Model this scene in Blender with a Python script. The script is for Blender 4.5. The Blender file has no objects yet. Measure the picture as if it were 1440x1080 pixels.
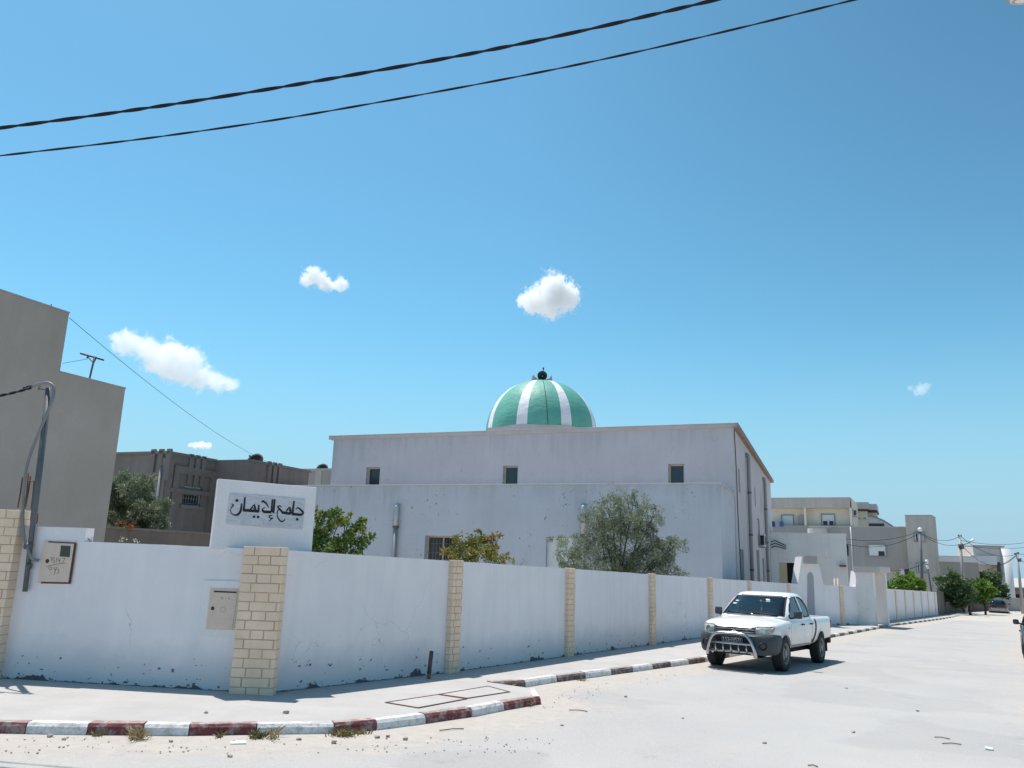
import bpy, bmesh, math, random
from math import sin, cos, pi, radians as R, hypot, atan2
from mathutils import Vector as V, Matrix, Quaternion
from mathutils.bvhtree import BVHTree
random.seed(7)
sc = bpy.context.scene
COL = sc.collection
# ---------------------------------------------------------------- camera model
F_, PIT, ROL, CZ = 1115.0, R(12.49), R(-1.79), 1.84
_right = V((1, 0, 0)); _fwd = V((0, cos(PIT), sin(PIT))); _down = V((0, sin(PIT), -cos(PIT)))
_r2 = _right * cos(ROL) + _down * sin(ROL)
_d2 = -_right * sin(ROL) + _down * cos(ROL)
CAM = V((0, 0, CZ))
def ray(px, py): return _r2 * ((px - 720) / F_) + _d2 * ((py - 540) / F_) + _fwd
def at(px, py, Y):
    d = ray(px, py); return CAM + d * (Y / d.y)
def onpl(px, py, P, az):
    """sight line met with the vertical plane through P running along compass angle az"""
    n = V((cos(az), -sin(az), 0)); d = ray(px, py)
    return CAM + d * (n.dot(V((P[0], P[1], 0)) - V((0, 0, 0))) / n.dot(d))
GS = 0.023; GD = V((sin(R(31)), cos(R(31)))); GC = V((-3.05, 11.2))
def gz(x, y):
    s = (x - GC.x) * GD.x + (y - GC.y) * GD.y
    return -GS * min(s, 95)
def ong(px, py, off=0.0):
    d = ray(px, py); a = d.z + GS * (d.x * GD.x + d.y * GD.y)
    b = off + GS * (GC.x * GD.x + GC.y * GD.y) - CZ
    return CAM + d * (b / a)
GN = V((GS * GD.x, GS * GD.y, 1)).normalized()
KH = 0.098
cam = bpy.data.cameras.new('camera'); camo = bpy.data.objects.new('camera', cam); COL.objects.link(camo)
cam.sensor_width = 36; cam.lens = F_ / 1440 * 36; cam.clip_start = 0.05; cam.clip_end = 8000
m = Matrix((( _r2.x, -_d2.x, -_fwd.x), (_r2.y, -_d2.y, -_fwd.y), (_r2.z, -_d2.z, -_fwd.z))).to_4x4()
m.translation = CAM; camo.matrix_world = m; sc.camera = camo

# ---------------------------------------------------------------- objects
def tag(o, label, cat, group=None):
    o['label'] = label; o['category'] = cat
    if group: o['group'] = group
    return o
def thing(name, label, cat, loc=(0, 0, 0), rotz=0, group=None, mtx=None):
    o = bpy.data.objects.new(name, None); COL.objects.link(o); o.empty_display_size = .2
    if mtx is not None: o.matrix_basis = mtx
    else: o.location = loc; o.rotation_euler = (0, 0, rotz)
    return tag(o, label, cat, group)
def obj(name, bm, mat, parent=None, local=False, smooth=False, angle=None):
    """one mesh object; geometry given in world space unless local"""
    bmesh.ops.recalc_face_normals(bm, faces=bm.faces)
    me = bpy.data.meshes.new(name); bm.to_mesh(me); bm.free()
    o = bpy.data.objects.new(name, me); COL.objects.link(o)
    for mm in (mat if isinstance(mat, (list, tuple)) else [mat]): me.materials.append(mm)
    if smooth or angle:
        for p in me.polygons: p.use_smooth = True
        if angle: sharp(me, angle)
    if parent:
        o.parent = parent
        if not local:
            inv = parent.matrix_basis.inverted()
            if parent.parent: inv = inv @ parent.matrix_parent_inverse.inverted() @ parent.parent.matrix_basis.inverted()
            o.matrix_parent_inverse = inv
    elif not local and len(me.vertices):
        xs = [v.co for v in me.vertices]
        lo = V((min(c.x for c in xs), min(c.y for c in xs), min(c.z for c in xs))); hi = V((max(c.x for c in xs), max(c.y for c in xs), max(c.z for c in xs)))
        c = (lo + hi) / 2; c.z = lo.z
        me.transform(Matrix.Translation(-c)); o.location = c
    return o
def sharp(me, angle):
    bm = bmesh.new(); bm.from_mesh(me)
    for e in bm.edges:
        e.smooth = not (len(e.link_faces) == 2 and e.calc_face_angle(0) > angle)
    bm.to_mesh(me); bm.free()
def struct(o): o['kind'] = 'structure'; return o
def B(): return bmesh.new()
class Frame:
    """local frame: u right along the front, v backwards, origin O"""
    def __init__(s, O, az): s.O = V((O[0], O[1], 0)); s.v = V((sin(az), cos(az), 0)); s.u = V((cos(az), -sin(az), 0)); s.az = az
    def p(s, u, v, z): return s.O + s.u * u + s.v * v + V((0, 0, z))
    def uv(s, P): d = V((P[0], P[1], 0)) - s.O; return d.dot(s.u), d.dot(s.v)
    def box(s, bm, u0, u1, v0, v1, z0, z1, bev=0, mi=0):
        vs = [bm.verts.new(s.p(a, b, c)) for c in (z0, z1) for a, b in ((u0, v0), (u1, v0), (u1, v1), (u0, v1))]
        return boxf(bm, vs, bev, mi)
def boxf(bm, vs, bev=0, mi=0):
    fs = [bm.faces.new([vs[i] for i in q]) for q in ((0, 3, 2, 1), (4, 5, 6, 7), (0, 1, 5, 4), (1, 2, 6, 5), (2, 3, 7, 6), (3, 0, 4, 7))]
    for f in fs: f.material_index = mi
    if bev:
        es = list({e for f in fs for e in f.edges})
        r = bmesh.ops.bevel(bm, geom=es, offset=bev, segments=2, affect='EDGES', profile=.5)
        for f in r['faces']: f.material_index = mi
    return fs
def box(bm, x0, x1, y0, y1, z0, z1, bev=0, mi=0):
    vs = [bm.verts.new((a, b, c)) for c in (z0, z1) for a, b in ((x0, y0), (x1, y0), (x1, y1), (x0, y1))]
    return boxf(bm, vs, bev, mi)
def obox(bm, M, sx, sy, sz, bev=0, mi=0):
    vs = [bm.verts.new(M @ V((a * sx / 2, b * sy / 2, c * sz / 2))) for c in (-1, 1) for a, b in ((-1, -1), (1, -1), (1, 1), (-1, 1))]
    return boxf(bm, vs, bev, mi)
def prism(bm, pts, off, mi=0):
    """polygon (world points) extruded by vector off"""
    a = [bm.verts.new(p) for p in pts]; b = [bm.verts.new(V(p) + off) for p in pts]; n = len(pts)
    fs = [bm.faces.new(a[::-1]), bm.faces.new(b)] + [bm.faces.new((a[i], a[(i + 1) % n], b[(i + 1) % n], b[i])) for i in range(n)]
    for f in fs: f.material_index = mi
    return fs
def tube(bm, pts, r, seg=8, cap=True, mi=0):
    pts = [V(p) for p in pts]; n = len(pts); rings = []
    t0 = (pts[1] - pts[0]).normalized(); nrm = t0.orthogonal().normalized()
    for i, p in enumerate(pts):
        t = (pts[min(i + 1, n - 1)] - pts[max(i - 1, 0)]).normalized()
        nrm = (nrm - t * nrm.dot(t)); nrm = nrm.normalized() if nrm.length > 1e-6 else t.orthogonal().normalized()
        b = t.cross(nrm); rr = r[i] if isinstance(r, (list, tuple)) else r
        rings.append([bm.verts.new(p + (nrm * cos(2 * pi * k / seg) + b * sin(2 * pi * k / seg)) * rr) for k in range(seg)])
    for i in range(n - 1):
        for k in range(seg):
            f = bm.faces.new((rings[i][k], rings[i][(k + 1) % seg], rings[i + 1][(k + 1) % seg], rings[i + 1][k])); f.material_index = mi; f.smooth = True
    if cap: bm.faces.new(rings[0][::-1]).material_index = mi; bm.faces.new(rings[-1]).material_index = mi
def lathe(bm, prof, seg=32, M=Matrix(), mi=0, close=False):
    rings = []
    for r, z in prof:
        if r < 1e-6: rings.append([bm.verts.new(M @ V((0, 0, z)))])
        else: rings.append([bm.verts.new(M @ V((r * cos(2 * pi * k / seg), r * sin(2 * pi * k / seg), z))) for k in range(seg)])
    prs = list(zip(rings, rings[1:])) + ([(rings[-1], rings[0])] if close else [])
    for a, b in prs:
        for k in range(seg):
            j = (k + 1) % seg
            if len(a) == 1 and len(b) == 1: continue
            if len(a) == 1: f = bm.faces.new((a[0], b[j], b[k]))
            elif len(b) == 1: f = bm.faces.new((a[k], a[j], b[0]))
            else: f = bm.faces.new((a[k], a[j], b[j], b[k]))
            f.material_index = mi; f.smooth = True
    return rings
def smoothpts(pts, n=6):
    """Catmull-Rom through pts"""
    pts = [V(p) for p in pts]; out = []
    for i in range(len(pts) - 1):
        p0 = pts[max(i - 1, 0)]; p1 = pts[i]; p2 = pts[i + 1]; p3 = pts[min(i + 2, len(pts) - 1)]
        for k in range(n):
            t = k / n
            out.append(.5 * ((2 * p1) + (p2 - p0) * t + (2 * p0 - 5 * p1 + 4 * p2 - p3) * t * t + (3 * p1 - p0 - 3 * p2 + p3) * t ** 3))
    out.append(pts[-1]); return out
def stroke2d(bm, pts, widths, place, th, n=5):
    """flat ribbon following 2-D points with varying width, given thickness; place(x,y,h)->point"""
    P = smoothpts([(p[0], p[1], w) for p, w in zip(pts, widths)], n); L = []; Rr = []
    for i, p in enumerate(P):
        t = P[min(i + 1, len(P) - 1)] - P[max(i - 1, 0)]; t.z = 0; t = t.normalized(); w = p.z / 2
        L.append((p.x - t.y * w, p.y + t.x * w)); Rr.append((p.x + t.y * w, p.y - t.x * w))
    vs = [[bm.verts.new(place(a[0], a[1], h)) for a in Q] for h in (th, 0) for Q in (L, Rr)]
    m_ = len(P)
    for i in range(m_ - 1):
        bm.faces.new((vs[0][i], vs[0][i + 1], vs[1][i + 1], vs[1][i]))
        bm.faces.new((vs[0][i], vs[2][i], vs[2][i + 1], vs[0][i + 1])); bm.faces.new((vs[1][i], vs[1][i + 1], vs[3][i + 1], vs[3][i]))
    for i in (0, m_ - 1): bm.faces.new((vs[0][i], vs[1][i], vs[3][i], vs[2][i]))
def disc2d(bm, x, y, r, place, th, n=16):
    a = [bm.verts.new(place(x + r * cos(2 * pi * k / n), y + r * sin(2 * pi * k / n), th)) for k in range(n)]
    b = [bm.verts.new(place(x + r * cos(2 * pi * k / n), y + r * sin(2 * pi * k / n), 0)) for k in range(n)]
    bm.faces.new(a)
    for k in range(n): bm.faces.new((a[k], a[(k + 1) % n], b[(k + 1) % n], b[k]))
def boolean(o, cutters, op='DIFFERENCE'):
    for c in cutters:
        md = o.modifiers.new('b', 'BOOLEAN'); md.object = c; md.operation = op; md.solver = 'EXACT'
    dg = bpy.context.evaluated_depsgraph_get(); dg.update()
    me = bpy.data.meshes.new_from_object(o.evaluated_get(dg)); old = o.data
    o.modifiers.clear(); o.data = me; bpy.data.meshes.remove(old)
    for c in cutters:
        d = c.data; bpy.data.objects.remove(c); bpy.data.meshes.remove(d)
    return o
def raw(bm, name='tmp'):
    bmesh.ops.recalc_face_normals(bm, faces=bm.faces)
    me = bpy.data.meshes.new(name); bm.to_mesh(me); bm.free()
    o = bpy.data.objects.new(name, me); COL.objects.link(o); return o
# ---------------------------------------------------------------- facade builder: a wall face with real openings
def facade(bm, P0, U, N, w, z0, z1, holes=(), d=.15, z1b=None, uvl=None):
    """face from P0 along U (length w) from z0 to z1 (z1b at the far end); holes (u0,u1,za,zb[,depth]); N outward"""
    us = sorted({0, w, *[h[0] for h in holes], *[h[1] for h in holes]}); zs = sorted({z0, z1, *[h[2] for h in holes], *[h[3] for h in holes]})
    def P(u, z, dd=0):
        if z1b is not None and z == z1: z = z1 + (z1b - z1) * u / w
        return P0 + U * u + V((0, 0, z)) - N * dd
    vc = {}
    def vt(u, z, dd=0):
        k = (round(u, 4), round(z, 4), round(dd, 4))
        if k not in vc: vc[k] = bm.verts.new(P(u, z, dd))
        return vc[k]
    def q(a):
        f = bm.faces.new([vt(*t) for t in a])
        if f.normal.length == 0: f.normal_update()
        return f
    for a, b in zip(us, us[1:]):
        for c, e in zip(zs, zs[1:]):
            mu, mz = (a + b) / 2, (c + e) / 2
            if any(h[0] < mu < h[1] and h[2] < mz < h[3] for h in holes): continue
            q(((a, c), (b, c), (b, e), (a, e)))
    for h in holes:
        a, b, c, e = h[:4]; dd = h[4] if len(h) > 4 else d
        q(((a, c), (a, e), (a, e, dd), (a, c, dd))); q(((b, c), (b, c, dd), (b, e, dd), (b, e)))
        q(((a, e), (b, e), (b, e, dd), (a, e, dd))); q(((a, c), (a, c, dd), (b, c, dd), (b, c)))
def shell(fr, u0, u1, v0, v1, z0, z1, front=(), right=(), left=(), d=.15):
    """four walls and a roof in a frame; front holes measured in frame u, right/left holes in frame v"""
    bm = B(); up = fr
    facade(bm, fr.p(u0, v0, 0), fr.u, -fr.v, u1 - u0, z0, z1, [(h[0] - u0, h[1] - u0) + tuple(h[2:]) for h in front], d)
    facade(bm, fr.p(u1, v0, 0), fr.v, fr.u, v1 - v0, z0, z1, [(h[0] - v0, h[1] - v0) + tuple(h[2:]) for h in right], d)
    facade(bm, fr.p(u0, v0, 0), fr.v, -fr.u, v1 - v0, z0, z1, [(h[0] - v0, h[1] - v0) + tuple(h[2:]) for h in left], d)
    facade(bm, fr.p(u0, v1, 0), fr.u, fr.v, u1 - u0, z0, z1)
    bm.faces.new([bm.verts.new(fr.p(a, b, z1)) for a, b in ((u0, v0), (u1, v0), (u1, v1), (u0, v1))])

    return bm
# ---------------------------------------------------------------- materials
class NT:
    def __init__(s, name):
        s.m = bpy.data.materials.new(name); s.m.use_nodes = True; s.t = s.m.node_tree; s.t.nodes.clear()
        s.out = s.n('ShaderNodeOutputMaterial'); s.b = s.n('ShaderNodeBsdfPrincipled'); s.l(s.b.outputs[0], s.out.inputs[0])
    def n(s, k, **kw):
        nd = s.t.nodes.new(k)
        for a, v in kw.items(): setattr(nd, a, v)
        return nd
    def l(s, a, b): s.t.links.new(a, b)
    def pos(s):
        return s.n('ShaderNodeNewGeometry').outputs['Position']
    def oc(s): return s.n('ShaderNodeTexCoord').outputs['Object']
    def uv(s): return s.n('ShaderNodeTexCoord').outputs['UV']
    def mapn(s, v, sc_=(1, 1, 1), loc=(0, 0, 0)):
        m_ = s.n('ShaderNodeMapping'); m_.inputs['Scale'].default_value = sc_; m_.inputs['Location'].default_value = loc; s.l(v, m_.inputs['Vector']); return m_.outputs[0]
    def noise(s, v, scale, det=4, rough=.6, dist=0):
        nd = s.n('ShaderNodeTexNoise'); nd.inputs['Scale'].default_value = scale; nd.inputs['Detail'].default_value = det
        nd.inputs['Roughness'].default_value = rough; nd.inputs['Distortion'].default_value = dist
        if v is not None: s.l(v, nd.inputs['Vector'])
        return nd.outputs['Fac']
    def ramp(s, f, *stops):
        r = s.n('ShaderNodeValToRGB'); e = r.color_ramp.elements
        while len(e) < len(stops): e.new(.5)
        for k, (p, c) in zip(e, stops):
            k.position = p; k.color = (c, c, c, 1) if isinstance(c, (int, float)) else (*c, 1)
        s.l(f, r.inputs[0]); return r.outputs[0]
    def mix(s, f, a, b, mode='MIX'):
        x = s.n('ShaderNodeMix', data_type='RGBA', blend_type=mode)
        for i, val in ((0, f), (6, a), (7, b)):
            if isinstance(val, (int, float)): x.inputs[i].default_value = val if i == 0 else (val, val, val, 1)
            elif isinstance(val, tuple): x.inputs[i].default_value = (*val[:3], 1)
            else: s.l(val, x.inputs[i])
        return x.outputs[2]
    def math(s, op, a, b=0.0, c=None):
        x = s.n('ShaderNodeMath', operation=op)
        for i, val in enumerate((a, b) if c is None else (a, b, c)):
            if isinstance(val, (int, float)): x.inputs[i].default_value = val
            else: s.l(val, x.inputs[i])
        return x.outputs[0]
    def bump(s, h, strength=.3, dist=.01):
        b = s.n('ShaderNodeBump'); b.inputs['Strength'].default_value = strength; b.inputs['Distance'].default_value = dist
        s.l(h, b.inputs['Height']); s.l(b.outputs[0], s.b.inputs['Normal'])
    def base(s, c):
        i = s.b.inputs['Base Color']
        if isinstance(c, tuple): i.default_value = (*c[:3], 1)
        else: s.l(c, i)
    def set(s, **kw):
        for k, v in kw.items(): s.b.inputs[k.replace('_', ' ')].default_value = v
        return s
def plain(name, c, rough=.6, metal=0, var=.12, scale=8, bump=0, spec=.4, coat=0):
    t = NT(name); v = t.oc(); n1 = t.noise(v, scale, 5)
    t.base(t.mix(n1, tuple(x * (1 - var) for x in c), tuple(min(1, x * (1 + var)) for x in c)))
    t.set(Roughness=rough, Metallic=metal); t.b.inputs['Specular IOR Level'].default_value = spec; t.b.inputs['Coat Weight'].default_value = coat
    if bump: t.bump(t.noise(v, scale * 6, 3), bump, .01)
    return t.m
def plaster(name, c, dark, amount=.5, scale=.6, streak=.4, bump=.25, grain=30, rough=.9, spots=0.0, spotcol=(.2, .19, .18), pits=0.0, top=None, drip=.6):
    """rendered wall: broad blotches, rain streaks, grain and chipped spots"""
    t = NT(name); v = t.pos()
    a = t.ramp(t.noise(v, scale, 6, .62), (.35, 0), (.72, 1))
    s_ = t.ramp(t.noise(t.mapn(v, (2.2, 2.2, .12)), 1.3, 5, .6), (.42, 0), (.75, 1))
    g = t.noise(v, grain, 4, .7)
    c1 = t.mix(t.math('MULTIPLY', a, amount), c, dark)
    c1 = t.mix(t.math('MULTIPLY', s_, streak), c1, dark)
    c1 = t.mix(t.math('MULTIPLY', t.ramp(g, (.3, 1), (.62, 0)), .14), c1, tuple(x * .5 for x in dark))
    if top is not None:                                   # run-off stains hanging from the roof edge
        sp_ = t.n('ShaderNodeSeparateXYZ'); t.l(v, sp_.inputs[0]); dn_ = t.math('SUBTRACT', top, sp_.outputs[2])
        ln = t.math('MULTIPLY', t.ramp(t.noise(t.mapn(v, (1.6, 1.6, .03)), 1.5, 5, .65), (.42, 0), (.8, 1)), 2.6)
        mk = t.ramp(t.math('SUBTRACT', ln, dn_), (0, 0), (.9, 1)); c1 = t.mix(t.math('MULTIPLY', mk, drip), c1, tuple(x * .62 for x in dark))
    if pits:
        p = t.ramp(t.noise(t.mapn(v, (1, 1, .6)), 9, 3, .55), (.60, 0), (.68, 1)); q = t.ramp(t.noise(v, .7, 2), (.45, 0), (.62, 1))
        c1 = t.mix(t.math('MULTIPLY', t.math('MULTIPLY', p, q), pits), c1, tuple(x * .5 for x in dark))
    if spots:
        p = t.ramp(t.noise(v, 6.5, 4, .6), (.645, 0), (.66, 1)); q = t.ramp(t.noise(v, .45, 2), (.5, 0), (.56, 1))
        c1 = t.mix(t.math('MULTIPLY', t.math('MULTIPLY', p, q), spots), c1, spotcol)
    t.base(c1); t.set(Roughness=rough); t.b.inputs['Specular IOR Level'].default_value = .2
    t.bump(t.math('ADD', g, t.math('MULTIPLY', t.noise(v, 5, 3), .8)), bump, .012)
    return t.m
def wallpaint(name='boundary_wall_paint', c=(.83, .785, .79), dark=(.66, .63, .64), peel=(.075, .075, .08)):
    """whitewashed wall with UV = (metres along, metres up): flaking strip along the foot, hair cracks, dirt streaks"""
    t = NT(name); v = t.pos(); uv = t.uv()
    sep = t.n('ShaderNodeSeparateXYZ'); t.l(uv, sep.inputs[0]); h = sep.outputs[1]
    a = t.ramp(t.noise(v, .9, 6, .62), (.38, 0), (.75, 1))
    s_ = t.ramp(t.noise(t.mapn(uv, (3.2, .22, 1)), 1.4, 6, .62), (.45, 0), (.78, 1))
    c1 = t.mix(t.math('MULTIPLY', a, .5), c, dark); c1 = t.mix(t.math('MULTIPLY', s_, .5), c1, dark)
    # greyish band near the foot
    dn = t.math('ADD', h, t.math('MULTIPLY', t.noise(t.mapn(uv, (1.6, 1.2, 1)), 2, 5), -.55))
    c1 = t.mix(t.math('MULTIPLY', t.ramp(dn, (0, 1), (.35, 0)), .5), c1, (.52, .54, .56))
    # flakes: dense at the very foot, sparse up to ~0.35 m
    fl = t.noise(t.mapn(uv, (7, 11, 1)), 1.0, 5, .65); big = t.noise(t.mapn(uv, (.8, .1, 1)), 1.3, 3)
    lim = t.math('MULTIPLY_ADD', big, 1.0, -.465)                       # local height of the flaked strip
    foot = t.math('LESS_THAN', t.math('ADD', h, t.math('MULTIPLY_ADD', fl, .30, -.13)), t.math('MULTIPLY', lim, .62))
    zone = t.math('LESS_THAN', h, t.math('MULTIPLY_ADD', big, .9, -.12))
    chips = t.math('MULTIPLY', t.math('GREATER_THAN', fl, .635), zone)
    line = t.math('LESS_THAN', t.math('ADD', h, t.math('MULTIPLY', fl, .05)), .034)  # thin dark line along the very foot
    pk = t.math('MAXIMUM', t.math('MAXIMUM', foot, chips), line)
    pc = t.mix(t.noise(v, 14, 4), peel, tuple(x * 2.2 for x in peel))
    c1 = t.mix(pk, c1, pc)
    # hair cracks
    vo = t.n('ShaderNodeTexVoronoi', feature='DISTANCE_TO_EDGE'); vo.inputs['Scale'].default_value = .55
    wv = t.n('ShaderNodeVectorMath', operation='ADD'); nz = t.n('ShaderNodeTexNoise'); nz.inputs['Scale'].default_value = 3; nz.inputs['Detail'].default_value = 6
    t.l(uv, nz.inputs['Vector']); sc2 = t.n('ShaderNodeVectorMath', operation='SCALE'); sc2.inputs['Scale'].default_value = .5; t.l(nz.outputs['Color'], sc2.inputs[0])
    t.l(uv, wv.inputs[0]); t.l(sc2.outputs[0], wv.inputs[1]); t.l(wv.outputs[0], vo.inputs['Vector'])
    ck = t.math('MULTIPLY', t.math('LESS_THAN', vo.outputs['Distance'], .0016), t.ramp(t.noise(v, .5, 2), (.57, 0), (.60, 1)))
    c1 = t.mix(t.math('MULTIPLY', ck, .45), c1, (.25, .25, .25))
    t.base(c1); t.set(Roughness=.88); t.b.inputs['Specular IOR Level'].default_value = .25
    t.bump(t.math('ADD', t.math('SUBTRACT', t.math('MULTIPLY', t.noise(v, 40, 4), .35), t.math('MULTIPLY', pk, 1.2)), t.math('MULTIPLY', t.noise(v, 3.5, 3), .8)), .35, .012)
    return t.m
M = {}
M['wall'] = wallpaint()
M['white'] = plaster('white_render', (.585, .565, .565), (.46, .445, .45), .6, .45, .32, .35, 34, pits=.30)
M['annex'] = plaster('white_annex_render', (.67, .655, .68), (.54, .53, .55), .6, .5, .30, .3, 34, spots=.8, pits=.10)
M['side'] = plaster('side_render', (.72, .70, .69), (.62, .62, .63), .4, .5, .35, .2, 26)
M['signwhite'] = plaster('sign_whitewash', (.82, .79, .79), (.64, .62, .63), .3, 1.2, .25, .2, 40)
M['concrete'] = plaster('raw_cement_render', (.45, .405, .375), (.35, .315, .29), .8, .38, .12, .3, 40, rough=.95)
M['brown'] = plaster('dark_cement_render', (.235, .205, .19), (.15, .13, .12), .8, .6, .6, .4, 22, rough=.95)
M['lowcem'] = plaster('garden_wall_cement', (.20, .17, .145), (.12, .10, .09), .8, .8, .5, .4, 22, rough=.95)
M['grey'] = plaster('grey_cement_render', (.54, .49, .445), (.36, .32, .285), .6, .3, .5, .2, 12, rough=.95)
M['greydk'] = plaster('dull_grey_render', (.40, .372, .35), (.30, .28, .262), .6, .3, .5, .2, 12, rough=.95)
M['cream'] = plaster('cream_paint', (.76, .70, .58), (.62, .56, .46), .4, .3, .3, .1, 12)
M['pink'] = plaster('pale_pink_render', (.62, .56, .52), (.50, .45, .42), .4, .3, .3, .1, 12)
M['brick'] = plaster('brick_wall', (.36, .22, .15), (.25, .15, .10), .6, .6, .3, .2, 12)
M['kiosk'] = plaster('white_lodge_render', (.86, .83, .79), (.62, .60, .57), .4, .5, .3, .2, 26, spots=.5)
M['stone'] = plaster('beige_stone', (.92, .71, .535), (.68, .51, .37), .7, 2.2, .2, .6, 60, rough=.95)
M['mortar'] = plain('mortar', (.56, .44, .31), .95, bump=.3)
M['dkglass'] = NT('dark_window_glass').set(Roughness=.08).m; M['dkglass'].node_tree.nodes['Principled BSDF'].inputs['Base Color'].default_value = (.02, .025, .03, 1)
M['tealglass'] = NT('teal_window_glass').set(Roughness=.12).m; M['tealglass'].node_tree.nodes['Principled BSDF'].inputs['Base Color'].default_value = (.025, .045, .06, 1)
M['dark'] = plain('dark_interior', (.015, .015, .016), .9)
M['beigeframe'] = plain('beige_window_frame', (.52, .43, .32), .6, var=.15)
M['whiteframe'] = plain('white_frame', (.72, .73, .74), .5)
M['shutter'] = plain('white_shutter', (.66, .68, .68), .5)
M['zinc'] = plain('zinc_pipe', (.42, .44, .46), .5, .5, var=.2, scale=5)
M['greypipe'] = plain('grey_plastic_pipe', (.26, .27, .28), .5, var=.2)
M['galv'] = plain('galvanised_steel', (.125, .135, .14), .55, .35, var=.3, scale=6, bump=.15)
M['conduit'] = plain('grey_conduit', (.20, .21, .22), .5, var=.25)
M['black'] = plain('black_rubber', (.012, .012, .014), .6)
M['cable'] = plain('black_cable', (.010, .011, .018), .8, var=.3, scale=30)
M['rust'] = plain('rusty_iron', (.13, .06, .035), .85, .2, var=.45, scale=20, bump=.3)
M['marble'] = None
M['ink'] = plain('dark_lettering_paint', (.012, .012, .016), .55)
M['steelmetal'] = plain('dark_horn_metal', (.05, .06, .065), .5, .5)
M['hornlight'] = plain('grey_horn_paint', (.38, .37, .36), .55, .1)
M['tan'] = plain('tan_door_paint', (.60, .47, .30), .6)
M['metalbox'] = plain('beige_cabinet_paint', (.66, .535, .44), .7, var=.12, scale=10, bump=.2)
M['bark'] = plain('bark', (.11, .085, .065), .95, var=.35, scale=14, bump=.6)
M['red'] = plain('red_trim', (.13, .03, .042), .7)
def marble():
    t = NT('grey_marble'); v = t.pos()
    n = t.noise(t.mapn(v, (.6, .6, 3.2)), 3.2, 6, .7, 1.2); k = t.ramp(n, (.42, (.60, .60, .64)), (.50, (.44, .45, .50)), (.56, (.58, .58, .62)), (.72, (.50, .50, .55)))
    t.base(k); t.set(Roughness=.45); return t.m
M['marble'] = marble()
def domegreen(name, c, d):
    t = NT(name); v = t.oc(); n = t.noise(v, .9, 4)
    t.base(t.mix(t.ramp(n, (.35, 0), (.7, 1)), c, d)); t.set(Roughness=.55); t.b.inputs['Specular IOR Level'].default_value = .3
    t.bump(t.noise(t.mapn(v, (1, 1, 1.6)), 2.6, 3, .5), .35, .10); return t.m
M['dgreen'] = domegreen('green_dome_paint', (.135, .40, .32), (.10, .34, .27))
M['dwhite'] = domegreen('white_rib_paint', (.80, .80, .81), (.70, .70, .72))
def road():
    t = NT('dusty_asphalt'); v = t.pos(); at_ = t.n('ShaderNodeAttribute', attribute_name='dust').outputs['Fac']
    fine = t.noise(v, 75, 4, .85); mid = t.noise(v, 7, 5, .65); big = t.noise(v, .35, 5, .6)
    asp = t.mix(t.ramp(fine, (.32, 0), (.68, 1)), (.25, .24, .235), (.50, .485, .465))
    asp = t.mix(t.math('MULTIPLY', t.ramp(big, (.35, 0), (.7, 1)), .5), asp, (.48, .46, .43))
    lanes = t.noise(t.mapn(v, (1.6, .10, 1), (0, 0, 0)), 1.1, 4)
    vr = t.n('ShaderNodeVectorRotate', rotation_type='Z_AXIS'); vr.inputs['Angle'].default_value = R(33); t.l(v, vr.inputs['Vector'])
    lanes = t.noise(t.mapn(vr.outputs[0], (1.3, .07, 1)), 1.2, 4)
    asp = t.mix(t.math('MULTIPLY', t.ramp(lanes, (.4, 0), (.65, 1)), .35), asp, (.40, .395, .385))
    sand = t.mix(t.ramp(mid, (.3, 0), (.7, 1)), (.405, .37, .33), (.47, .435, .395)); sand = t.mix(t.math('MULTIPLY', t.ramp(fine, (.3, 1), (.5, 0)), .35), sand, (.38, .31, .24))
    md = t.math('ADD', at_, t.math('MULTIPLY_ADD', t.math('ADD', mid, t.noise(v, 1.2, 5, .6)), .7, -.72))
    md = t.ramp(md, (.28, 0), (.62, 1))
    # dark pebbles, oil flecks
    pe = t.n('ShaderNodeTexVoronoi'); pe.inputs['Scale'].default_value = 13; t.l(v, pe.inputs['Vector'])
    ps = t.math('LESS_THAN', pe.outputs['Distance'], t.math('MULTIPLY', t.ramp(t.noise(v, 2.2, 3), (.40, 0), (.75, 1)), .16))
    st_ = t.ramp(t.noise(v, 1.6, 6, .7, .4), (.60, 0), (.70, 1)); asp = t.mix(t.math('MULTIPLY', st_, .48), asp, (.24, .235, .23))
    pt = t.ramp(t.noise(t.mapn(v, (.22, .22, .22)), 1.0, 3, .5), (.54, 0), (.56, 1)); asp = t.mix(t.math('MULTIPLY', pt, .22), asp, (.27, .265, .26))
    c = t.mix(md, asp, sand); c = t.mix(t.math('MULTIPLY', ps, .6), c, (.16, .14, .12))
    t.base(c); t.set(Roughness=.93); t.b.inputs['Specular IOR Level'].default_value = .2
    t.bump(t.math('ADD', t.math('MULTIPLY', fine, .35), t.math('MULTIPLY', mid, t.math('MULTIPLY', md, 1.6))), .5, .02); return t.m
M['road'] = road()
def pave():
    t = NT('pale_concrete_pavement'); v = t.pos(); n = t.noise(v, 1.1, 6, .65); f = t.noise(v, 60, 4, .7)
    c = t.mix(t.ramp(n, (.35, 0), (.7, 1)), (.385, .37, .355), (.455, .44, .425)); c = t.mix(t.math('MULTIPLY', t.ramp(f, (.3, 1), (.55, 0)), .3), c, (.34, .31, .28))
    t.base(c); t.set(Roughness=.92); t.bump(t.math('ADD', f, t.noise(v, 4, 4)), .35, .015); return t.m
M['pave'] = pave()
def soil(name, a, b):
    t = NT(name); v = t.pos(); n = t.noise(v, .6, 6, .65); c = t.mix(t.ramp(n, (.35, 0), (.7, 1)), a, b); t.base(c); t.set(Roughness=.95); t.bump(t.noise(v, 6, 5), .5, .05); return t.m
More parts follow.
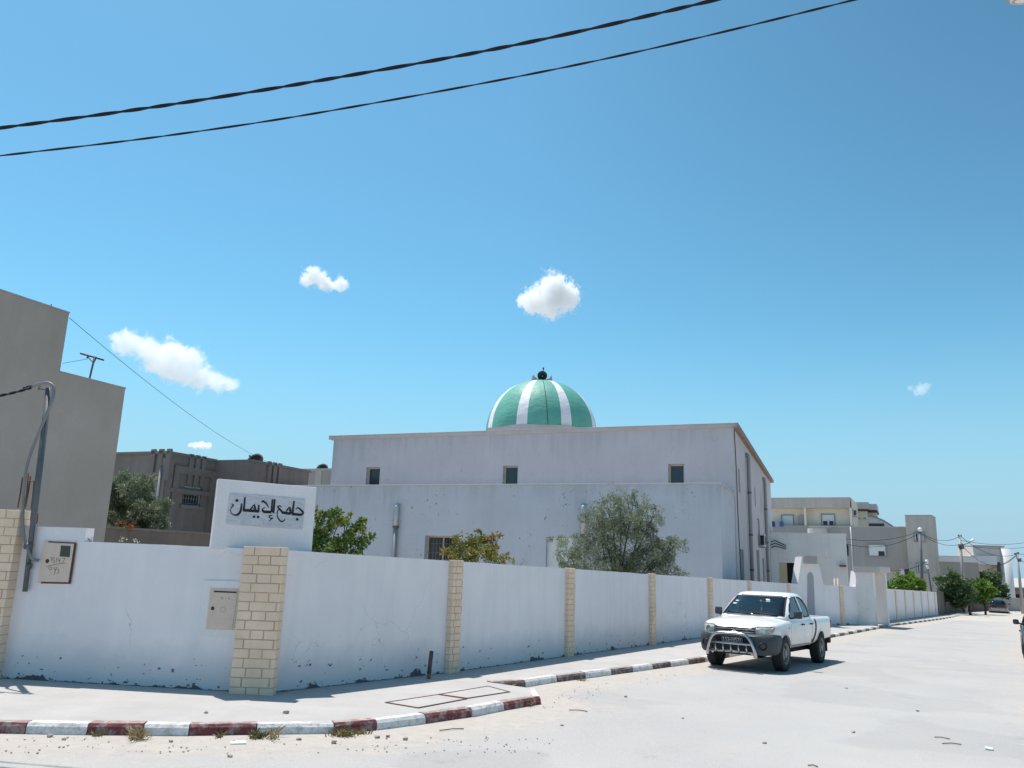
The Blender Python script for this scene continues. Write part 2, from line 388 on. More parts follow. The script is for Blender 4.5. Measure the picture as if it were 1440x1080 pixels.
M['soil'] = soil('sandy_ground', (.42, .385, .34), (.50, .47, .42))
def kerbm(name, c, wear):
    t = NT(name); v = t.pos(); n = t.ramp(t.noise(v, 9, 6, .7), (.48, 0), (.60, 1)); f = t.noise(v, 55, 3)
    k = t.mix(t.math('MULTIPLY', n, wear), c, (.43, .41, .38)); k = t.mix(t.math('MULTIPLY', t.ramp(f, (.3, 1), (.5, 0)), .25), k, (.2, .18, .16))
    sz = t.n('ShaderNodeSeparateXYZ'); t.l(t.n('ShaderNodeNewGeometry').outputs['True Normal'], sz.inputs[0])
    dusty = t.math('MULTIPLY', t.ramp(sz.outputs[2], (.55, 0), (.9, 1)), t.math('MULTIPLY_ADD', n, .4, .42)); k = t.mix(dusty, k, (.46, .40, .36))   # dust on the tops; front faces keep the darker colour that stands for shade
    t.base(k); t.set(Roughness=.85); t.bump(t.math('ADD', f, t.noise(v, 8, 4)), .4, .02); return t.m
M['kred'] = kerbm('red_kerb_paint', (.17, .038, .043), .5); M['kwhite'] = kerbm('white_kerb_paint', (.74, .73, .72), .75); M['kdark'] = kerbm('faded_brown_kerb_paint', (.11, .075, .075), .45)  # red darkened so the front faces carry their shade in the colour
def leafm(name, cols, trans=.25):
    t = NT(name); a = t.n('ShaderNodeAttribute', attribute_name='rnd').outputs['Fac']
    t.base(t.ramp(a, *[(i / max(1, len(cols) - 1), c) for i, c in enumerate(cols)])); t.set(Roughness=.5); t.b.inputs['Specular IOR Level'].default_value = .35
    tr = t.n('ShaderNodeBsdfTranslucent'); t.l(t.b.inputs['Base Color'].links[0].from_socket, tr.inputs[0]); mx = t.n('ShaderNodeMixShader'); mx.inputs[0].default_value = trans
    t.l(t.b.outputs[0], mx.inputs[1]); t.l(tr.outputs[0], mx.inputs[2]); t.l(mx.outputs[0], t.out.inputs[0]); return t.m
M['olive'] = leafm('olive_leaves', [(.10, .13, .07), (.17, .21, .12), (.25, .29, .19), (.38, .42, .31)])
M['citrus'] = leafm('glossy_green_leaves', [(.05, .10, .022), (.09, .17, .032), (.15, .22, .04), (.36, .31, .06)])
M['amber'] = leafm('green_and_orange_leaves', [(.05, .09, .02), (.11, .15, .03), (.20, .21, .04), (.30, .23, .05), (.33, .16, .045)])
M['lime'] = leafm('bright_green_leaves', [(.06, .12, .02), (.14, .24, .03), (.24, .34, .05)])
M['dkgreen'] = leafm('dark_green_leaves', [(.05, .085, .035), (.095, .155, .06), (.16, .22, .09)])
M['weed'] = leafm('dry_weeds', [(.10, .11, .04), (.25, .20, .09), (.38, .29, .16)])
M['flower'] = leafm('red_orange_flowers', [(.05, .08, .02), (.30, .12, .03), (.42, .06, .03)])
CLOUDS, SKY, SUN, EXPO = True, (1.0, .6, 2.2, .12), 3.35, 0.76
TINT, EAST, HORI = (.46, .80, .785), .95, (1.90, 2.9, 3.75)
# ---------------------------------------------------------------- ground, road, pavement, kerb
def gpt(s, t):      # street coordinates: s along the sloping street, t to its right (away from the wall)
    return GC + GD * s + V((GD.y, -GD.x)) * t
def sheet(name, s0, s1, ds, t0, t1, dt, off, mat, dust=None, jit=0):
    bm = B(); g = []
    ns, nt = int((s1 - s0) / ds) + 1, int((t1 - t0) / dt) + 1
    for i in range(ns):
        r = []
        for j in range(nt):
            p = gpt(s0 + i * ds, t0 + j * dt); r.append(bm.verts.new((p.x, p.y, gz(p.x, p.y) + off)))
        g.append(r)
    for i in range(ns - 1):
        for j in range(nt - 1): bm.faces.new((g[i][j], g[i][j + 1], g[i + 1][j + 1], g[i + 1][j]))
    P = [v.co.copy() for v in bm.verts]
    me = bpy.data.meshes.new(name); bm.to_mesh(me); bm.free(); o = bpy.data.objects.new(name, me); COL.objects.link(o); me.materials.append(mat)
    if dust:
        a = me.attributes.new('dust', 'FLOAT', 'POINT')
        a.data.foreach_set('value', [dust(p.x, p.y) for p in P])
    return struct(o)
bm = B()
g = [[bm.verts.new((x, y, gz(x, y) - KH - .012 if hypot(x, y) < 400 else gz(x, y) - 1)) for y in (-600, -60, -20, 20, 60, 95, 140, 400, 1500)] for x in (-1200, -300, -60, -20, 20, 60, 120, 300, 1200)]
for i in range(8):
    for j in range(8): bm.faces.new((g[i][j], g[i + 1][j], g[i + 1][j + 1], g[i][j + 1]))
struct(obj('ground', bm, M['soil']))
# kerb lines, read as points where the stones meet the road
KN = [ong(px, py, -KH) for px, py in ((-420, 1022), (-150, 1029), (0, 1031), (100, 1033), (264, 1034.5), (355, 1033), (470, 1031.5), (530, 1026.5), (599, 1017.5), (664, 1008), (709, 999), (761, 990))]
KE = [ong(px, py, -KH) for px, py in ((761, 990), (755, 978))]
KF = [ong(px, py, -KH) for px, py in ((692, 969.5), (739.5, 966.3), (784, 959), (824, 954), (985, 932))]
kd = (KF[-1] - KF[1]).normalized()
KG = [ong(px, py, -KH) for px, py in ((1165, 897.5), (1243, 883))]
KH2 = [ong(px, py, -KH) for px, py in ((1262, 879.5), (1300, 874.5), (1340, 868.8), (1353, 866))]
def segd(x, y, L):
    p = V((x, y)); best = 9e9
    for a, b in zip(L, L[1:]):
        a2, b2 = V((a.x, a.y)), V((b.x, b.y)); ab = b2 - a2; t = max(0, min(1, (p - a2).dot(ab) / ab.length_squared)); best = min(best, (p - a2 - ab * t).length)
    return best
Kall = [KN, KF + KG, KH2]
def dust(x, y):
    d = min(segd(x, y, L) for L in Kall)
    a = max(0, 1.05 - d / 1.7)
    p = V((x, y)) - GC; t = p.x * GD.y - p.y * GD.x; s = p.x * GD.x + p.y * GD.y
    w = 6.6 if s > 8 else 6.6 + (8 - s) * .15
    b = max(0, min(1, (t - w - .2) / 3.0)) * .70
    if x < -.5 and y < 9.3: b = max(b, min(1, (9.3 - y) / 3) * .25)
    return max(a, b)
sheet('road', -14, 100, .40, -24, 27, .40, -KH - .004, M['road'], dust)
# pavement: one slab between kerb line and walls
def inset(L, d):
    out = []
    for i, p in enumerate(L):
        t = (L[min(i + 1, len(L) - 1)] - L[max(i - 1, 0)]); n = V((-t.y, t.x, 0)).normalized(); out.append(p + n * d)
    return out
def onpave(p, off=0): return V((p.x, p.y, gz(p.x, p.y) + off))
near = [onpave(p) for p in inset(KN, .08)]; near[-1] = onpave(near[-1] - (near[-1] - near[-2]).normalized() * .08)
far = [onpave(p) for p in inset(KF + KG, .08)]
far2 = [onpave(p) for p in inset(KH2, .08)]
W0 = V((-.93, 14.40, 0)); WAZ = R(30.9)                        # near boundary wall: line through the second pillar
WC = V((-3.02, 11.22, 0))
FA = ong(1231, 876.5); FB = ong(1320, 865); FAZ = atan2(FB.x - FA.x, FB.y - FA.y)   # far boundary wall
WLd = V((-1, .085, 0)).normalized()                              # left wing runs to the left from the corner
def wallpt(px): return onpl(px, 800, W0, WAZ)
back = [FB + V((sin(FAZ), cos(FAZ), 0)) * 1.2 + V((-1.5, 1.5, 0)), FA + V((-.9, .6, 0)), V((6.6 - .25, 27.1, 0)), W0 + V((-.3, .2, 0)), WC + V((-.2, .3, 0)), WC + WLd * 25 + V((0, .3, 0))]
poly = near + [onpave(KE[1] + V((-.1, .02, 0)))] + far + far2 + [onpave(p) for p in back]
bm = B(); vs = [bm.verts.new(p) for p in poly]; f = bm.faces.new(vs); bm.normal_update(); r = bmesh.ops.triangulate(bm, faces=[f], ngon_method='EAR_CLIP')
e = [x for x in bm.edges if x.is_boundary]; ex = bmesh.ops.extrude_edge_only(bm, edges=e)
for v in [x for x in ex['geom'] if isinstance(x, bmesh.types.BMVert)]: v.co.z -= KH + .02
struct(obj('pavement', bm, M['pave']))
# yard behind the walls
bm = B(); Y = [WC + V((-.02, .12, 0)), WC + WLd * 60 + V((0, .1, 0)), V((-60, 120, 0)), V((60, 120, 0)), FB + V((-.1, 2.5, 0)), FB + V((-.4, .1, 0)), FA + V((-.6, .3, 0)), onpl(1108, 840, W0, WAZ) + V((-.1, .06, 0)), W0 + V((-.1, .06, 0))]
bm.faces.new([bm.verts.new((p.x, p.y, gz(p.x, p.y) + .02)) for p in Y])
struct(obj('yard', bm, M['soil']))
# kerb stones
def kerb(L, breaks, mats, lift=.004, w=.15, jit=.006):
    """stones laid along polyline L, cut at arc lengths 'breaks'"""
    cum = [0]
    for a, b in zip(L, L[1:]): cum.append(cum[-1] + (b - a).length)
    def P(s):
        s = max(0, min(cum[-1] - 1e-4, s))
        for i in range(len(L) - 1):
            if s <= cum[i + 1]: return L[i].lerp(L[i + 1], (s - cum[i]) / (cum[i + 1] - cum[i]))
    for k, (a, b) in enumerate(zip(breaks, breaks[1:])):
        if b - a < .05: continue
        n = max(2, int((b - a) / .25) + 1); rows = []
        dz = random.uniform(-jit, jit); dn = random.uniform(-jit, jit)
        for i in range(n + 1):
            s = a + .006 + (b - a - .012) * i / n; p = P(s); t = P(s + .05) - P(s - .05); t.z = 0; t.normalize(); nn = V((-t.y, t.x, 0))
            zt = gz(p.x, p.y) + lift + dz; ch = .022
            prof = [(0 + dn, -KH - .03), (.012 + dn, -ch - .01), (.035 + dn, 0), (w, .002), (w, -KH)]
            prof = [(x + random.uniform(-.003, .003), z + random.uniform(-.003, .003)) for x, z in prof]
            rows.append([bmk.verts.new(V((p.x, p.y, zt + z)) + nn * x) for x, z in prof])
        for r0, r1 in zip(rows, rows[1:]):
            for j in range(len(prof) - 1):
                f = bmk.faces.new((r0[j], r0[j + 1], r1[j + 1], r1[j])); f.material_index = mats[k % len(mats)]; f.smooth = False
        for r0 in (rows[0], rows[-1]): f = bmk.faces.new(r0); f.material_index = mats[k % len(mats)]
def arcs(L, pxs):
    """arc lengths of sight-line points along L"""
    cum = [0]; out = []
    for a, b in zip(L, L[1:]): cum.append(cum[-1] + (b - a).length)
    for q in pxs:
        best = (9e9, 0)
        for i in range(len(L) - 1):
            ab = L[i + 1] - L[i]; t = max(0, min(1, (q - L[i]).dot(ab) / ab.length_squared)); d = (L[i] + ab * t - q).length
            if d < best[0]: best = (d, cum[i] + t * ab.length)
        out.append(best[1])
    return out
bmk = B()
br = arcs(KN, [ong(px, py, -KH) for px, py in ((-330, 1024), (-240, 1026), (-150, 1029), (-60, 1030), (35, 1031.5), (122, 1033), (200, 1034), (265, 1034.5), (360, 1033), (470, 1031.5), (530, 1026.5), (599, 1017.5), (664, 1008), (709, 999), (761, 990))])
kerb(KN, br, [0, 1, 0, 0, 1, 0, 1, 1, 0, 1, 0, 1, 0, 0] if False else [1, 0, 1, 0, 1, 0, 1, 0, 1, 0, 1, 0, 1, 0])
kerb(KE, [0, (KE[1] - KE[0]).length], [1], w=.12)
L = KF + KG; tot = sum((b - a).length for a, b in zip(L, L[1:]))
b0 = arcs(L, [ong(px, py, -KH) for px, py in ((692, 969.5), (739.5, 966.3), (784, 959), (824, 954), (860, 949), (892, 945), (918, 941), (944, 937.5), (968, 934))])
s = b0[-1]
while s < tot - .5: s += random.uniform(.85, 1.05); b0.append(min(s, tot))
kerb(L, b0, [0, 1] + [2, 1] * 40 if False else [2, 1] * 40)
kerb(L, b0[:2], [0], lift=.006, w=.153)
tot = sum((b - a).length for a, b in zip(KH2, KH2[1:])); kerb(KH2, [i * .95 for i in range(int(tot / .95) + 1)], [2, 1])
struct(obj('kerb', bmk, [M['kred'], M['kwhite'], M['kdark']]))
# low step where the driveway crosses the pavement stays flush: no kerb between the two far runs

# manhole slabs set in the pavement
def slab(pxs, label):
    P = [ong(*q) for q in pxs]; bm = B(); up = GN * .006
    prism(bm, [p - GN * .03 for p in P], GN * .036, 0)
    c = sum((P[i] for i in range(4)), V()) / 4
    t = thing('manhole_cover', label, 'manhole', c)
    obj('concrete_slab', bm, M['pave'], t)
    fr_ = B(); 
    for i in range(4):
        a, b = P[i] + up * .5, P[(i + 1) % 4] + up * .5; d = (b - a).normalized(); n = d.cross(GN) * .016
        prism(fr_, [a - n - d * .012, b - n + d * .012, b + n + d * .012, a + n - d * .012], GN * .007)
    obj('steel_frame', fr_, M['rust'], t)
    return t
slab(((543, 988.5), (588, 996), (655, 983.5), (615, 977.5)), 'square concrete manhole slab with rusty steel rim, the one nearer the corner pillar')
slab(((618, 977), (657, 982.5), (716, 973.5), (686, 965.5)), 'square concrete manhole slab with rusty steel rim, the one beside the red kerb stone')
# ---------------------------------------------------------------- boundary walls
WH = 1.875
def wallrun(name, A, Bp, parent, h=WH, th=.2, mat=None, face=None, top=None, dz=0):
    """straight plastered wall from A to B following the slope, UV in metres; N = street side"""
    d = V((Bp.x - A.x, Bp.y - A.y, 0)); Lg = d.length; d.normalize(); N = V((d.y, -d.x, 0)) if face is None else face
    bm = B(); uvl = bm.loops.layers.uv.new('UVMap'); n = max(2, int(Lg / .4)); rows = []
    for i in range(n + 1):
        p = V((A.x, A.y, 0)) + d * (Lg * i / n); zb = gz(p.x, p.y) - .05; zt = gz(p.x, p.y) + h + dz + random.uniform(-.004, .004)
        rows.append([bm.verts.new(q) for q in (p + V((0, 0, zb)), p + V((0, 0, zt)), p - N * th + V((0, 0, zt)), p - N * th + V((0, 0, zb)))])
    for i in range(n):
        for j in range(3):
            f = bm.faces.new((rows[i][j], rows[i + 1][j], rows[i + 1][j + 1], rows[i][j + 1]))
            for lp in f.loops:
                ii = i if lp.vert in rows[i] else i + 1; jj = rows[ii].index(lp.vert)
                lp[uvl].uv = (Lg * ii / n + A.x * 1.7, (0, h, h + th, h * 2 + th)[jj] - (.05 if jj == 0 else 0))
    for r_ in (rows[0], rows[-1]):
        f = bm.faces.new(r_)
        for lp, k_ in zip(f.loops, range(4)): lp[uvl].uv = (k_ * .07, 1.0 + .1 * k_)
    return obj(name, bm, mat or M['wall'], parent)
def brickpillar(P, d, w, dep, h, parent, courses=17, name='stone_pillar', pattern=((.36, .70), (.24, .92))):
    """pillar of rough stone courses, front face centred on P, width w along d, standing out towards N"""
    N = V((d.y, -d.x, 0)); zb = gz(P.x, P.y) - .03; bm = B()
    a = P - d * w / 2; prism(bm, [a + V((0, 0, zb)), a + d * w + V((0, 0, zb)), a + d * w + N * (dep - .012) + V((0, 0, zb)), a + N * (dep - .012) + V((0, 0, zb))], V((0, 0, h + .02)), 1)
    ch = (h + .03) / courses; rs = random.Random(int(P.x * 100))
    for c in range(courses):
        cuts = [0] + [x + rs.uniform(-.03, .03) for x in pattern[c % 2]] + [1]
        for x0, x1 in zip(cuts, cuts[1:]):
            g = .007; o = rs.uniform(-.004, .006)
            u0, u1 = x0 * w + (g if x0 > 0 else -.006), x1 * w - (g if x1 < 1 else -.006); z0 = zb + c * ch + g * .7; z1 = zb + (c + 1) * ch - g * .7
            vs = [bm.verts.new(a + d * u + N * n_ + V((0, 0, z))) for z in (z0, z1) for u, n_ in ((u0, -.01), (u1, -.01), (u1, dep + o), (u0, dep + o))]
            boxf(bm, vs, .006, 0)
    return obj(name, bm, [M['stone'], M['mortar']], parent)
# left wing with the corner pillar
d31 = V((sin(WAZ), cos(WAZ), 0)); fd = V((sin(FAZ), cos(FAZ), 0))
lw = thing('boundary_wall', 'white rendered wall with two meter cabinets, running left from the broad beige corner pillar', 'wall', onpave(WC + WLd * 4))
LWe = WC + WLd * 30
wallrun('wall_panel', LWe, WC + WLd * .32, lw)
# raised piece above the left meter cabinet
pL = onpl(-200, 760, WC, atan2(-WLd.x, -WLd.y)); pR = onpl(119, 760, WC, atan2(-WLd.x, -WLd.y))
zr = onpl(90, 741.5, WC, atan2(-WLd.x, -WLd.y)).z
bm = B(); dl = -WLd; Nl = V((dl.y, -dl.x, 0)); a = pL + (-Nl) * .0; hz = gz(pR.x, pR.y) + WH - .002
prism(bm, [V((q.x, q.y, hz)) - Nl * .002 for q in (pL, pR)] + [V((q.x, q.y, hz)) - Nl * .198 for q in (pR, pL)], V((0, 0, zr - hz)))
obj('raised_parapet', bm, M['signwhite'], lw)
# corner pillar, wide, turned a little towards the corner
cpd = V((1, -.04, 0)).normalized(); cL, cR_ = onpl(336, 870, WC + V((0, -.1, 0)), R(92)), onpl(394, 870, WC + V((0, -.1, 0)), R(92))
cP = (cL + cR_) / 2; cw = (cR_ - cL).length
brickpillar(V((cP.x, cP.y, 0)) + V((0, .1, 0)), cpd, cw, .17, WH + .035, lw, 16)
# left pillar at the picture's edge
lp0 = onpl(-42, 850, WC + V((0, -.17, 0)), R(94.9)); lp1 = onpl(8, 850, WC + V((0, -.17, 0)), R(94.9))
lpc = (lp0 + lp1) / 2; ltop = at(20, 716, lp1.y).z
lpil = thing('gate_pillar', 'tall beige stone pillar with rusty rods on top at the left edge', 'pillar', onpave(lpc))
brickpillar(V((lpc.x, lpc.y, 0)) + V((0, .24, 0)), V((1, -.085, 0)).normalized(), (lp1 - lp0).length, .24, ltop - gz(lpc.x, lpc.y), lpil, 19, pattern=((.2, .62), (.45, .9)))
# near street wall
nw = thing('boundary_wall', 'long white rendered street wall with narrow beige stone pillars, behind the pickup', 'wall', onpave(W0))
PXP = [(636.5, 860), (799, 860), (915.5, 855), (997.5, 850), (1053.5, 845), (1108, 842), (1183.5, 850)]
gateN = [ (1128, 820), (1201, 824) ]
NWend = onpl(1209, 840, W0, WAZ)
# the gate end must meet the far wall on the ground: bend the wall where the portal stands
K1 = onpl(1108, 840, W0, WAZ); G1 = ong(1208, 878.5); GAZ = atan2(G1.x - K1.x, G1.y - K1.y)
CW = onpl(391, 870, V((0, 11.30, 0)), R(90)); P2 = onpl(636.5, 860, W0, WAZ)
wallrun('wall_panel', CW, P2, nw); wallrun('wall_panel', P2, K1, nw)
for px, py in PXP[:5]:
    p = onpl(px, py, W0, WAZ); brickpillar(V((p.x, p.y, 0)), d31, .30, .09, WH + .02, nw)
# gate stretch
gt = thing('gate_portal', 'white wall of the gateway with sloping shoulders and an arched niche, beyond the pickup', 'gateway', onpave(K1))
dg = V((G1.x - K1.x, G1.y - K1.y, 0)).normalized(); NG = V((dg.y, -dg.x, 0)); G2 = onpl(1210, 850, K1, GAZ)
wallrun('wall_panel', K1, G2, gt)
for px, py in PXP[5:]:
    p = onpl(px, py, K1, GAZ); brickpillar(V((p.x, p.y, 0)), dg, .34, .06, WH + .02, gt)
def gpoly(pxs, th, name, mat, out=.0, parent=gt):
    P = [onpl(x, y, K1 + NG * out, GAZ) for x, y in pxs]; bm = B(); prism(bm, P, -NG * th); return obj(name, bm, mat, parent)
wtz = lambda px: onpl(px, 800, K1, GAZ)
def wtop(px):
    p = onpl(px, 800, K1, GAZ); return gz(p.x, p.y) + WH
def gshape(cols, th, name, mat, out):
    """profile given as (px, py or None for the wall top)"""
    P = []
    for px, py in cols:
        q = onpl(px, py or 800, K1 + NG * out, GAZ)
        if py is None: q.z = gz(q.x, q.y) + WH - .02
        P.append(q)
    bm = B(); prism(bm, P, -NG * th); return obj(name, bm, mat, gt)
niche = gshape([(1121, None), (1127.6, 783.3), (1150.6, 788.5), (1157.3, None)], .34, 'portal_crest', M['signwhite'], .004)
gshape([(1201.5, None), (1205.4, 803), (1213, 803.5), (1213, None)], .34, 'side_crest', M['signwhite'], .004)
# arched niche on the portal, drawn as a flat darker panel
PA = [onpl(x, y, K1 + NG * .02, GAZ) for x, y in ((1136, 880), (1135.8, 809), (1137.2, 806), (1139.4, 804.2), (1141.8, 805.4), (1144, 809.5), (1147.5, 882))]
bm = B(); prism(bm, PA, -NG * .05); obj('arched_niche', bm, M['pink'] if False else plain('mauve_grey_panel', (.36, .35, .39), .85), gt)
# coping slabs
ca = onpl(1130, 792.5, K1, GAZ)
bm = B(); prism(bm, [ca - NG * .3, ca + NG * .70, ca + NG * .70 + dg * .9, ca - NG * .3 + dg * .9], V((0, 0, .36))); obj('coping_slab', bm, M['pink'], gt)
# projecting porch block of the main gate
G3 = ong(1230.5, 877.3); F_az = atan2(G3.x - G1.x, G3.y - G1.y)
fb = Frame(G1, FAZ - pi / 2 + pi)   # u along the street normal
ex = (V((G3.x, G3.y, 0)) - V((G1.x, G1.y, 0)))
Nf = V((cos(FAZ), -sin(FAZ), 0)); dep = max(.8, ex.dot(Nf)); fdv = V((sin(FAZ), cos(FAZ), 0))
ztp = at(1222, 805, (G1.y + G3.y) / 2).z
base0 = V((G1.x, G1.y, 0)) - Nf * .02
bm = B(); zb = gz(G1.x, G1.y) - .2
prism(bm, [base0 + V((0, 0, zb)), base0 + Nf * (dep + .02) + V((0, 0, zb)), base0 + Nf * (dep + .02) + fdv * .55 + V((0, 0, zb)), base0 + fdv * .55 + V((0, 0, zb))], V((0, 0, ztp - zb)))
pr = thing('gate_porch', 'white porch block with a flat overhanging slab, projecting from the wall beyond the gateway', 'porch', onpave(G1))
obj('side_wall', bm, M['kiosk'], pr)
bm = B(); q0 = base0 - Nf * .06 - fdv * .12
prism(bm, [q0 + V((0, 0, ztp - .001)), q0 + Nf * (dep + .45) + V((0, 0, ztp - .001)), q0 + Nf * (dep + .45) + fdv * 3.2 + V((0, 0, ztp - .001)), q0 + fdv * 3.2 + V((0, 0, ztp - .001))], V((0, 0, .30)))
obj('roof_slab', bm, M['pink'], pr)
bm = B(); q1 = base0 + fdv * 2.5
prism(bm, [q1 + V((0, 0, zb)), q1 + Nf * (dep + .2) + V((0, 0, zb)), q1 + Nf * (dep + .2) + fdv * .5 + V((0, 0, zb)), q1 + fdv * .5 + V((0, 0, zb))], V((0, 0, ztp - zb)))
obj('side_wall', bm, M['kiosk'], pr)
# far wall
fw = thing('boundary_wall', 'far white wall with thin beige ribs, beyond the gate porch', 'wall', onpave(FA))
wallrun('wall_panel', FA - fdv * .3, FB, fw, h=WH)
for px in (1245.5, 1259.5, 1272.5, 1284.5, 1295.5, 1304.8, 1314.5):
    p = onpl(px, 845, FA, FAZ); brickpillar(V((p.x, p.y, 0)), fd, .36, .06, WH + .01, fw, 12, pattern=((.5,), (.3,)))
# ---------------------------------------------------------------- name sign on the corner
SAZ = R(62); SP = V((cP.x - .15, cP.y + .42, 0))
su = V((sin(SAZ), cos(SAZ), 0)); SN = V((su.y, -su.x, 0))
sg = thing('mosque_sign', 'white slab with a grey marble plaque of black Arabic lettering, standing on the wall corner', 'sign', V((SP.x, SP.y, gz(SP.x, SP.y) + WH)))
S4 = [onpl(x, y, SP, SAZ) for x, y in ((296.5, 772), (438, 779), (445.5, 685.5), (307.5, 673.2))]
bm = B(); vs = [bm.verts.new(p) for p in S4] + [bm.verts.new(p - SN * .17) for p in S4]
boxf(bm, [vs[i] for i in (0, 1, 5, 4, 3, 2, 6, 7)], .008)
obj('slab', bm, M['signwhite'], sg)
def spl(x, y, h): return onpl(300 + x / 10.286, 670 + y / 10.286, SP, SAZ) + SN * h
bm = B()
edge = [(238, 250), (330, 246), (400, 256), (510, 262), (640, 268), (760, 280), (900, 292), (1060, 300), (1190, 318), (1326, 326), (1318, 430), (1305, 580), (1285, 770), (1130, 762), (980, 748), (790, 742), (640, 730), (480, 712), (330, 706), (182, 694), (200, 560), (222, 380)]
prism(bm, [spl(x, y, -.01) for x, y in edge], SN * .022)
plq = obj('plaque', bm, M['marble'], sg)
bm = B(); pl2 = lambda x, y, h: spl(x, y, .0122 + h)
def st(pts, w, n=5): stroke2d(bm, pts, [q_ * 1.16 for q_ in w], pl2, .003, n)
def dt(x, y, r=20): disc2d(bm, x, y, r, pl2, .003)
# noon
st([(256, 402), (280, 404), (286, 420), (270, 434), (254, 436)], [8, 14, 16, 14, 10]); st([(284, 428), (256, 462), (246, 505), (272, 545), (318, 560), (362, 543), (392, 500), (402, 440), (408, 392)], [10, 9, 9, 12, 20, 28, 28, 24, 16]); dt(338, 348, 22)
# alif, base line, meem, ya
st([(455, 298), (446, 400), (436, 495)], [20, 24, 26]); st([(426, 488), (540, 496), (656, 506)], [34, 36, 36]); st([(524, 484), (556, 446), (590, 406)], [14, 15, 10]); st([(590, 404), (598, 440), (606, 486)], [14, 24, 28]); st([(548, 470), (566, 452), (584, 470)], [8, 8, 8])
st([(654, 412), (652, 470), (650, 512)], [20, 24, 26]); dt(586, 583); dt(645, 587)
# lam-alif with hamza
st([(694, 378), (712, 356), (736, 358)], [10, 20, 12]); st([(722, 362), (762, 392), (800, 456)], [22, 22, 8]); st([(746, 446), (716, 468), (702, 490)], [7, 12, 18]); st([(706, 488), (730, 510), (780, 514), (836, 516)], [26, 34, 36, 34]); st([(852, 333), (844, 430), (838, 520)], [20, 22, 24]); st([(884, 330), (874, 440), (866, 530)], [24, 25, 26])
st([(848, 566), (816, 566), (804, 584), (824, 604), (860, 600)], [12, 14, 14, 14, 10]); st([(856, 606), (826, 626), (804, 650)], [14, 12, 8])
# ain, meem
st([(984, 446), (966, 428), (936, 432), (930, 446), (962, 478), (1004, 530)], [8, 14, 16, 18, 22, 32]); st([(968, 466), (934, 492), (920, 540), (930, 596), (962, 640), (992, 652), (1018, 640), (1034, 610)], [14, 14, 12, 14, 18, 18, 14, 6]); st([(990, 522), (1050, 530), (1116, 540)], [34, 34, 34]); st([(1046, 510), (1070, 474), (1090, 452)], [12, 14, 16]); st([(1086, 450), (1108, 462), (1114, 538)], [14, 24, 28]); st([(1066, 500), (1084, 480), (1098, 500)], [7, 7, 7])
# jeem alif
st([(1166, 354), (1152, 450), (1142, 548)], [20, 24, 26]); st([(1132, 544), (1200, 550), (1268, 556)], [32, 34, 32]); st([(1190, 484), (1206, 460), (1232, 458), (1270, 492), (1296, 526), (1266, 558)], [8, 12, 20, 24, 24, 26]); dt(1210, 620, 20)
obj('lettering', bm, M['ink'], plq)
# ---------------------------------------------------------------- meter cabinets in the left wing
LAZ = atan2(dl.x, dl.y)
def lpt(px, py, out=0): return onpl(px, py, WC + Nl * out, LAZ)
def lbox(bm, pxs, o0, o1):
    P = [lpt(x, y, o0) for x, y in pxs]; prism(bm, P, Nl * (o1 - o0))
def lstroke(bm, pts, w, out):
    c = lpt(80, 790); 
    stroke2d(bm, [(x, y) for x, y in pts], [w] * len(pts), lambda x, y, h: lpt(x, y, out + h), .001, 3)
mc = thing('meter_cabinet', 'rusting beige meter cabinet with a dark little window, beside the steel pole', 'meter box', lpt(80, 822))
bm = B(); lbox(bm, ((57, 820), (100, 821), (108, 763), (66.5, 761)), -.05, .02); obj('casing', bm, M['metalbox'], mc)
bm = B(); lbox(bm, ((59, 818), (96.5, 819), (104.5, 765), (68, 763.5)), .019, .028); dr = obj('door', bm, M['metalbox'], mc)
bm = B(); lbox(bm, ((84, 782.5), (98, 783.5), (99.5, 768), (86, 767)), .027, .031); obj('window', bm, plain('dim_glass', (.05, .055, .045), .3), dr)
bm = B(); p = lpt(66.5, 789, .028); lathe(bm, [(0, .012), (.014, .012), (.02, .004), (.03, 0)], 14, Matrix.Translation(p) @ Nl.to_track_quat('Z', 'Y').to_matrix().to_4x4()); obj('lock', bm, M['rust'], dr, smooth=True)
bm = B()
for s_ in ([(72, 783), (73, 791)], [(77, 785), (74.5, 784), (74.5, 787.5), (77, 788), (76.5, 791), (74, 791)], [(80, 784), (79, 791)], [(82, 784), (81.5, 788), (85, 788)], [(84.5, 785), (83.5, 792)], [(87, 785), (91.5, 785), (88, 791)], [(65, 797), (76, 794), (92, 791.5)], [(71, 797), (68.5, 799), (70, 801.5), (73, 800), (71, 797)], [(76, 797), (77, 802), (80, 798)], [(80, 797), (76, 808)], [(83, 800), (81, 801), (83, 804), (80.5, 807)], [(88, 798), (88.5, 799)]): lstroke(bm, s_, .9, .028)
obj('scribbled_numbers', bm, plain('pencil_grey', (.22, .19, .17), .9), dr)
bm = B(); lbox(bm, ((96.5, 819), (99.5, 820.5), (107.6, 765), (104.8, 764)), .02, .0235); lbox(bm, ((58, 820.5), (99, 821.2), (99.3, 818.9), (58.5, 818)), .0195, .030); lbox(bm, ((68, 762.6), (107, 764.6), (107, 763), (68, 761)), .02, .0225); obj('rust_streak', bm, M['rust'], mc)
mc2 = thing('meter_cabinet', 'clean beige meter cabinet set in a white frame beside the corner pillar', 'meter box', lpt(312, 887))
bm = B(); lbox(bm, ((278.5, 894.5), (331, 896.5), (341.5, 817.5), (288, 816)), .001, .016); obj('white_surround', bm, M['signwhite'], mc2)
bm = B(); lbox(bm, ((290.5, 884.5), (330, 886), (338.5, 828), (297, 827)), .0, .026); obj('casing', bm, M['metalbox'], mc2)
